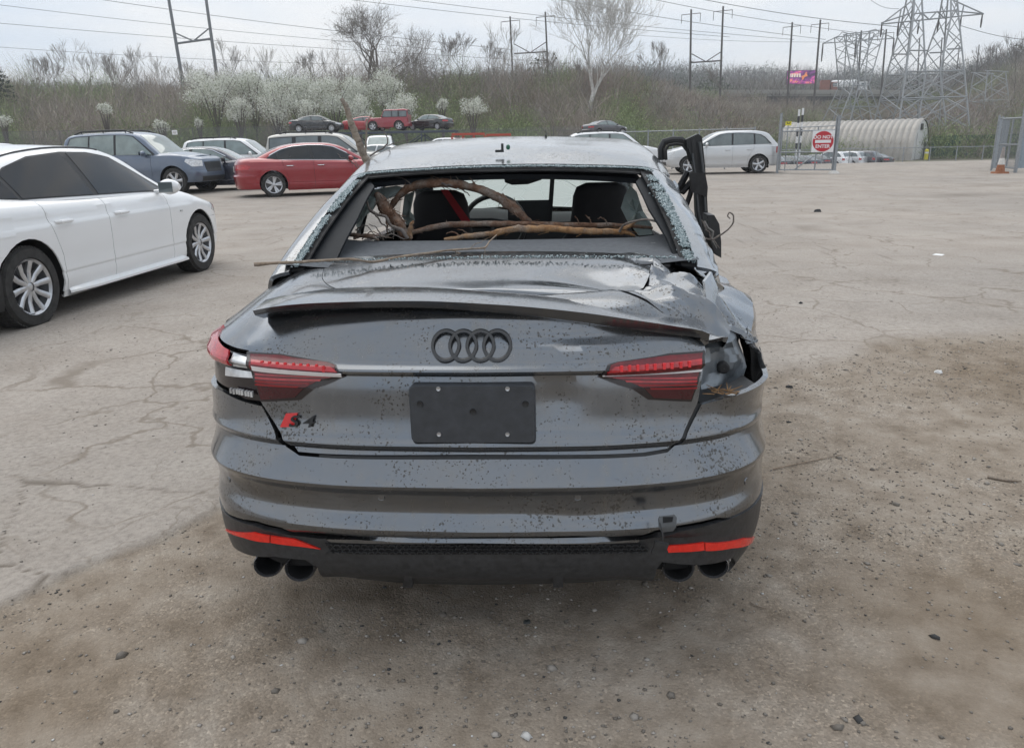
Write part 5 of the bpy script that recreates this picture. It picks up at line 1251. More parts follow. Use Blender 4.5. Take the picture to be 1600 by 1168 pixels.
def branch(label, pts, ys, rads, mat, twigs=(), n=70, rough=0.05, sides=12, splinters=0, name='tree_branch', cat='branch'):
    """pts in photo pixels at hero-local distances ys; twigs: lists of the same"""
    P_ = spline([h2w(np.array(hl(px, py, y))) for (px, py), y in zip(pts, ys)], n)
    r_ = np.interp(np.linspace(0, 1, n), np.linspace(0, 1, len(rads)), rads) * (1 + rough * rng.uniform(-1, 1, n))
    P_ = P_ + rng.normal(0, 1, P_.shape) * r_[:, None] * rough
    o = P_[0].copy(); root = empty(name, tuple(o)); tag(root, label, cat, None)
    mm = MB(); mm.tube(P_ - o, list(r_), sides)
    for i_, p_ in enumerate(mm.v):
        c_ = P_[i_ // sides] - o; d_ = np.array(p_) - c_; q_ = Vector(tuple(np.array(p_) * 26)); k_ = 1 + 0.30 * mnoise.noise(q_) + 0.16 * mnoise.noise(q_ * 3.1); mm.v[i_] = tuple(c_ + d_ * k_)
    for _ in range(splinters):
        i = random.randrange(1, n - 1); p = P_[i] - o; d = P_[min(i + 1, n - 1)] - P_[i - 1]; d /= np.linalg.norm(d) + 1e-9
        q = rng.normal(0, 1, 3); q -= d * (q @ d); q /= np.linalg.norm(q); p0 = p + q * r_[i] * 0.9; mm.bar(p0, p0 + q * r_[i] * 0.9 + d * random.uniform(-0.05, 0.05), r_[i] * 0.12, 4, 0.0006)
    mm.build('limb', mat, root, True, 60)
    for tw in twigs:
        tp, ty, tr = tw[:3]; Q = spline([h2w(np.array(hl(px, py, y))) for (px, py), y in zip(tp, ty)], max(8, 5 * len(tp)))
        Q = Q + rng.normal(0, 0.0015, Q.shape); mm = MB(); mm.tube(Q - o, list(np.linspace(tr, tr * 0.35, len(Q))), 6); mm.build('twig', tw[3] if len(tw) > 3 else mat, root)
    return root
branch('thick peeling branch arched across the cabin from left to centre', [(604, 338), (620, 310), (648, 290), (690, 286), (730, 291), (770, 304), (806, 328), (838, 358)], [1.42, 1.40, 1.38, 1.36, 1.34, 1.32, 1.30, 1.28], [0.009, 0.014, 0.017, 0.018, 0.018, 0.019, 0.019, 0.010], REDB,
       [([(690, 287), (715, 292), (735, 305)], [1.34] * 3, 0.005, VINE), ([(648, 292), (632, 280), (618, 276)], [1.37] * 3, 0.003, VINE), ([(806, 328), (795, 315), (785, 302)], [1.29] * 3, 0.006)], splinters=40)
branch('long brown branch lying straight across behind the front seats', [(640, 364), (668, 357), (705, 351), (760, 350), (830, 350), (900, 352), (960, 352), (1020, 356)], [1.24, 1.24, 1.24, 1.24, 1.24, 1.25, 1.26, 1.27], [0.009, 0.011, 0.012, 0.012, 0.011, 0.011, 0.010, 0.005], REDB, 
       [([(905, 350), (902, 342), (898, 338)], [1.24] * 3, 0.003), ([(925, 350), (920, 340), (914, 337)], [1.24] * 3, 0.003), ([(950, 352), (945, 343), (938, 340), (934, 342)], [1.24] * 4, 0.003)], splinters=24)
branch('pale peeled branch resting along the front edge of the parcel shelf', [(694, 374), (730, 369), (770, 365), (808, 358), (850, 357), (910, 361), (970, 362), (992, 368)], [1.17] * 8, [0.006, 0.010, 0.012, 0.014, 0.014, 0.013, 0.010, 0.003], WOOD,
       [([(720, 370), (706, 362), (698, 365)], [1.17] * 3, 0.004, REDB), ([(735, 368), (722, 360), (714, 358)], [1.17] * 3, 0.003, REDB), ([(968, 360), (985, 352), (996, 344)], [1.17] * 3, 0.010)], splinters=30)
branch('short thick split stump leaning inside the left rear pillar', [(590, 305), (600, 322), (614, 340), (626, 356), (636, 374)], [1.34, 1.32, 1.28, 1.24, 1.20], [0.016, 0.024, 0.026, 0.024, 0.020], REDB, [([(610, 330), (604, 345), (606, 370)], [1.25] * 3, 0.008), ([(640, 372), (642, 352), (646, 346)], [1.2] * 3, 0.012, WOOD)], splinters=50)
branch('grey vine winding down at the left of the smashed window', [(572, 310), (578, 328), (590, 335), (602, 338), (610, 352), (628, 360), (637, 373)], [1.22, 1.21, 1.20, 1.19, 1.18, 1.17, 1.16], [0.004, 0.0055, 0.006, 0.006, 0.006, 0.007, 0.007], VINE, [([(586, 334), (600, 352), (614, 366)], [1.19] * 3, 0.004), ([(615, 356), (615, 365), (614, 374)], [1.17] * 3, 0.004)], n=40, sides=7)
branch('tangle of short brown sticks at the left end of the parcel shelf', [(544, 366), (562, 368), (578, 370), (592, 375)], [1.15, 1.14, 1.13, 1.12], [0.007, 0.008, 0.007, 0.004], REDB, [([(556, 360), (570, 352), (584, 365), (596, 374)], [1.15] * 4, 0.003, VINE), ([(566, 374), (580, 362), (604, 372)], [1.15] * 3, 0.003), ([(600, 376), (588, 356), (576, 350)], [1.16] * 3, 0.003, VINE), ([(552, 372), (575, 366), (612, 372)], [1.14] * 3, 0.005), ([(590, 372), (610, 366), (634, 374)], [1.15] * 3, 0.004, VINE)])
branch('long thin twig lying across the left of the trunk deck', [(397, 413), (430, 411), (470, 409), (520, 406), (550, 405), (582, 409), (620, 402), (665, 396), (700, 391), (730, 389), (757, 387), (765, 377), (776, 367)], [0.46, 0.49, 0.52, 0.55, 0.57, 0.57, 0.60, 0.64, 0.68, 0.70, 0.72, 0.76, 0.80], [0.006, 0.005, 0.0045, 0.0045, 0.0045, 0.0043, 0.004, 0.004, 0.0035, 0.003, 0.003, 0.0025, 0.0018], TWIG,
       [([(708, 391), (720, 397), (734, 406)], [0.72, 0.71, 0.70], 0.0025), ([(716, 395), (722, 402), (724, 406)], [0.71] * 3, 0.0018), ([(728, 390), (744, 382), (762, 372)], [0.74, 0.76, 0.78], 0.0016), ([(756, 387), (760, 393), (772, 393)], [0.75] * 3, 0.0016)], n=60, rough=0.05, sides=7)
branch('curled dark twig sticking out past the right rear pillar', [(968, 362), (974, 352), (990, 346), (1012, 343), (1036, 349), (1062, 358), (1090, 370), (1112, 374), (1122, 369), (1138, 358), (1146, 346), (1146, 337), (1140, 332), (1137, 337), (1141, 342)], [1.12, 1.10, 1.06, 1.0, 0.96, 0.92, 0.88, 0.86, 0.86, 0.86, 0.86, 0.86, 0.86, 0.86, 0.86], [0.0045, 0.0045, 0.004, 0.004, 0.004, 0.0038, 0.0036, 0.0034, 0.0034, 0.003, 0.003, 0.0025, 0.002, 0.002, 0.0015], VINE,
       [([(1112, 374), (1106, 362), (1100, 350), (1096, 344)], [0.86] * 4, 0.003), ([(1114, 374), (1120, 382), (1124, 388)], [0.86] * 3, 0.0025), ([(1062, 358), (1072, 364), (1080, 372)], [0.91] * 3, 0.002)], n=70, rough=0.06, sides=7)
branch('broken grey branch standing up beyond the left edge of the roof', [(533, 154), (541, 168), (546, 184), (552, 200), (559, 218), (566, 236), (574, 258)], [2.1] * 7, [0.009, 0.012, 0.014, 0.015, 0.017, 0.018, 0.018], BARK,
       [([(571, 240), (572, 214), (573, 192), (578, 183), (580, 180)], [2.05] * 5, 0.006), ([(578, 243), (600, 230), (606, 220), (601, 206), (590, 195), (584, 186)], [2.0] * 6, 0.004, VINE), ([(604, 228), (625, 222), (650, 216)], [2.0] * 3, 0.003, VINE), ([(560, 262), (545, 250), (533, 246), (528, 240)], [1.9] * 4, 0.003, VINE), ([(575, 272), (560, 258), (552, 250)], [1.8] * 3, 0.003, VINE)], rough=0.08)
# ------------------------------------------------------------------ other vehicles
def X_at(px, Y): return (px - 800) / (F / cp) * Y + 0.0     # near the horizon
def tz(x, y): return float(ground_z(np.array([x]), np.array([y]))[0][0])
WHITE = paint('white_paint', (0.80, 0.81, 0.82), 0.0, 0.28, 0.06)
BLUEG = paint('blue_grey_paint', (0.115, 0.15, 0.21), 0.45, 0.3, 0.12)
NAVY = paint('navy_paint', (0.012, 0.018, 0.04), 0.3, 0.25, 0.06)
REDP = paint('red_paint', (0.27, 0.014, 0.022), 0.25, 0.28, 0.05)
CHAMP = paint('champagne_paint', (0.44, 0.43, 0.40), 0.4, 0.35, 0.2)
SILV = paint('silver_paint', (0.56, 0.57, 0.58), 0.45, 0.3, 0.1)
BLKP = paint('black_paint', (0.014, 0.014, 0.017), 0.2, 0.25, 0.12)
DGREY = paint('dark_grey_paint', (0.06, 0.06, 0.07), 0.3, 0.3, 0.15)
BRED = paint('bright_red_paint', (0.40, 0.015, 0.02), 0.1, 0.3, 0.1)
CRIM = paint('crimson_paint', (0.30, 0.02, 0.035), 0.1, 0.35, 0.12)
LGLASS = glassy('pale_glass', (0.20, 0.245, 0.24), 1.0, 0.06, 0.2)
def rear_axle(contact, head, side, half, s): 
    r_ = np.array([math.cos(head), -math.sin(head)]) * side * half * s
    return (contact[0] - r_[0], contact[1] - r_[1], 0.0)
# white saloon, front left of the picture
h = R(5.9); g = gpt(64, 510)
A4 = variant(SEDAN, hz=0.80)
wa = make_car('white_sedan', 'white sedan with dark tinted windows parked nearest on the left', 'car', rear_axle(g, h, 1, 0.88, 1.04), h, A4, WHITE, 1.04, 3, glass=TINT, spokes=10, twin=False)
def white_extras(root):
    b = Body(A4)
    # filler flap, black rear bumper edge, model badge, sill fin, roof strip
    T = b.tt
    patch('fuel_flap', [(T(0.72), 0.74), (T(0.90), 0.74), (T(0.92), 0.88), (T(0.74), 0.89)], b.S, np.arange(0, 3, 0.05), np.arange(0.2, 1.1, 0.05), WHITE, root, 0.003, 0.004)
    patch('bumper_apron', [(0.2, 0.20), (T(0.66), 0.20), (T(0.685), 0.52), (T(0.45), 0.50), (0.2, 0.48)], b.S, np.arange(0, 3, 0.05), np.arange(0.2, 1.1, 0.05), BLACK, root, 0.008, 0.02)
    yy = np.linspace(1.45, 3.40, 12); mm = MB(); V = []
    for y in yy:
        x = float(b.S(T(y), 0.24)[0]); k = 0.055 * math.sin(math.pi * min(1, (y - 1.40) / 0.5) / 2)
        V += [(x - 0.01, y, 0.245), (x + k, y, 0.215), (x + k, y, 0.195), (x - 0.03, y, 0.165)]
    mm.addm(V, [(i * 4 + j, i * 4 + j + 1, (i + 1) * 4 + j + 1, (i + 1) * 4 + j) for i in range(11) for j in range(3)]); mm.build('side_skirt', WHITE, root)
    mm = MB(); mm.tube([tuple(p) for p in b.G(np.full(12, 0.47), np.linspace(0.95, 2.7, 12)) + np.array([0, 0, 0.006])], 0.007, 6); mm.build('roof_strip', BLACK, root)
    c = b.S(T(3.42), 0.72); mm = MB(); mm.box(c + np.array([0.004, 0, 0]), (0.006, 0.05, 0.016)); mm.build('wing_badge', ALLOY, root)
white_extras(wa)
# blue-grey four-by-four
GXS = variant(SUV, gh={k: [(y if y < 1 else 1 + (y - 1) * 0.93, z) for y, z in v] for k, v in SUV['gh'].items()}, dlo=[(y if y < 1 else 1 + (y - 1) * 0.93, z) for y, z in SUV['dlo']], windows=[[(y if y < 1 else 1 + (y - 1) * 0.93, z) for y, z in w_] for w_ in SUV['windows']], ws=(2.72, 3.38), ycowl=3.4, ymir=2.95, L=4.608, plan=[(x, y if y < 4 else 4 + (y - 4) * 0.78) for x, y in SUV['plan']],
    zs=[(0, 1.05), (1.0, 1.05), (2.8, 1.04), (3.6, 1.04), (4.3, 0.98), (4.78, 0.92)],
    headl=[(0.55, 0.78), (0.52, 0.95), (1.02, 1.0), (1.08, 0.92), (0.9, 0.78)], rocker=BLUEG)
h = R(99); s = 1.10; g = gpt(276, 304)
ax = rear_axle(g, h, 1, 0.90, s); wb = 2.78 * s
gx = make_car('blue_suv', 'blue-grey boxy off-road SUV with roof rails behind the white sedan', 'car', (ax[0] - math.sin(h) * wb, ax[1] - math.cos(h) * wb, 0), h, GXS, BLUEG, s, 2, rails='black', spokes=6, glass=LGLASS)
# dark blue saloon
COUPE = variant(SEDAN, gh=dict(SEDAN['gh'], zt=[(0.45, 0.98), (0.60, 1.03), (0.85, 1.12), (1.20, 1.245), (1.6, 1.345), (2.1, 1.40), (2.55, 1.395), (2.9, 1.33), (3.35, 1.11), (3.78, 0.90)]),
    dlo=[(0.90, 1.0), (1.10, 1.09), (1.40, 1.20), (1.72, 1.285), (2.1, 1.325), (2.45, 1.32), (2.76, 1.265), (3.08, 1.11), (3.42, 0.955), (3.36, 0.93)],
    windows=[[(0.98, 1.01), (1.12, 1.08), (1.40, 1.185), (1.70, 1.268), (2.02, 1.305), (2.10, 0.975)], [(2.18, 0.972), (2.12, 1.31), (2.44, 1.305), (2.74, 1.25), (3.04, 1.105), (3.32, 0.945)]], bl=(0.62, 1.25))
make_car('navy_sedan', 'dark navy blue sedan between the blue-grey SUV and the red sedan', 'car', (X_at(352, 27.4) - 2.15, 27.9, 0), R(86), COUPE, NAVY, 1.05, 2, glass=LGLASS, chrome_trim=True, black_roof=True)
# red saloon
h = R(70); g = gpt(430, 308); s = 1.06
SEN = variant(SEDAN, R=0.33, L=4.70, hz=0.82)
make_car('red_sedan', 'red sedan with chrome window trim parked beyond the wreck on the left', 'car', rear_axle(g, h, 1, 0.88, s), h, SEN, REDP, s, 2, glass=TINT, chrome_trim=True, rim=ALLOY, spokes=10, twin=True)
make_car('white_suv', 'white SUV with black roof rails, second row, behind the navy sedan', 'car', (X_at(405, 33.5) - 2.1, 33.8, 0), R(90), SUV, WHITE, 1.0, 1, glass=LGLASS, rails='black')
COM = variant(SUV, gh=dict(SUV['gh'], zt=[(0.06, 1.02), (0.09, 1.12), (0.14, 1.40), (0.20, 1.70), (0.36, 1.775), (1.2, 1.82), (2.0, 1.82), (2.55, 1.79), (2.85, 1.70), (3.20, 1.44), (3.62, 1.10), (3.7, 1.02)]),
    dlo=[(0.24, 1.15), (0.26, 1.66), (0.72, 1.69), (1.6, 1.72), (2.4, 1.71), (2.68, 1.66), (3.02, 1.42), (3.40, 1.14), (3.36, 1.11)],
    windows=[[(0.27, 1.17), (0.29, 1.63), (1.08, 1.665), (1.08, 1.17)], [(1.22, 1.17), (1.22, 1.67), (1.6, 1.69), (2.00, 1.69), (2.0, 1.16)], [(2.14, 1.15), (2.12, 1.69), (2.4, 1.68), (2.66, 1.635), (2.98, 1.41), (3.32, 1.13)]], bl=(0.10, 0.19))
make_car('champagne_suv', 'beige boxy SUV with black roof rack right behind the red sedan', 'car', (X_at(421, 29.5) + 1.03, 30.0, 0), R(90), COM, CHAMP, 1.03, 2, rails='black', glass=PANE)
make_car('white_suv', 'white SUV, only its roof showing at the far left edge', 'car', (X_at(58, 37) - 3.2, 37.5, 0), R(90), SUV, WHITE, 1.02, 1, rails='black', glass=LGLASS)
# pickup far off
PICK = variant(SUV, gh=dict(SUV['gh'], zt=[(1.55, 1.02), (1.60, 1.15), (1.68, 1.5), (1.78, 1.72), (2.0, 1.80), (2.4, 1.79), (2.85, 1.70), (3.20, 1.44), (3.62, 1.10), (3.7, 1.02)]),
    dlo=[(1.72, 1.15), (1.84, 1.66), (2.4, 1.705), (2.68, 1.66), (3.02, 1.42), (3.40, 1.14)], windows=[[(1.78, 1.16), (1.88, 1.64), (2.05, 1.66), (2.05, 1.15)], [(2.12, 1.13), (2.10, 1.69), (2.4, 1.68), (2.66, 1.635), (2.98, 1.41), (3.32, 1.13)]], bl=(1.6, 1.76))
make_car('white_pickup', 'small white pickup far off between the blue-grey SUV and the fence', 'car', (X_at(266, 52) - 3.4, 52, tz(X_at(255, 52), 52)), R(92), PICK, WHITE, 1.0, 0)
make_car('white_pickup', 'white pickup facing the camera under the car racks, beside the broken branch', 'car', (X_at(589, 50), 54, tz(X_at(589, 52), 52)), R(176), PICK, WHITE, 1.1, 0, glass=LGLASS)
make_car('silver_sedan', 'pale silver car low in the far row right of the broken branch', 'car', (X_at(655, 44) - 1.0, 45, 0), R(-80), SEDAN, SILV, 1.0, 0)
make_car('white_van', 'white car far off behind the steel racks', 'car', (X_at(722, 60), 62, tz(-3, 62)), R(-75), SUV, WHITE, 1.0, 0)
# on the racks
ZR = 2.45
JEEP = variant(COM, L=4.2, yf=3.35, ya=0.92, R=0.42, doors=(1.15, 1.95, 2.7),
    plan=[(0, 0), (0.45, 0.01), (0.72, 0.05), (0.80, 0.12), (0.84, 0.3), (0.86, 0.9), (0.86, 2.6), (0.86, 3.7), (0.83, 3.95), (0.72, 4.1), (0.45, 4.18), (0, 4.2)],
    zs=[(0, 1.08), (2.6, 1.08), (3.4, 1.06), (4.2, 1.04)], ht=[(0, 0.06), (4.2, 0.06)], D=0.10, DF=0.1, W=0.86, lid=0.6,
    gh=dict(zt=[(0.06, 1.02), (0.08, 1.2), (0.11, 1.70), (0.18, 1.80), (1.2, 1.84), (2.2, 1.83), (2.32, 1.78), (2.48, 1.40), (2.62, 1.10), (2.68, 1.02)], xr=[(0.1, 0.70), (2.7, 0.70)], xb=[(0.1, 0.78), (2.7, 0.78)], zb=[(0.1, 1.05), (2.7, 1.05)]),
    dlo=[(0.16, 1.16), (0.18, 1.70), (2.26, 1.74), (2.50, 1.16)], windows=[[(0.2, 1.2), (0.22, 1.66), (0.85, 1.68), (0.85, 1.2)], [(1.0, 1.2), (1.0, 1.69), (1.5, 1.70), (1.5, 1.2)], [(1.6, 1.2), (1.6, 1.70), (2.22, 1.70), (2.42, 1.2)]], ws=(2.34, 2.6), bl=(0.09, 0.12), ycowl=2.62, ybase=0.15, ymir=2.4, zmir=1.25, rail=(0.3, 2.0),
    tail=[(0.62, 0.8), (0.62, 1.0), (0.74, 1.0), (0.74, 0.8)], headl=[(0.28, 0.78), (0.28, 0.96), (0.52, 0.96), (0.52, 0.78)], grille=(0.72, 0.98, 0.24), lower=(0.42, 0.52, 0.5))
make_car('black_sedan', 'black sedan on top of the steel racks, leftmost of the raised cars', 'car', (X_at(462, 70) + 1.05, 70, ZR + 0.06), R(90), COUPE, BLKP, 1.0, 1, 'cars raised on racks', glass=PANE)
make_car('red_coupe', 'low bright red coupe on the racks between black sedan and crimson off-roader', 'car', (X_at(543, 71.5) + 0.95, 71.8, ZR + 0.06), R(84), COUPE, BRED, 0.92, 1, 'cars raised on racks')
make_car('crimson_offroader', 'crimson square-cut off-roader with open spare-wheel back on the racks', 'car', (X_at(652, 70) - 0.9 + 0.0, 70, ZR + 0.06), R(-84), JEEP, CRIM, 0.95, 1, 'cars raised on racks', spokes=5)
make_car('dark_sedan', 'dark sedan at the right end of the racks facing left', 'car', (X_at(708, 70) - 0.5, 70.5, ZR + 0.06), R(-62), SEDAN, BLKP, 0.92, 1, 'cars raised on racks', glass=LGLASS)
make_car('dark_coupe', 'lone dark coupe raised high beyond the middle of the wreck roof', 'car', (X_at(930, 70) + 0.2, 69.5, 1.72), R(58), COUPE, DGREY, 0.92, 1, 'cars raised on racks', glass=LGLASS)
STEEL = plain('blue_steel', (0.06, 0.075, 0.10), 0.55, 0.3, var=0.3)
def rack(label, x0, x1, y, z, mat, zb=0.0, depth=2.2, n=None, name='steel_rack', group=None):
    o = empty(name, ((x0 + x1) / 2, y, zb)); tag(o, label, 'rack', group); cx = (x0 + x1) / 2; n = n or max(2, int((x1 - x0) / 2.6))
    for yy in (-depth / 2, depth / 2):
        mm = MB(); mm.box((0, yy, z - zb - 0.08), (x1 - x0, 0.12, 0.16)); mm.build('beam', mat, o, False)
        for k in range(n + 1):
            xx = x0 - cx + (x1 - x0) * k / n; mm = MB(); mm.box((xx, yy, (z - zb - 0.18) / 2), (0.10, 0.10, z - zb - 0.18)); mm.build('post', mat, o, False)
        for k in range(n):
            xa = x0 - cx + (x1 - x0) * k / n; xb = xa + (x1 - x0) / n; mm = MB(); mm.bar((xa, yy, 0.2 if k % 2 else z - zb - 0.3), (xb, yy, z - zb - 0.3 if k % 2 else 0.2), 0.05, 5); mm.build('brace', mat, o, False)
    for k in range(int((x1 - x0) / 0.9)):
        mm = MB(); mm.box((x0 - cx + 0.4 + k * 0.9, 0, z - zb - 0.02), (0.5, depth, 0.03)); mm.build('deck_plate', mat, o, False)
    return o
rack('dark blue-grey steel rack carrying the raised black and red cars', X_at(455, 70), X_at(722, 70), 70.5, ZR, STEEL, 0, 3.0)
rack('dark steel stand under the lone raised coupe', X_at(905, 70), X_at(985, 70), 70, 1.66, STEEL, tz(X_at(945, 70), 70), 2.6)
ORANGE = plain('orange_steel', (0.42, 0.07, 0.04), 0.6, 0.1, var=0.25)
rack('orange-red steel racking, left bay, showing above the wreck roof', X_at(715, 62), X_at(765, 62), 62, 2.1, ORANGE, 0, 1.6, 3, 'orange_rack', 'orange racking')
rack('orange-red steel racking, right bay, showing above the wreck roof', X_at(768, 62), X_at(806, 62), 62, 2.0, ORANGE, 0, 1.6, 2, 'orange_rack', 'orange racking')
rack('low dark steel racking between the orange bays and the lone coupe', X_at(810, 66), X_at(902, 66), 66, 1.75, STEEL, 0, 2.0)
# right of the wreck
make_car('white_suv', 'white SUV half hidden behind the right side of the wreck roof', 'car', (X_at(1052, 36) - 3.7, 36.4, 0), R(90), SUV, WHITE, 0.98, 1, rails='black', glass=LGLASS)
MDX = variant(SUV, gh=dict(SUV['gh'], zt=[(0.12, 1.02), (0.20, 1.12), (0.42, 1.36), (0.62, 1.58), (0.9, 1.66), (1.5, 1.70), (2.0, 1.70), (2.45, 1.675), (2.8, 1.58), (3.20, 1.35), (3.62, 1.08), (3.7, 1.02)], xr=[(0.1, 0.70), (0.6, 0.62), (1.5, 0.66), (2.6, 0.66), (3.2, 0.72), (3.7, 0.78)]),
    dlo=[(0.52, 1.15), (0.78, 1.42), (0.95, 1.52), (1.3, 1.575), (1.8, 1.60), (2.3, 1.59), (2.6, 1.54), (3.02, 1.33), (3.40, 1.12), (3.36, 1.10)],
    windows=[[(0.60, 1.16), (0.80, 1.38), (0.97, 1.49), (1.18, 1.53), (1.18, 1.14)], [(1.25, 1.14), (1.25, 1.545), (1.7, 1.575), (2.04, 1.575), (2.06, 1.12)], [(2.13, 1.12), (2.12, 1.575), (2.32, 1.565), (2.58, 1.515), (2.98, 1.32), (3.32, 1.12)]], ws=(2.82, 3.56), bl=(0.24, 0.58), R=0.36, sill=0.30)
h = R(-86); g = gpt(1184, 271)
make_car('silver_suv', 'silver SUV facing left beside the do-not-enter gate', 'car', rear_axle(g, h, -1, 0.90, 0.98), h, MDX, SILV, 0.98, 2, glass=PANE, spokes=5)
# cars by the round-roofed shed
for i, (px, lab, cl, sp_) in enumerate(((1300, 'dark car partly hidden behind the gate post near the shed', DGREY, SEDAN), (1326, 'white SUV in the row of cars before the round-roofed shed', WHITE, MDX), (1352, 'silver-white hatchback beside the white SUV before the shed', SILV, MDX), (1373, 'dark SUV, second from the right end in the row by the shed', DGREY, MDX), (1392, 'black sedan at the right end of the row by the shed', BLKP, SEDAN))):
    Y = 77; x = X_at(px, Y); make_car('parked_car', lab, 'car', (x, Y, tz(x, Y)), R(-34), sp_, cl, 0.92, 1 if i in (1, 2) else 0, 'cars parked before the shed', glass=PANE, tyre_detail=1)
for px, lab, cl in ((1232, 'dark car behind the gate mesh nearest the silver SUV', DGREY), (1256, 'black car behind the middle of the gate mesh', BLKP), (1279, 'dark blue car behind the gate mesh below the round sign', NAVY)):
    Y = 72; x = X_at(px, Y); make_car('parked_car', lab, 'car', (x, Y, tz(x, Y)), R(-35), SEDAN, cl, 0.95, 0, 'cars parked before the shed')

# ------------------------------------------------------------------ gate, fences, shed
GALV = plain('galvanised', (0.30, 0.32, 0.34), 0.45, 0.5, var=0.2)
WIRE = plain('fence_wire', (0.20, 0.22, 0.235), 0.5, 0.4)
def chain(name, p0, p1, z0, z1, step, r, par, off):
    """diamond wire between two points, one mesh"""
    p0 = np.array(p0) ; p1 = np.array(p1); Lh = np.linalg.norm(p1 - p0); d = (p1 - p0) / Lh; hh = z1 - z0; V = []; Fc = []
    nrm = np.array([d[1], -d[0]])
    for sgn in (1, -1):
        for k in np.arange(-hh, Lh, step):
            a0, a1 = max(0, k), min(Lh, k + hh)
            if a1 - a0 < 0.02: continue
            za, zc = (a0 - k), (a1 - k)
            if sgn < 0: za, zc = hh - za, hh - zc
            b0 = len(V)
            for a_, z_ in ((a0, za), (a1, zc)):
                q = p0 + d * a_ + nrm * 0.004 * sgn
                V += [(q[0] - off[0], q[1] - off[1], z0 + z_ + r - off[2]), (q[0] + nrm[0] * r - off[0], q[1] + nrm[1] * r - off[1], z0 + z_ - r - off[2]), (q[0] - nrm[0] * r - off[0], q[1] - nrm[1] * r - off[1], z0 + z_ - r - off[2])]
            Fc += [(b0, b0 + 1, b0 + 4, b0 + 3), (b0 + 1, b0 + 2, b0 + 5, b0 + 4), (b0 + 2, b0, b0 + 3, b0 + 5)]
    o = add(name, V, Fc, WIRE, par, False); o['kind'] = 'stuff'; return o
def fence(label, p0, p1, h, nposts, step=0.16, r=0.004, mesh_=True, name='chain_fence', top=True, post_r=0.035, zfun=tz, gm=None):
    gm = gm or GALV
    p0 = np.array(p0); p1 = np.array(p1); z0 = zfun(*p0); off = np.array([p0[0], p0[1], z0]); o = empty(name, tuple(off)); tag(o, label, 'fence')
    for k in range(nposts):
        q = p0 + (p1 - p0) * k / (nposts - 1); zz = zfun(*q) - z0; mm = MB(); mm.bar((q[0] - off[0], q[1] - off[1], zz), (q[0] - off[0], q[1] - off[1], zz + h + 0.08), post_r, 6); mm.build('post', gm, o)
    z1 = zfun(*p1) - z0
    if top:
        mm = MB(); mm.bar((0, 0, h), (p1[0] - p0[0], p1[1] - p0[1], z1 + h), 0.022, 6); mm.build('top_rail', gm, o)
    if mesh_: chain('wire_mesh', p0, p1, z0 + 0.05, z0 + h - 0.02, step, r, o, off)
    return o
gA, gB = gpt(1214, 271), gpt(1303, 271)
def gate():
    o = empty('swing_gate', (gA[0], gA[1], 0)); tag(o, 'grey chain-link gate leaf with a round red sign beside the silver SUV', 'gate')
    d = np.array(gB[:2] - gA[:2]); top = 1.58; mid = 0.80; bot = 0.14
    def P_(f, z): return (d[0] * f, d[1] * f, z)
    for f, hh, r_ in ((0, 2.25, 0.05), (1.0, 2.1, 0.06)): mm = MB(); mm.bar(P_(f, 0), P_(f, hh), r_, 8); mm.build('post', GALV, o)
    for z in (top, mid, bot): mm = MB(); mm.bar(P_(0.03, z), P_(0.97, z), 0.028, 6); mm.build('rail', GALV, o)
    mm = MB(); mm.bar(P_(0.03, top + 0.12), P_(0.97, top + 0.16), 0.018, 6); mm.build('rail', GALV, o)
    for f in (0.04, 0.35, 0.66, 0.96): mm = MB(); mm.bar(P_(f, bot), P_(f, top + (0.14 if f < 0.9 else 0.5)), 0.026, 6); mm.build('stile', GALV, o)
    mm = MB(); mm.bar(P_(0.30, bot), P_(0.62, mid - 0.15), 0.024, 6); mm.build('brace', GALV, o)
    chain('wire_mesh', gA[:2], gB[:2], bot, top, 0.11, 0.0035, o, np.array([gA[0], gA[1], 0]))
    mm = MB(); mm.lathe([(0.001, 0.12), (0.12, 0.10), (0.2, 0.03), (0.22, 0.0)], 'Z', P_(1.0, 0), 10); mm.build('footing', plain('pale_concrete', (0.55, 0.53, 0.5), 0.9), o)
gate()
def sign():
    Y = float(gA[1] + (gB[1] - gA[1]) * 0.8) - 0.10; c = atY(1286, 221, Y); s = 31 / F * Y * 1.0
    d = np.array(gB[:2] - gA[:2]); an = math.atan2(d[1], d[0])
    o = empty('traffic_sign', tuple(c), an); tag(o, 'square white sign with a red disc reading DO NOT ENTER hung on the gate', 'sign')
    WS = plain('sign_white', (0.78, 0.78, 0.79), 0.4, var=0.05); RS = plain('sign_red', (0.48, 0.02, 0.035), 0.4, var=0.08)
    mm = MB(); mm.box((0, 0, 0), (s, 0.006, s)); mm.build('panel', WS, o, False)
    mm = MB(); mm.lathe([(0.001, -0.0075), (s * 0.475, -0.0075), (s * 0.475, -0.003)], 'Y', (0, 0, 0), 40); mm.build('red_disc', RS, o)
    mm = MB(); mm.box((0, -0.009, 0), (s * 0.72, 0.004, s * 0.14)); mm.build('white_bar', WS, o, False)
    for txt, zz in (('DO NOT', 0.13), ('ENTER', -0.30)):
        cu = bpy.data.curves.new('word', 'FONT'); cu.body = txt; cu.size = s * 0.22; cu.extrude = 0.002; cu.offset = 0.004; cu.align_x = 'CENTER'
        tmp = bpy.data.objects.new('word', cu); me = bpy.data.meshes.new_from_object(tmp); bpy.data.objects.remove(tmp)
        me.transform(Matrix.Translation((0, -0.010, zz * s)) @ Matrix.Rotation(math.pi / 2, 4, 'X')); me.materials.clear(); me.materials.append(WS)
        link(bpy.data.objects.new('lettering', me), o)
sign()
o = empty('warning_sign', tuple(atY(1232, 193, 33))); tag(o, 'small yellow warning plate above the chain-link gate', 'sign')
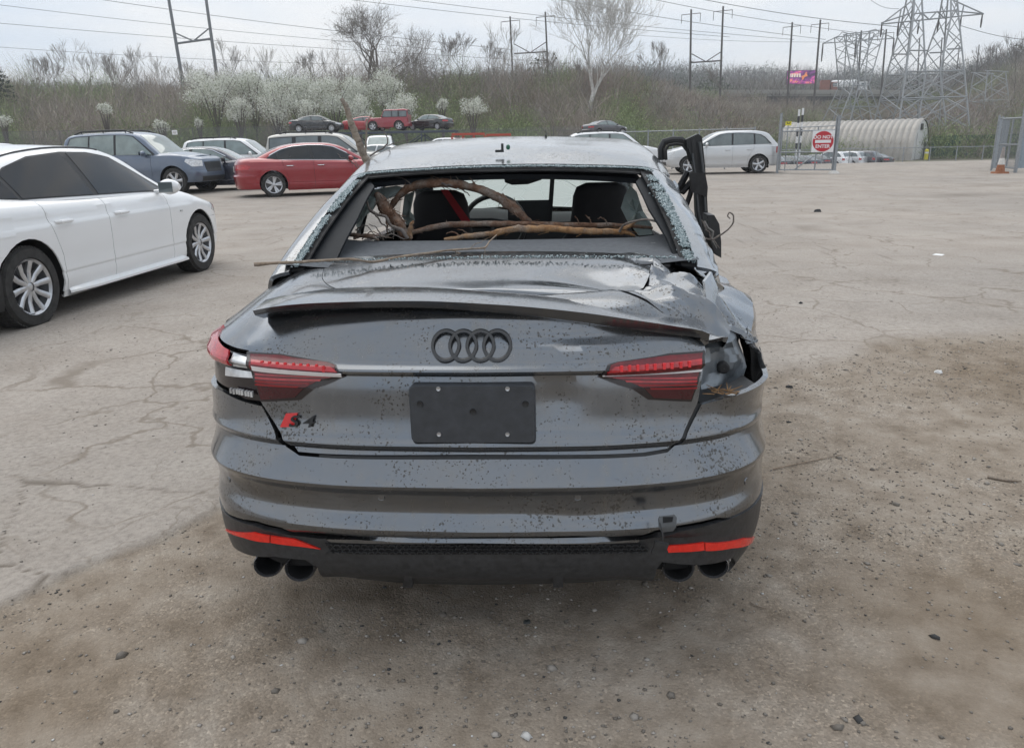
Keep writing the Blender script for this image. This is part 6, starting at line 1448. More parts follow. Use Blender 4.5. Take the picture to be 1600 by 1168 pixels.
YEL = plain('sign_yellow', (0.70, 0.62, 0.03), 0.5, var=0.05); mm = MB(); mm.box((0, 0, 0), (0.24, 0.01, 0.16)); mm.build('plate', YEL, o, False)
mm = MB(); mm.box((0.0, -0.008, 0.0), (0.12, 0.004, 0.03)); mm.box((-0.06, -0.008, 0.04), (0.04, 0.004, 0.03)); mm.box((0.06, -0.008, 0.04), (0.04, 0.004, 0.03)); mm.build('symbol', BLACK, o, False)
zq = atY(1232, 193, 33)[2]; mm = MB(); mm.bar((0, 0.02, -zq), (0, 0.02, 0.1), 0.02, 6); mm.build('post', GALV, o)
fence('chain-link fence running behind the silver SUV up to the gate', (X_at(985, 39), 39.5), (gA[0] + 0.4, gA[1] + 4.5), 1.75, 6, 0.16, 0.004)
fence('thin chain-link fence between the yard and the cars by the shed', (gB[0] + 2.4, 58.0), (X_at(1590, 60), 60.0), 2.0, 12, 0.22, 0.004)
fence('tall chain-link fence at the foot of the brushy bank on the left', (X_at(-60, 84), 84), (X_at(560, 84), 84), 3.4, 16, 0.25, 0.010, post_r=0.045, gm=plain('dull_post', (0.13, 0.125, 0.12), 0.7))
fence('tall chain-link fence at the foot of the bank in the middle distance', (X_at(575, 84), 84), (X_at(1000, 84), 84), 2.8, 11, 0.25, 0.010, post_r=0.045, gm=plain('dull_post', (0.13, 0.125, 0.12), 0.7))
o = empty('notice_board', tuple(atY(273, 207, 83.4))); tag(o, 'small white notice on the far left fence', 'sign')
mm = MB(); mm.box((0, 0, 0), (0.55, 0.02, 0.45)); mm.build('panel', plain('sign_white', (0.78, 0.78, 0.79)), o, False); mm = MB(); mm.box((0, -0.014, 0.03), (0.36, 0.006, 0.05)); mm.box((0, -0.014, -0.08), (0.3, 0.006, 0.04)); mm.build('print', plain('print_brown', (0.2, 0.12, 0.1), 0.6), o, False)
# right-hand gate leaf, post and cone
gR = gpt(1586, 270)
o = empty('swing_gate', (gR[0], gR[1], 0)); tag(o, 'grey gate leaf folded back at the right edge of the picture', 'gate')
mm = MB(); mm.bar((0, 0, 0), (0, 0, 2.3), 0.06, 8); mm.build('post', GALV, o)
for (xa, ya_, xb, yb) in ((0.06, 0.05, 0.34, 1.7),):
    for z in (0.15, 0.95, 1.85): mm = MB(); mm.bar((xa, ya_, z), (xb, yb, z), 0.03, 6); mm.build('rail', GALV, o)
    for f in (0, 0.5, 1): mm = MB(); mm.bar((xa + (xb - xa) * f, ya_ + (yb - ya_) * f, 0.15), (xa + (xb - xa) * f, ya_ + (yb - ya_) * f, 1.85), 0.03, 6); mm.build('stile', GALV, o)
    chain('wire_mesh', (gR[0] + xa, gR[1] + ya_), (gR[0] + xb, gR[1] + yb), 0.15, 1.85, 0.08, 0.004, o, np.array([gR[0], gR[1], 0]))
mm = MB(); mm.box((0.22, 0.10, 1.0), (0.26, 0.02, 1.7)); mm.build('slat_infill', plain('grey_slat', (0.28, 0.33, 0.37), 0.6), o, False)
fence('chain-link fence leading away from the right-hand gate post', (gR[0] + 0.3, gR[1] + 1.9), (gR[0] + 4.5, gR[1] + 8), 1.9, 4, 0.14, 0.004)
c = gpt(1562, 271); o = empty('traffic_cone', (c[0], c[1], 0)); tag(o, 'faded orange traffic cone with a pale collar by the right-hand gate', 'cone')
OR = plain('cone_orange', (0.30, 0.125, 0.065), 0.8, var=0.25); mm = MB(); mm.box((0, 0, 0.03), (0.42, 0.42, 0.06), taper=0.92); mm.build('base', OR, o, False)
mm = MB(); mm.lathe([(0.15, 0.06), (0.11, 0.30)], 'Z', n=18); mm.build('body', OR, o); mm = MB(); mm.lathe([(0.075, 0.52), (0.035, 0.88), (0.001, 0.885)], 'Z', n=18); mm.build('tip', plain('cone_grey', (0.30, 0.27, 0.25), 0.8), o)
mm = MB(); mm.lathe([(0.112, 0.30), (0.077, 0.52)], 'Z', n=18); mm.build('collar', plain('cone_white', (0.6, 0.58, 0.55), 0.6), o)
# round-roofed corrugated shed
def shed():
    e = np.array([50.8, 98.0]); ax = np.array([-0.79, 0.61]); ax /= np.linalg.norm(ax); Ls = 16.2; n = 23; hw, hh = 4.9, 4.75
    z0 = min(tz(*(e + ax * k)) for k in (0, 8, 16)) - 0.1
    o = empty('arched_shed', (e[0], e[1], z0), math.atan2(ax[1], ax[0])); tag(o, 'pale corrugated steel arched shed behind the gate', 'building')
    PAN = plain('weathered_panel', (0.40, 0.375, 0.34), 0.55, 0.15, var=0.16, scale=1.5)
    wd = Ls / n; V = []; na, nw = 22, 7
    for j in range(nw):
        f = j / (nw - 1); x = f * wd; bulge = 0.17 * math.sin(math.pi * f)
        for k in range(na):
            a_ = math.pi * k / (na - 1); V.append((x, math.cos(a_) * (hw + bulge), math.sin(a_) ** 0.85 * (hh + bulge)))
    me = mesh('roof_panel', V, [(j * na + k, j * na + k + 1, (j + 1) * na + k + 1, (j + 1) * na + k) for j in range(nw - 1) for k in range(na - 1)], PAN, True, 40)
    for i in range(n):
        p = bpy.data.objects.new('roof_panel', me); link(p, o); p.location = (i * wd, 0, 0)
    ring = [(math.cos(math.pi * k / 21) * hw * 0.99, math.sin(math.pi * k / 21) ** 0.85 * hh * 0.99) for k in range(22)]
    WH = plain('shed_white', (0.62, 0.62, 0.61), 0.6, var=0.1, scale=2)
    for xe in (0.12, Ls - 0.1): mm = MB(); mm.addm([(xe, y, z) for y, z in ring], [tuple(range(22))]); mm.build('end_wall', WH, o, False)
    mm = MB(); mm.box((0.06, 1.0, 1.6), (0.06, 3.2, 3.2)); mm.build('roller_door', plain('door_white', (0.7, 0.7, 0.7), 0.5), o, False)
    mm = MB(); mm.box((0.05, -2.6, 1.05), (0.06, 0.95, 2.1)); mm.build('side_door', plain('door_grey', (0.1, 0.1, 0.11), 0.5), o, False)
    mm = MB(); mm.box((0.05, 0.6, 3.9), (0.08, 1.1, 0.7)); mm.build('vent', BLACK, o, False)
    for yy in (3.6, 3.2):
        q = e + np.array([0.3, -1.2]) + np.array([0, 0])
    return o
shed()
b_ = empty('bollard', (50.2, 95.4, tz(50.2, 95.4))); tag(b_, 'short yellow bollard before the shed door', 'bollard'); mm = MB(); mm.lathe([(0.22, 0), (0.22, 1.1), (0.12, 1.22), (0.001, 1.24)], 'Z', n=12); mm.build('post', YEL, b_); mm = MB(); mm.lathe([(0.226, 0.7), (0.226, 0.9)], 'Z', n=12); mm.build('band', plain('sign_white', (0.78, 0.78, 0.79)), b_)
# green screen fence
o = empty('screen_fence', (X_at(1465, 104), 104, tz(X_at(1465, 104), 104))); tag(o, 'dark green privacy screen fence right of the arched shed', 'fence')
GS = plain('green_screen', (0.02, 0.075, 0.06), 0.8, var=0.25, scale=1.2)
for k in range(9):
    x = k * 2.5; mm = MB(); V = []
    for j in range(6):
        for z in (0.05, 2.6): V.append((x + j * 0.49, 0.06 * math.sin(j * 1.9 + k), z))
    mm.addm(V, [(2 * j, 2 * j + 2, 2 * j + 3, 2 * j + 1) for j in range(5)]); mm.build('screen_panel', GS, o)
    mm = MB(); mm.bar((x - 0.02, 0.1, 0), (x - 0.02, 0.1, 2.75), 0.04, 6); mm.build('post', GALV, o)
# litter in the yard
def litter(label, px, py, sz, mat, hgt=0.02, name='scrap', n=7, cat='litter'):
    g_ = gpt(px, py); z = tz(g_[0], g_[1]); ring = []
    for k in range(n):
        a_ = 2 * math.pi * k / n; r_ = sz * random.uniform(0.6, 1.1); ring.append((math.cos(a_) * r_, math.sin(a_) * r_ * 0.7))
    V = [(x, y, 0.0) for x, y in ring] + [(x * 0.7, y * 0.7, hgt * random.uniform(0.6, 1.1)) for x, y in ring]
    o_ = add(name, V, [tuple(range(n, 2 * n))] + [(k, (k + 1) % n, n + (k + 1) % n, n + k) for k in range(n)], mat, None, False); o_.location = (g_[0], g_[1], z + 0.001); tag(o_, label, cat)
PAPER = plain('paper', (0.8, 0.8, 0.79), 0.8, var=0.05)
litter('white sheet of paper lying flat on the yard at right', 1466, 398, 0.11, PAPER, 0.006, 'paper_sheet', 4)
litter('white stone on the brown dirt right of the wreck', 1466, 583, 0.028, PAPER, 0.02, 'white_stone', 8, 'stone')
litter('black lump of rubber far out on the open yard', 1277, 331, 0.09, BLACK, 0.06, 'rubber_scrap')
litter('dark scrap on the ground by the right flank of the wreck', 1234, 604, 0.024, BLACK, 0.014)
litter('small black scrap on the open yard above the dark one', 1251, 477, 0.025, BLACK, 0.015)
litter('dark oily rag scrap on the dirt behind the wreck', 824, 972, 0.016, plain('oily', (0.03, 0.035, 0.035), 0.6), 0.008, 'rag_scrap')
for lab, pts in (('short grey stick on the dirt near the right edge', [(1543, 744), (1560, 747), (1575, 750), (1596, 752)]), ('thin curved twig on the dirt just right of the exhaust', [(1172, 944), (1180, 948), (1190, 950), (1198, 951)]), ('long reddish twig on the dirt beside the right rear corner', [(1208, 731), (1240, 724), (1275, 716), (1318, 708)])):
    Q = [np.array(gpt(*p)) for p in pts]; Q = [np.array([q[0], q[1], tz(q[0], q[1]) + 0.006]) for q in Q]; mm = MB(); mm.tube([q - Q[0] for q in Q], [0.007, 0.006, 0.006, 0.003] if 'grey' in lab else [0.003, 0.003, 0.003, 0.0015], 6)
    o_ = mm.build('ground_twig', TWIG, None); o_.location = Q[0]; tag(o_, lab, 'twig')
# ------------------------------------------------------------------ vegetation
def tone_mat(name, rough=0.9, trans=0.0):
    if name in MATS: return MATS[name]
    mt, nt_, b = _new(name); at = _n(nt_, 'ShaderNodeAttribute', attribute_name='tone'); nt_.links.new(at.outputs['Color'], b.inputs['Base Color'])
    b.inputs['Roughness'].default_value = rough; b.inputs['Specular IOR Level'].default_value = 0.1; MATS[name] = mt; return mt
TONE = tone_mat('plant_tone')
def tone_obj(name, V, Fc, tone, parent=None, loc=None):
    """V (n,3), Fc (m,3), tone (n,3)"""
    o = add(name, V, Fc, TONE, parent, False)
    ca = o.data.color_attributes.new('tone', 'FLOAT_COLOR', 'POINT')
    ca.data.foreach_set('color', np.concatenate([tone, np.ones((len(tone), 1))], 1).astype(np.float32).ravel())
    if loc is not None: o.location = loc
    return o
def twig_tris(base, direc, length, width):
    """thin triangles from base along direc"""
    n = len(base); side = np.cross(direc, rng.normal(0, 1, (n, 3))); side /= np.linalg.norm(side, axis=1, keepdims=True) + 1e-9
    V = np.stack([base - side * width[:, None] / 2, base + side * width[:, None] / 2, base + direc * length[:, None]], 1)
    return V.reshape(-1, 3), np.arange(3 * n).reshape(-1, 3)
def leaf_tris(c, size):
    n = len(c); a = rng.normal(0, 1, (n, 3)); b = rng.normal(0, 1, (n, 3)); a /= np.linalg.norm(a, axis=1, keepdims=True); b /= np.linalg.norm(b, axis=1, keepdims=True)
    V = np.stack([c + a * size[:, None], c + b * size[:, None], c - (a + b) * size[:, None] * 0.7], 1)
    return V.reshape(-1, 3), np.arange(3 * n).reshape(-1, 3)
def brush(name, label, px0, px1, Y0, Y1, n, hfun, types, kt, kl, cat, wid, skew=1.0):
    Vs, Ts = [], []
    px = rng.uniform(px0, px1, n); Y = Y0 + (Y1 - Y0) * rng.random(n) ** skew; x = (px - 800) / (F / cp) * Y
    z = terrain(x, Y); pick = fbm(px / 90.0, Y / 26.0 + 40, 3) + rng.normal(0, 0.07, n)
    for i in range(n):
        h, r_ = hfun(px[i], Y[i]); h *= random.uniform(0.6, 1.25); r_ *= random.uniform(0.7, 1.3)
        ty = types(px[i], Y[i], pick[i]); col = np.array(ty[0]) * random.uniform(0.75, 1.3)
        m_ = kt if not ty[1] else kt // 2
        a_ = rng.uniform(0, 6.28, m_); rr = r_ * np.sqrt(rng.random(m_)) * 0.7; b0 = np.stack([x[i] + rr * np.cos(a_), Y[i] + rr * np.sin(a_), z[i] + h * rng.random(m_) ** 1.6 * 0.75 - 0.3], -1)
        d = np.stack([np.cos(a_) * 0.55, np.sin(a_) * 0.55, np.ones(m_)], -1) + rng.normal(0, 0.38, (m_, 3)); d /= np.linalg.norm(d, axis=1, keepdims=True)
        v, _ = twig_tris(b0, d, rng.uniform(0.25, 0.6, m_) * h, np.full(m_, wid) * rng.uniform(0.5, 1.4, m_))
        Vs.append(v); Ts.append(np.repeat(col * rng.uniform(0.7, 1.25, (m_, 1)) * (0.8 if not ty[1] else 0.6), 3, 0))
        if ty[1]:
            q = rng.normal(0, 1, (kl, 3)); q /= np.linalg.norm(q, axis=1, keepdims=True); q *= rng.random((kl, 1)) ** 0.4
            c = np.array([x[i], Y[i], z[i] + h * 0.5]) + q * np.array([r_, r_, h * 0.55]); v, _ = leaf_tris(c, np.full(kl, ty[2]) * rng.uniform(0.6, 1.4, kl)); Vs.append(v); Ts.append(np.repeat(col * rng.uniform(0.7, 1.3, (kl, 1)), 3, 0))
    V = np.concatenate(Vs); T_ = np.concatenate(Ts)
    o = tone_obj(name, V, np.arange(len(V)).reshape(-1, 3), T_); tag(o, label, cat, kind='stuff'); return o
BRN, GRY, OLV, GRN, TAN, RST = (0.33, 0.28, 0.24), (0.40, 0.365, 0.33), (0.31, 0.315, 0.19), (0.27, 0.33, 0.15), (0.43, 0.37, 0.31), (0.34, 0.26, 0.22)
def types_bank(px, Y, k):
    if Y < 104 and k > 0.44: return (GRN, True, 0.085)
    if k < 0.36: return (TAN, False)
    if k < 0.44: return (BRN, False)
    if k < 0.50: return (GRY, False)
    if k < 0.56: return (RST, False)
    if k < 0.63: return (OLV, True, 0.075)
    return (GRN, True, 0.085)
brush('undergrowth', 'tangled leafless and budding undergrowth covering the bank behind the yard', -450, 1000, 90, 150, 5200, lambda p, y: (3.4 * random.choice((0.7, 0.9, 1.0, 1.2, 1.9)), 2.0), types_bank, 64, 90, 'undergrowth', 0.045, 1.2)
brush('undergrowth', 'leafless undergrowth on the bank beyond the gate and the shed', 900, 1720, 96, 192, 2300, lambda p, y: ((2.6 if p < 1430 else 4.4), 2.2), types_bank, 60, 90, 'undergrowth', 0.06, 1.0)
def types_far(px, Y, k):
    if k > 0.60: return ((0.075, 0.092, 0.058), True, 0.45)
    if k < 0.42: return ((0.20, 0.175, 0.155), False)
    return ((0.17, 0.15, 0.135), False)
brush('woodland', 'far leafless woodland covering the hill on the skyline', -200, 1800, 205, 560, 4200, lambda p, y: (6.0 + y / 160, 3.0 + y / 150), types_far, 46, 60, 'woodland', 0.16, 0.8)

def bare_tree(label, px, Y, htop_px, spread, col, seed, name='bare_tree', trunk_r=0.4, levels=6, group='bare trees on the bank', lean=0.0, buds=None, fork=0.30, width=1.0, base_px=None):
    rs = random.Random(seed); x = X_at(px, Y); z0 = float(terrain(x, Y)) - 0.2
    top = atY(px, htop_px, Y)[2]; Ht = top - z0
    o = empty(name, (x, Y, z0)); tag(o, label, 'tree', group)
    trunk = MB(); segs = []; tips = []
    def grow(p, d, ln, r_, lv):
        n = 3; pts = [p]; rad = [r_]
        for k in range(n):
            d = (d + Vector((rs.gauss(0, 0.13), rs.gauss(0, 0.13), rs.gauss(0.05, 0.06)))).normalized(); pts.append(pts[-1] + d * ln / n); rad.append(r_ * (1 - 0.35 * (k + 1) / n))
        if lv <= 1: trunk.tube(pts, rad, 6, False)
        else: segs.append((pts, rad))
        if lv >= levels: tips.append(pts[-1]); return
        kids = (rs.choice((3, 4)) if levels > 6 else 2) if lv <= 1 else rs.choice((2, 3, 3) if lv < levels - 1 else (3, 4))
        for c in range(kids):
            an = rs.uniform(0, 6.28) if lv else (c * math.pi * 2 / kids + rs.uniform(-0.4, 0.4)); sp_ = rs.uniform(0.35, 0.75) * spread * (0.8 if lv == 0 else 1)
            q = d.to_track_quat('Z', 'Y'); nd = (q @ Vector((math.sin(sp_) * math.cos(an), math.sin(sp_) * math.sin(an), math.cos(sp_)))); nd = (nd + Vector((0, 0, 0.10))).normalized()
            st = pts[-1] if c < 2 else pts[rs.randint(1, 3)]
            grow(st, nd, ln * rs.uniform(0.70, 0.92), rad[-1] * (0.80 if c == 0 else 0.62), lv + 1)
    tot = sum(0.81 ** k for k in range(levels + 1)) * 0.86
    grow(Vector((0, 0, 0)), Vector((lean, 0, 1)).normalized(), Ht / tot * (1 if fork else 1), trunk_r, 0)
    mt = plain('bark_' + name + str(seed), col, 0.9, var=0.3, scale=3)
    trunk.build('trunk', mt, o)
    mm_v, mm_f = [], []
    for pts, rad in segs:
        for i in range(len(pts) - 1):
            a_, b_ = pts[i], pts[i + 1]; d = (b_ - a_).normalized(); s1 = d.cross(Vector((0.3, 0.9, 0.2))).normalized(); s2 = d.cross(s1); b0 = len(mm_v); r0, r1 = max(rad[i], 0.016), max(rad[i + 1], 0.012)
            for cpt, r_ in ((a_, r0), (b_, r1)):
                for k in range(3): an = 2.094 * k; mm_v.append(cpt + s1 * math.cos(an) * r_ + s2 * math.sin(an) * r_)
            mm_f += [(b0 + k, b0 + (k + 1) % 3, b0 + 3 + (k + 1) % 3, b0 + 3 + k) for k in range(3)]
    cr_o = add('crown', mm_v, mm_f, mt, o, False)
    if buds:
        tp = np.array([tuple(t) for t in tips]); tp = np.repeat(tp, buds[2], 0) + rng.normal(0, 0.35, (len(tp) * buds[2], 3)); v, f = leaf_tris(tp, np.full(len(tp), buds[1]) * rng.uniform(0.6, 1.4, len(tp)))
        tone_obj('buds', v, f, np.repeat(np.array(buds[0])[None] * rng.uniform(0.7, 1.3, (len(tp), 1)), 3, 0), o)
    return o
GB = (0.24, 0.215, 0.19); WB = (0.50, 0.48, 0.45); DB = (0.15, 0.125, 0.105)
bare_tree('big spreading bare tree, tallest on the left of the skyline', 585, 118, 2, 1.25, DB, 3, trunk_r=0.85, levels=7, name='budding_tree', buds=((0.26, 0.25, 0.20), 0.055, 3))
bare_tree('white-barked bare tree with a tall open crown above the wreck roof', 928, 112, -4, 0.85, WB, 8, trunk_r=0.42, levels=7, name='pale_tree')
bare_tree('smaller pale bare tree with upright branches beside a leaning pole', 815, 108, 48, 0.75, (0.24, 0.215, 0.19), 12, trunk_r=0.28, levels=6)
for px, Y, tp, cl, sd, lab in ((702, 122, 66, DB, 21, 'dark bare tree first to the right of the big spreading tree'), (728, 126, 62, DB, 22, 'dark bare tree second to the right of the big spreading tree'), (770, 130, 72, GB, 23, 'thin bare tree left of the pair of poles in the middle'), (640, 128, 88, GB, 24, 'low bare tree tucked against the right of the big spreading tree'),
        (505, 120, 84, GB, 25, 'ivy-grey bare tree just left of the big spreading tree'), (150, 118, 92, GB, 26, 'bare sapling with a thin pole-like trunk on the far left'), (110, 116, 100, GB, 27, 'spindly bare tree on the left skyline, second from the edge'), (200, 120, 98, GB, 28, 'bushy bare tree left of the leaning H-frame pole'), (30, 114, 96, GB, 29, 'thin bare tree at the left edge of the skyline'), (255, 122, 86, GB, 30, 'bare tree behind the leaning H-frame pole'), (372, 124, 82, GB, 31, 'solitary thin bare tree right of the leaning H-frame pole'), (1020, 120, 88, GB, 32, 'small bare tree right of the white-barked tree'), (1035, 150, 80, DB, 33, 'thin dark bare tree left of the straight pole pair'), (880, 122, 92, GB, 34, 'grey bare tree at the foot of the white-barked tree'), (1150, 165, 98, GB, 35, 'bare tree between the straight poles and the billboard'), (1545, 170, 78, DB, 36, 'dark bare tree on the right-hand hill, left one'), (1585, 165, 66, DB, 37, 'dark bare tree on the right-hand hill at the edge')):
    bare_tree(lab, px, Y, tp, 0.62, cl, sd, trunk_r=0.15, levels=6)
_lm = [(-99, 'left edge of the picture'), (300, 'leaning H-frame pole'), (585, 'big spreading tree'), (825, 'brown pole pair in the middle'), (928, 'white-barked tree')]; _cnt = {}
for i in range(22):
    px = 12 + i * 45 + (i * 37) % 23; _l = [q for q in _lm if q[0] < px][-1][1]; _cnt[_l] = _cnt.get(_l, 0) + 1
    tp = 92 + (i * 29) % 26
    bare_tree('%s slender leafless sapling to the right of the %s' % ('first second third fourth fifth sixth seventh eighth'.split()[_cnt[_l] - 1], _l), px, 104 + (i * 7) % 18, tp, 0.5, GB if i % 3 else (0.30, 0.27, 0.24), 300 + i, name='sapling', trunk_r=0.10, levels=5, group='slender saplings on the bank')
def blossom(label, px, py, Y, wpx, hpx, seed, col=(0.78, 0.79, 0.72), n=1500):
    Y = 87 + (Y - 95) * 0.45; c = atY(px, py, Y); x = c[0]; z0 = float(terrain(x, Y)); rx = wpx / 2 / (F / cp) * Y; rz = hpx / 2 / (F / cp) * Y
    o = empty('blossom_tree', (x, Y, min(z0, c[2] - rz) - 0.2)); tag(o, label, 'tree', 'blossoming trees on the bank'); zc = c[2] - o.location[2]
    rs = np.random.default_rng(seed); mm = MB(); ends = []
    mm.tube([(0, 0, 0), (0.1, 0, zc * 0.4), (0, 0, zc * 0.8)], [0.14, 0.11, 0.07], 6)
    for k in range(9):
        a_ = 2 * math.pi * k / 9; e = np.array([math.cos(a_) * rx * 0.75, math.sin(a_) * rx * 0.75, zc + rz * rs.uniform(-0.3, 0.8)]); ends.append(e); mm.tube([(0, 0, zc * 0.35), tuple(e * np.array([0.5, 0.5, 0.8])), tuple(e)], [0.06, 0.04, 0.015], 5)
    mm.build('trunk', plain('blossom_bark', (0.10, 0.085, 0.075), 0.9), o)
    K = 26; cen = rs.normal(0, 1, (K, 3)); cen /= np.linalg.norm(cen, axis=1, keepdims=True); cen *= rs.random((K, 1)) ** 0.5 * np.array([rx, rx, rz]) * 0.85
    q = cen[rs.integers(0, K, n)] + rs.normal(0, 1, (n, 3)) * np.array([rx, rx, rz]) * 0.17; q[:, 2] += zc
    v, f = leaf_tris(q, rs.uniform(0.04, 0.10, n)); tn = np.repeat(np.array(col)[None] * rs.uniform(0.75, 1.15, (n, 1)), 3, 0)
    g_ = rs.random(n) < 0.14; tn[np.repeat(g_, 3)] = np.array((0.16, 0.19, 0.09)); tone_obj('crown', v, f, tn, o)
for i, (px, py, Y, w_, h_, lab) in enumerate(((332, 140, 104, 75, 50, 'large blossoming tree, leftmost in the white drift'), (372, 172, 96, 36, 38, 'round blossoming tree low in front of the white drift'), (392, 132, 110, 70, 44, 'tall blossoming tree behind the left of the white drift'), (430, 160, 98, 52, 62, 'drooping blossoming tree in the middle of the white drift'), (465, 140, 106, 60, 46, 'blossoming tree in the middle of the white drift, upper row'), (482, 172, 96, 34, 30, 'small blossoming tree low in the middle of the drift'), (520, 152, 102, 62, 50, 'wide blossoming tree left of the broken branch'), (552, 138, 108, 56, 46, 'blossoming tree directly behind the broken branch tip'), (560, 172, 97, 40, 40, 'blossoming tree low behind the broken branch'), (604, 138, 106, 44, 44, 'blossoming tree under the big spreading tree'), (632, 166, 97, 44, 32, 'blossoming bush above the crimson off-roader'), (690, 162, 99, 22, 20, 'small blossoming bush above the dark raised sedan'), (738, 166, 99, 34, 26, 'lone blossoming bush right of the raised cars'), (162, 170, 98, 26, 18, 'small white blossoming bush on the left bank'), (252, 196, 95, 24, 22, 'tiny white bush low by the left fence'), (311, 192, 95, 16, 16, 'tiniest white bush low by the left fence'), (4, 186, 96, 26, 26, 'white bush cut by the left edge of the picture'))):
    if w_ > 30: w_, h_ = w_ * 1.3, h_ * 1.25
    blossom(lab, px, py, Y, w_, h_, 100 + i, n=int(600 + w_ * h_ * 1.7))
# a dark evergreen at the far left
def evergreen(label, px, Y, tp, wpx, seed):
    x = X_at(px, Y); z0 = float(terrain(x, Y)); top = atY(px, tp, Y)[2]; o = empty('evergreen_tree', (x, Y, z0)); tag(o, label, 'tree'); h = top - z0; rs = np.random.default_rng(seed)
    mm = MB(); mm.tube([(0, 0, 0), (0.1, 0, h * 0.5), (0, 0, h * 0.95)], [0.25, 0.18, 0.05], 6); mm.build('trunk', plain('evergreen_bark', (0.07, 0.055, 0.045), 0.9), o)
    n = 2600; a_ = rs.uniform(0, 6.28, n); k = rs.random(n) ** 0.7; lay = np.round(rs.random(n) * 6) / 6; r_ = wpx / 2 / (F / cp) * Y * k * (1 - 0.5 * lay)
    q = np.stack([r_ * np.cos(a_), r_ * np.sin(a_), h * (0.45 + 0.55 * lay) + rs.normal(0, 0.12, n) - 0.15 * r_], -1); v, f = leaf_tris(q, rs.uniform(0.08, 0.2, n)); tone_obj('crown', v, f, np.repeat(np.array((0.035, 0.05, 0.03))[None] * rs.uniform(0.6, 1.4, (n, 1)), 3, 0), o)
evergreen('dark flat-topped evergreen at the left edge of the skyline', 18, 116, 108, 70, 5)

# ------------------------------------------------------------------ pylons, poles, wires
POLE = plain('pole_brown', (0.085, 0.075, 0.068), 0.8, 0.1, var=0.2, scale=2); GPOLE = plain('pole_grey', (0.17, 0.18, 0.19), 0.6, 0.3, var=0.15); LAT = plain('lattice_grey', (0.36, 0.37, 0.38), 0.5, 0.5, var=0.1)
def to_ground(a, b):
    """extend the line a (top) -> b down to the terrain"""
    d = b - a
    for k in range(60):
        q = b + d * (k * 0.05)
        if q[2] < float(terrain(q[0], q[1])): return q
    return b + d
def hframe(label, p1, p2, Y, cross, mat, r=0.16, arms=True, name='pole_frame', brace=True):
    tops = [atY(*p1[0], Y), atY(*p2[0], Y)]; bots = [to_ground(tops[0], atY(*p1[1], Y)), to_ground(tops[1], atY(*p2[1], Y))]
    base = (bots[0] + bots[1]) / 2; o = empty(name, tuple(base)); tag(o, label, 'utility pole', 'power-line pole frames')
    for t, b_ in zip(tops, bots): mm = MB(); mm.bar(b_ - base, t - base, r, 8, r * 0.75); mm.build('pole', mat, o)
    if cross:
        a_, b_ = atY(*cross[0], Y) - base, atY(*cross[1], Y) - base; mm = MB(); mm.bar(a_, b_, r * 0.6, 6); mm.build('cross_beam', mat, o)
        if brace:
            up_ = np.array([0, 0, 1.0]) * (np.linalg.norm(b_ - a_) * 0.28); mid = (a_ + b_) / 2; 
            for q in (a_, b_): mm = MB(); mm.bar(mid, q + up_, r * 0.4, 5); mm.build('brace', mat, o)
    if arms:
        for t, b_ in zip(tops, bots):
            ax = (t - b_) / np.linalg.norm(t - b_); c = t - ax * 1.0 - base; w_ = 1.9
            mm = MB(); mm.bar(c + np.array([-w_, 0, 0]), c + np.array([w_, 0, 0.3]), 0.07, 5); mm.build('arm', mat, o)
            for s_ in (-1, 1): e = c + np.array([s_ * w_, 0, 0.15 + 0.15 * s_]); mm = MB(); mm.bar(e, e - np.array([0, 0, 1.6]), 0.06, 5); mm.build('insulator', mat, o)
hframe('grey leaning H-frame of two poles on the left skyline', ((260, -22), (284, 120)), ((319, -22), (338, 112)), 140, ((277, 68), (328, 61)), GPOLE, 0.30, False)
hframe('brown pole pair standing left of the white-barked tree', ((797, 26), (801, 118)), ((852, 19), (856, 110)), 170, ((803, 84), (854, 81)), POLE, 0.22)
hframe('straight brown pole pair right of the white-barked tree', ((1080, 15), (1078, 140)), ((1130, 10), (1125, 146)), 170, ((1080, 98), (1126, 95)), POLE, 0.24)
hframe('brown pole pair standing on either side of the billboard', ((1238, 35), (1231, 145)), ((1282, 31), (1273, 143)), 180, None, POLE, 0.24)
hframe('pole pair showing behind the nearer lattice tower', ((1346, 48), (1342, 110)), ((1385, 46), (1377, 142)), 200, None, POLE, 0.24)
hframe('thin pole pair between the legs of the tall lattice tower', ((1437, 60), (1432, 150)), ((1472, 59), (1466, 150)), 230, None, POLE, 0.2, False)
hframe('pole pair on the skyline of the right-hand hill', ((1499, 72), (1496, 100)), ((1530, 70), (1527, 100)), 240, None, POLE, 0.18, False)
hframe('last pole pair on the right-hand hill near the edge', ((1557, 76), (1555, 100)), ((1585, 74), (1583, 100)), 250, None, POLE, 0.18, False)
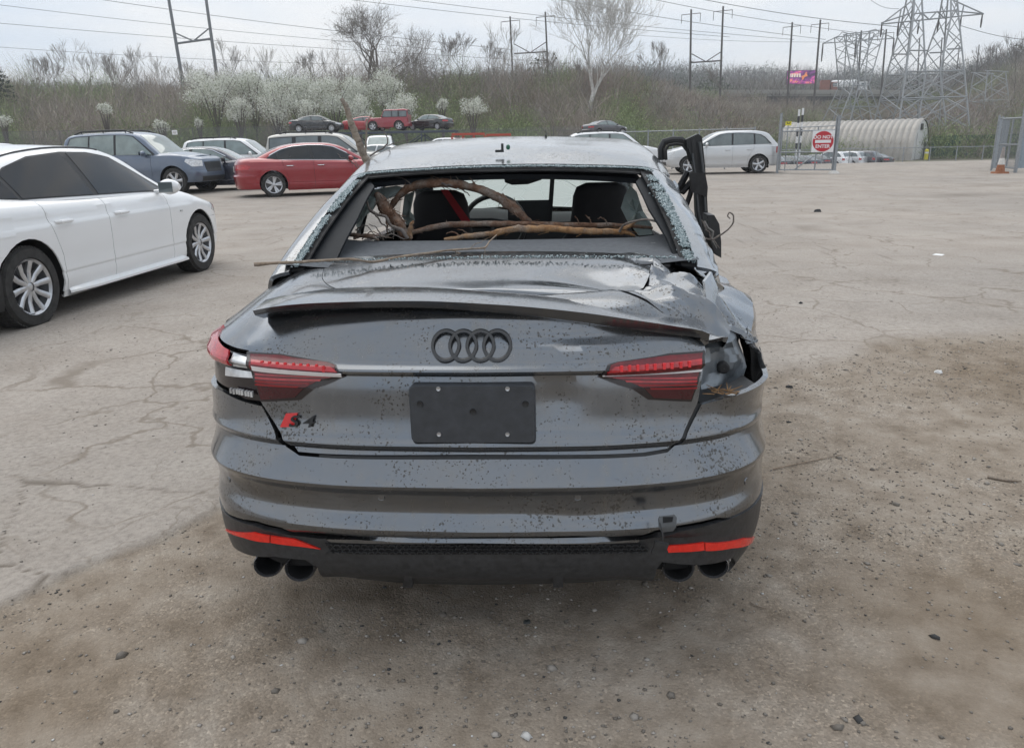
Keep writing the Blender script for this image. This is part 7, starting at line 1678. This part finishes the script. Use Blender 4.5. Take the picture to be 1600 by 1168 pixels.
def tower(label, Y, depth, chords, horiz, nbrace, strings=(), r=0.14, xtra=()):
    """chords: list of pixel polylines; horiz: pixel pairs; nbrace: (chord a, chord b, list of levels y)"""
    base = to_ground(atY(*chords[0][-1], Y - 1), atY(*chords[0][0], Y)); base = np.array([atY(1430, 200, Y)[0], Y, base[2]])
    base[0] = (atY(*chords[0][0], Y)[0] + atY(*chords[-1][0], Y)[0]) / 2
    o = empty('lattice_tower', tuple(base)); tag(o, label, 'pylon', 'lattice towers')
    def xy(ch, y):
        ys = [p[1] for p in ch][::-1]; xs = [p[0] for p in ch][::-1]; return (float(np.interp(y, ys, xs)), y)
    def zone(p, f): return depth * (0.25 + 0.75 * min(1, max(0, (p[1] + 10) / 200))) * f
    def W(p, f): return atY(p[0], p[1], Y + 0) + np.array([0, zone(p, f), 0]) - base
    for f in (-0.5, 0.5):
        for ch in chords:
            mm = MB(); Q = [W(p, f) for p in ch]; q0 = Q[0] + base; g0 = Q[0].copy(); g0[2] = float(terrain(q0[0], q0[1])) - base[2] - 0.3
            if ch[0][1] > 170: mm.bar(g0 + (Q[0] - Q[1]) * 0, Q[0], r, 5)
            for a_, b_ in zip(Q[:-1], Q[1:]): mm.bar(a_, b_, r, 5)
            mm.build('chord', LAT, o)
        for a_, b_ in horiz: mm = MB(); mm.bar(W(a_, f), W(b_, f), r * 0.85, 5); mm.build('strut', LAT, o)
        for ia, ib, ys in nbrace:
            for y0, y1 in zip(ys[:-1], ys[1:]):
                mm = MB(); mm.bar(W(xy(chords[ia], y0), f), W(xy(chords[ib], y1), f), r * 0.6, 4); mm.build('diagonal', LAT, o)
                mm = MB(); mm.bar(W(xy(chords[ib], y0), f), W(xy(chords[ia], y1), f), r * 0.6, 4); mm.build('diagonal', LAT, o)
    for ch in (chords[0], chords[-1]):
        ys = np.linspace(ch[0][1], ch[-1][1], 9)
        for k in range(8): p, q = xy(ch, ys[k]), xy(ch, ys[k + 1]); mm = MB(); mm.bar(W(p, -0.5 if k % 2 else 0.5), W(q, 0.5 if k % 2 else -0.5), r * 0.6, 4); mm.build('diagonal', LAT, o)
    for a_, b_ in xtra: mm = MB(); mm.bar(W(a_, 0), W(b_, 0), r * 0.8, 5); mm.build('arm', LAT, o)
    for p, ln in strings: mm = MB(); q = W(p, 0); mm.tube([q, q - np.array([0, 0, ln * 0.5]), q - np.array([0, 0, ln])], [0.08, 0.12, 0.08], 6); mm.build('insulator', POLE, o)
tower('hourglass lattice tower, the shorter one, rising behind the arched shed', 128, 7, [[(1291, 205), (1322, 135), (1311, 56)], [(1310, 205), (1330, 135), (1330, 52)], [(1350, 205), (1338, 135), (1352, 50)], [(1368, 205), (1345, 135), (1374, 50)]], [((1307, 168), (1357, 168)), ((1314, 56), (1373, 49)), ((1319, 135), (1346, 135))],
      [(0, 3, [205, 168, 150, 135]), (0, 3, [135, 112, 92, 74, 56]), (1, 2, [168, 135]), (1, 2, [74, 52])], [((1286, 68), 2.6), ((1397, 60), 2.6), ((1338, 62), 2.6)], 0.09, [((1286, 68), (1311, 56)), ((1286, 68), (1397, 60)), ((1374, 50), (1397, 60)), ((1311, 66), (1322, 53)), ((1322, 66), (1334, 52)), ((1334, 65), (1346, 51)), ((1346, 64), (1358, 50)), ((1316, 50), (1311, 56)), ((1316, 50), (1330, 54)), ((1368, 46), (1374, 50)), ((1368, 46), (1354, 50)), ((1358, 63), (1374, 50))])
tower('tall lattice tower with wide cross-arms, its top cut by the frame', 118, 8, [[(1383, 200), (1400, 115), (1418, 30), (1424, -12)], [(1412, 200), (1430, 115), (1434, -12)], [(1455, 200), (1452, 115), (1476, 30), (1480, -12)], [(1490, 200), (1489, 115), (1488, 30), (1488, -12)]], [((1400, 115), (1489, 113)), ((1391, 156), (1490, 153)), ((1408, 82), (1436, 82)), ((1466, 80), (1489, 79))],
      [(0, 1, [115, 82, 55, 30, 5]), (2, 3, [113, 80, 55, 30, 5]), (0, 3, [200, 155, 114]), (0, 1, [200, 178, 155, 135, 115]), (2, 3, [200, 178, 155, 135, 115]), (1, 2, [200, 155, 114])], [((1378, 38), 1.7), ((1404, 36), 1.7), ((1436, 33), 1.7), ((1467, 30), 1.7), ((1502, 27), 1.7), ((1535, 23), 1.7)], 0.12,
      [((1377, 38), (1537, 22)), ((1377, 38), (1424, 2)), ((1377, 36), (1420, 22)), ((1424, 22), (1488, 17)), ((1488, 0), (1537, 22)), ((1488, 17), (1537, 22)), ((1404, 36), (1408, 14)), ((1430, 34), (1440, 20)), ((1440, 20), (1452, 31)), ((1452, 31), (1464, 18)), ((1464, 18), (1476, 29)), ((1502, 26), (1506, 8))])
tower('faint lattice tower half hidden by the greenery at far right', 150, 6, [[(1520, 205), (1532, 112)], [(1566, 205), (1560, 115)]], [((1518, 158), (1572, 157)), ((1528, 112), (1564, 114))], [(0, 1, [205, 182, 158, 135, 113])], (), 0.10, [((1510, 158), (1600, 170))])
WM = plain('wire_dark', (0.10, 0.105, 0.11), 0.6, 0.3)
for i, (x0, y0, x1, y1, Y0, Y1, r_, lab) in enumerate(((-40, 3, 690, 78, 138, 176, 0.035, 'power line crossing the sky highest at the left edge'), (-40, 33, 850, 96, 138, 180, 0.035, 'power line crossing the left sky, second from the top'), (-40, 71, 640, 104, 138, 176, 0.03, 'power line low over the left treetops'), (140, -3, 800, 78, 140, 170, 0.04, 'power line running down to the middle pole pair'), (525, -3, 1140, 58, 150, 172, 0.04, 'power line passing over the white-barked tree, lower'), (620, -3, 1240, 62, 150, 178, 0.04, 'power line passing over the white-barked tree, upper'), (860, -3, 1290, 62, 150, 180, 0.045, 'power line descending to the billboard poles'), (1010, -3, 1345, 52, 150, 190, 0.045, 'power line descending to the shorter lattice tower'), (980, 54, 1300, 66, 172, 182, 0.03, 'faint level line between the straight poles and the billboard poles'), (1080, -4, 1424, 44, 130, 128, 0.045, 'heavy line descending behind the tall lattice tower'), (1500, 40, 1640, 64, 118, 110, 0.035, 'line leaving the tall tower towards the right edge'), (1355, -4, 1405, 14, 116, 118, 0.03, 'short line entering the tall tower from the top edge'))):
    P_ = []
    for k in range(15):
        f = k / 14; q = atY(x0 + (x1 - x0) * f, y0 + (y1 - y0) * f, Y0 + (Y1 - Y0) * f); q[2] -= 0.8 * math.sin(math.pi * f) * 0.6; P_.append(q)
    base = P_[0].copy(); mm = MB(); mm.tube([q - base for q in P_], r_, 4); o = mm.build('power_line', WM, None); o.location = base; tag(o, lab, 'wire', 'power lines across the sky')
# ------------------------------------------------------------------ elevated highway, billboard, lorries
def highway():
    Y = 214; a_, b_ = atY(975, 147, Y + 10), atY(1425, 148, Y - 6); o = empty('highway', tuple(a_)); o['kind'] = 'structure'
    d = b_ - a_; L_ = np.linalg.norm(d[:2]); an = math.atan2(d[1], d[0]); o.rotation_euler = (0, 0, an); sl = d[2] / L_
    CON = plain('road_concrete', (0.30, 0.285, 0.26), 0.85, var=0.15, scale=0.6)
    mm = MB(); n = 2; V = [(0, -5, -0.7), (L_, -5, -0.7 + d[2]), (L_, 5, -0.7 + d[2]), (0, 5, -0.7), (0, -5, 0), (L_, -5, d[2]), (L_, 5, d[2]), (0, 5, 0)]
    mm.addm(V, [(0, 3, 2, 1), (4, 5, 6, 7), (0, 1, 5, 4), (1, 2, 6, 5), (2, 3, 7, 6), (3, 0, 4, 7)]); mm.build('deck', CON, o, False)
    mm = MB(); V = [(0, -5.3, -0.2), (L_, -5.3, -0.2 + d[2]), (L_, -5.02, -0.2 + d[2]), (0, -5.02, -0.2), (0, -5.3, 0.85), (L_, -5.3, 0.85 + d[2]), (L_, -5.02, 0.85 + d[2]), (0, -5.02, 0.85)]
    mm.addm(V, [(0, 3, 2, 1), (4, 5, 6, 7), (0, 1, 5, 4), (1, 2, 6, 5), (2, 3, 7, 6), (3, 0, 4, 7)]); mm.build('parapet', CON, o, False)
    mm = MB(); mm.box((L_ / 2, -4.5, -1.5 + d[2] / 2), (L_, 0.4, 1.4)); mm.build('girder', plain('rust_girder', (0.05, 0.045, 0.042), 0.8), o, False)
    for k in range(12): mm = MB(); mm.box((L_ * (k + 0.5) / 12, -2.5, -5.2), (1.0, 1.2, 7.0)); mm.build('pier', CON, o, False)
    return a_, d, L_
hwA, hwD, hwL = highway()
def lorry(label, px, col, tank, L_=9.0):
    f = (px - 975) / 450.0; p = hwA + hwD * f; o = empty('lorry', (p[0], p[1] - 0.5, p[2]), math.atan2(hwD[1], hwD[0])); tag(o, label, 'truck')
    m1 = plain('lorry_' + label[:5], col, 0.4, var=0.1, scale=1)
    if tank: mm = MB(); mm.lathe([(0.001, -L_ / 2), (1.0, -L_ / 2 + 0.1), (1.2, -L_ / 2 + 0.5), (1.2, L_ / 2 - 0.5), (1.0, L_ / 2 - 0.1), (0.001, L_ / 2)], 'X', (0, 0, 2.3), 18); mm.build('tank', m1, o)
    else: mm = MB(); mm.box((0, 0, 2.2), (L_, 2.4, 2.4)); mm.build('box_body', m1, o, False)
    mm = MB(); mm.box((L_ / 2 + 1.2, 0, 1.7), (2.0, 2.3, 2.4), taper=0.92); cab = mm.build('cab', m1, o, False); mm = MB(); mm.box((L_ / 2 + 1.2, -1.16, 2.2), (1.0, 0.06, 0.7)); mm.build('cab_window', PANE, cab, False)
    mm = MB(); mm.box((0.6, 0, 0.75), (L_ + 2.4, 1.0, 0.25)); mm.build('chassis', BLACK, o, False)
    for xx in (-L_ / 2 + 0.8, -L_ / 2 + 2.0, L_ / 2 - 0.6, L_ / 2 + 1.5): mm = MB(); mm.lathe([(0.001, -1.15), (0.3, -1.2), (0.5, -1.15), (0.5, 1.15), (0.3, 1.2), (0.001, 1.15)], 'Y', (xx, 0, 0.5), 14); mm.build('wheel', TYRE, o)
lorry('white tanker lorry on the elevated highway', 1322, (0.72, 0.72, 0.72), True, 6.5); lorry('rust-red lorry ahead of the tanker on the elevated highway', 1293, (0.25, 0.09, 0.06), False, 2.2)
def billboard():
    Y = 232; c = atY(1251.5, 121, Y); wd, hh = 45 / (F / cp) * Y, 20 / (F / cp) * Y; zt = float(terrain(c[0], Y))
    o = empty('billboard', (c[0], Y, zt)); tag(o, 'lit purple and magenta roadside billboard above the highway', 'billboard'); cz = c[2] - zt
    mm = MB(); mm.box((0, 0, cz), (wd, 0.6, hh)); mm.build('frame', BLACK, o, False)
    mt, nt_, b = _new('led_screen'); v = coord(nt_, (0.55, 1, 0.9)); n1 = noise(nt_, v, 0.9, 3, 0.6); r_ = ramp(nt_, n1, [(0.38, (0.03, 0.008, 0.05)), (0.50, (0.20, 0.03, 0.22)), (0.60, (0.60, 0.08, 0.30)), (0.70, (0.8, 0.30, 0.10))])
    nt_.links.new(r_.outputs[0], b.inputs['Base Color']); nt_.links.new(r_.outputs[0], b.inputs['Emission Color']); b.inputs['Emission Strength'].default_value = 0.6
    mm = MB(); mm.box((0, -0.33, cz), (wd * 0.97, 0.05, hh * 0.93)); scn = mm.build('screen', mt, o, False)
    LIT = plain('led_pale', (0.8, 0.7, 0.6), 0.5, emit=((0.9, 0.75, 0.6), 0.4)); LO = plain('led_orange', (0.8, 0.25, 0.08), 0.5, emit=((0.9, 0.3, 0.1), 0.4))
    mm = MB()
    for k in range(5): mm.box((-wd * 0.40 + k * wd * 0.085, -0.37, cz + hh * 0.14), (wd * 0.06, 0.02, hh * 0.26))
    mm.build('lit_figure', LIT, scn, False)
    mm = MB(); cx, cz2 = wd * 0.10, cz + hh * 0.08; mm.box((cx, -0.37, cz2), (wd * 0.05, 0.02, hh * 0.6), Matrix.Rotation(0.5, 3, 'Y')); mm.box((cx, -0.375, cz2), (wd * 0.20, 0.02, hh * 0.14), Matrix.Rotation(-0.3, 3, 'Y')); mm.build('lit_figure', LO, scn, False)
    for xx in (-wd * 0.12, wd * 0.12): mm = MB(); mm.bar((xx, 0.2, 0), (xx, 0.2, cz - hh / 2), 0.25, 8); mm.build('leg', GPOLE, o)
billboard()
for px, y0, y1, lab in ((1249, 171, 196, 'black and white striped post left of the shed, left one'), (1255, 169, 186, 'black and white striped post left of the shed, right one')):
    Y = 92; t_, b_ = atY(px, y0, Y), atY(px - 0.5, y1, Y); zt = float(terrain(t_[0], Y)); o = empty('marker_post', (t_[0], Y, zt)); tag(o, lab, 'post', 'striped marker posts'); hgt = t_[2] - zt; n = 8
    for k in range(n): mm = MB(); mm.bar((0, 0, hgt * k / n), (0, 0, hgt * (k + 1) / n), 0.12, 8); mm.build('band', plain('sign_white', (0.78,) * 3) if k % 2 else BLACK, o)

# ------------------------------------------------------------------ air
hz, hn, hb = _new('haze_air'); hn.nodes.remove(hb); pv = _n(hn, 'ShaderNodeVolumePrincipled'); pv.inputs['Color'].default_value = (0.86, 0.89, 0.93, 1); pv.inputs['Density'].default_value = 0.0008; pv.inputs['Anisotropy'].default_value = 0.2
hn.links.new(pv.outputs[0], hn.nodes['Material Output'].inputs['Volume'])
mm = MB(); mm.box((0, 430, 22), (1900, 960, 60)); o = mm.build('haze', hz, None, False); tag(o, 'thin pale haze in the air over the yard', 'haze', kind='stuff')
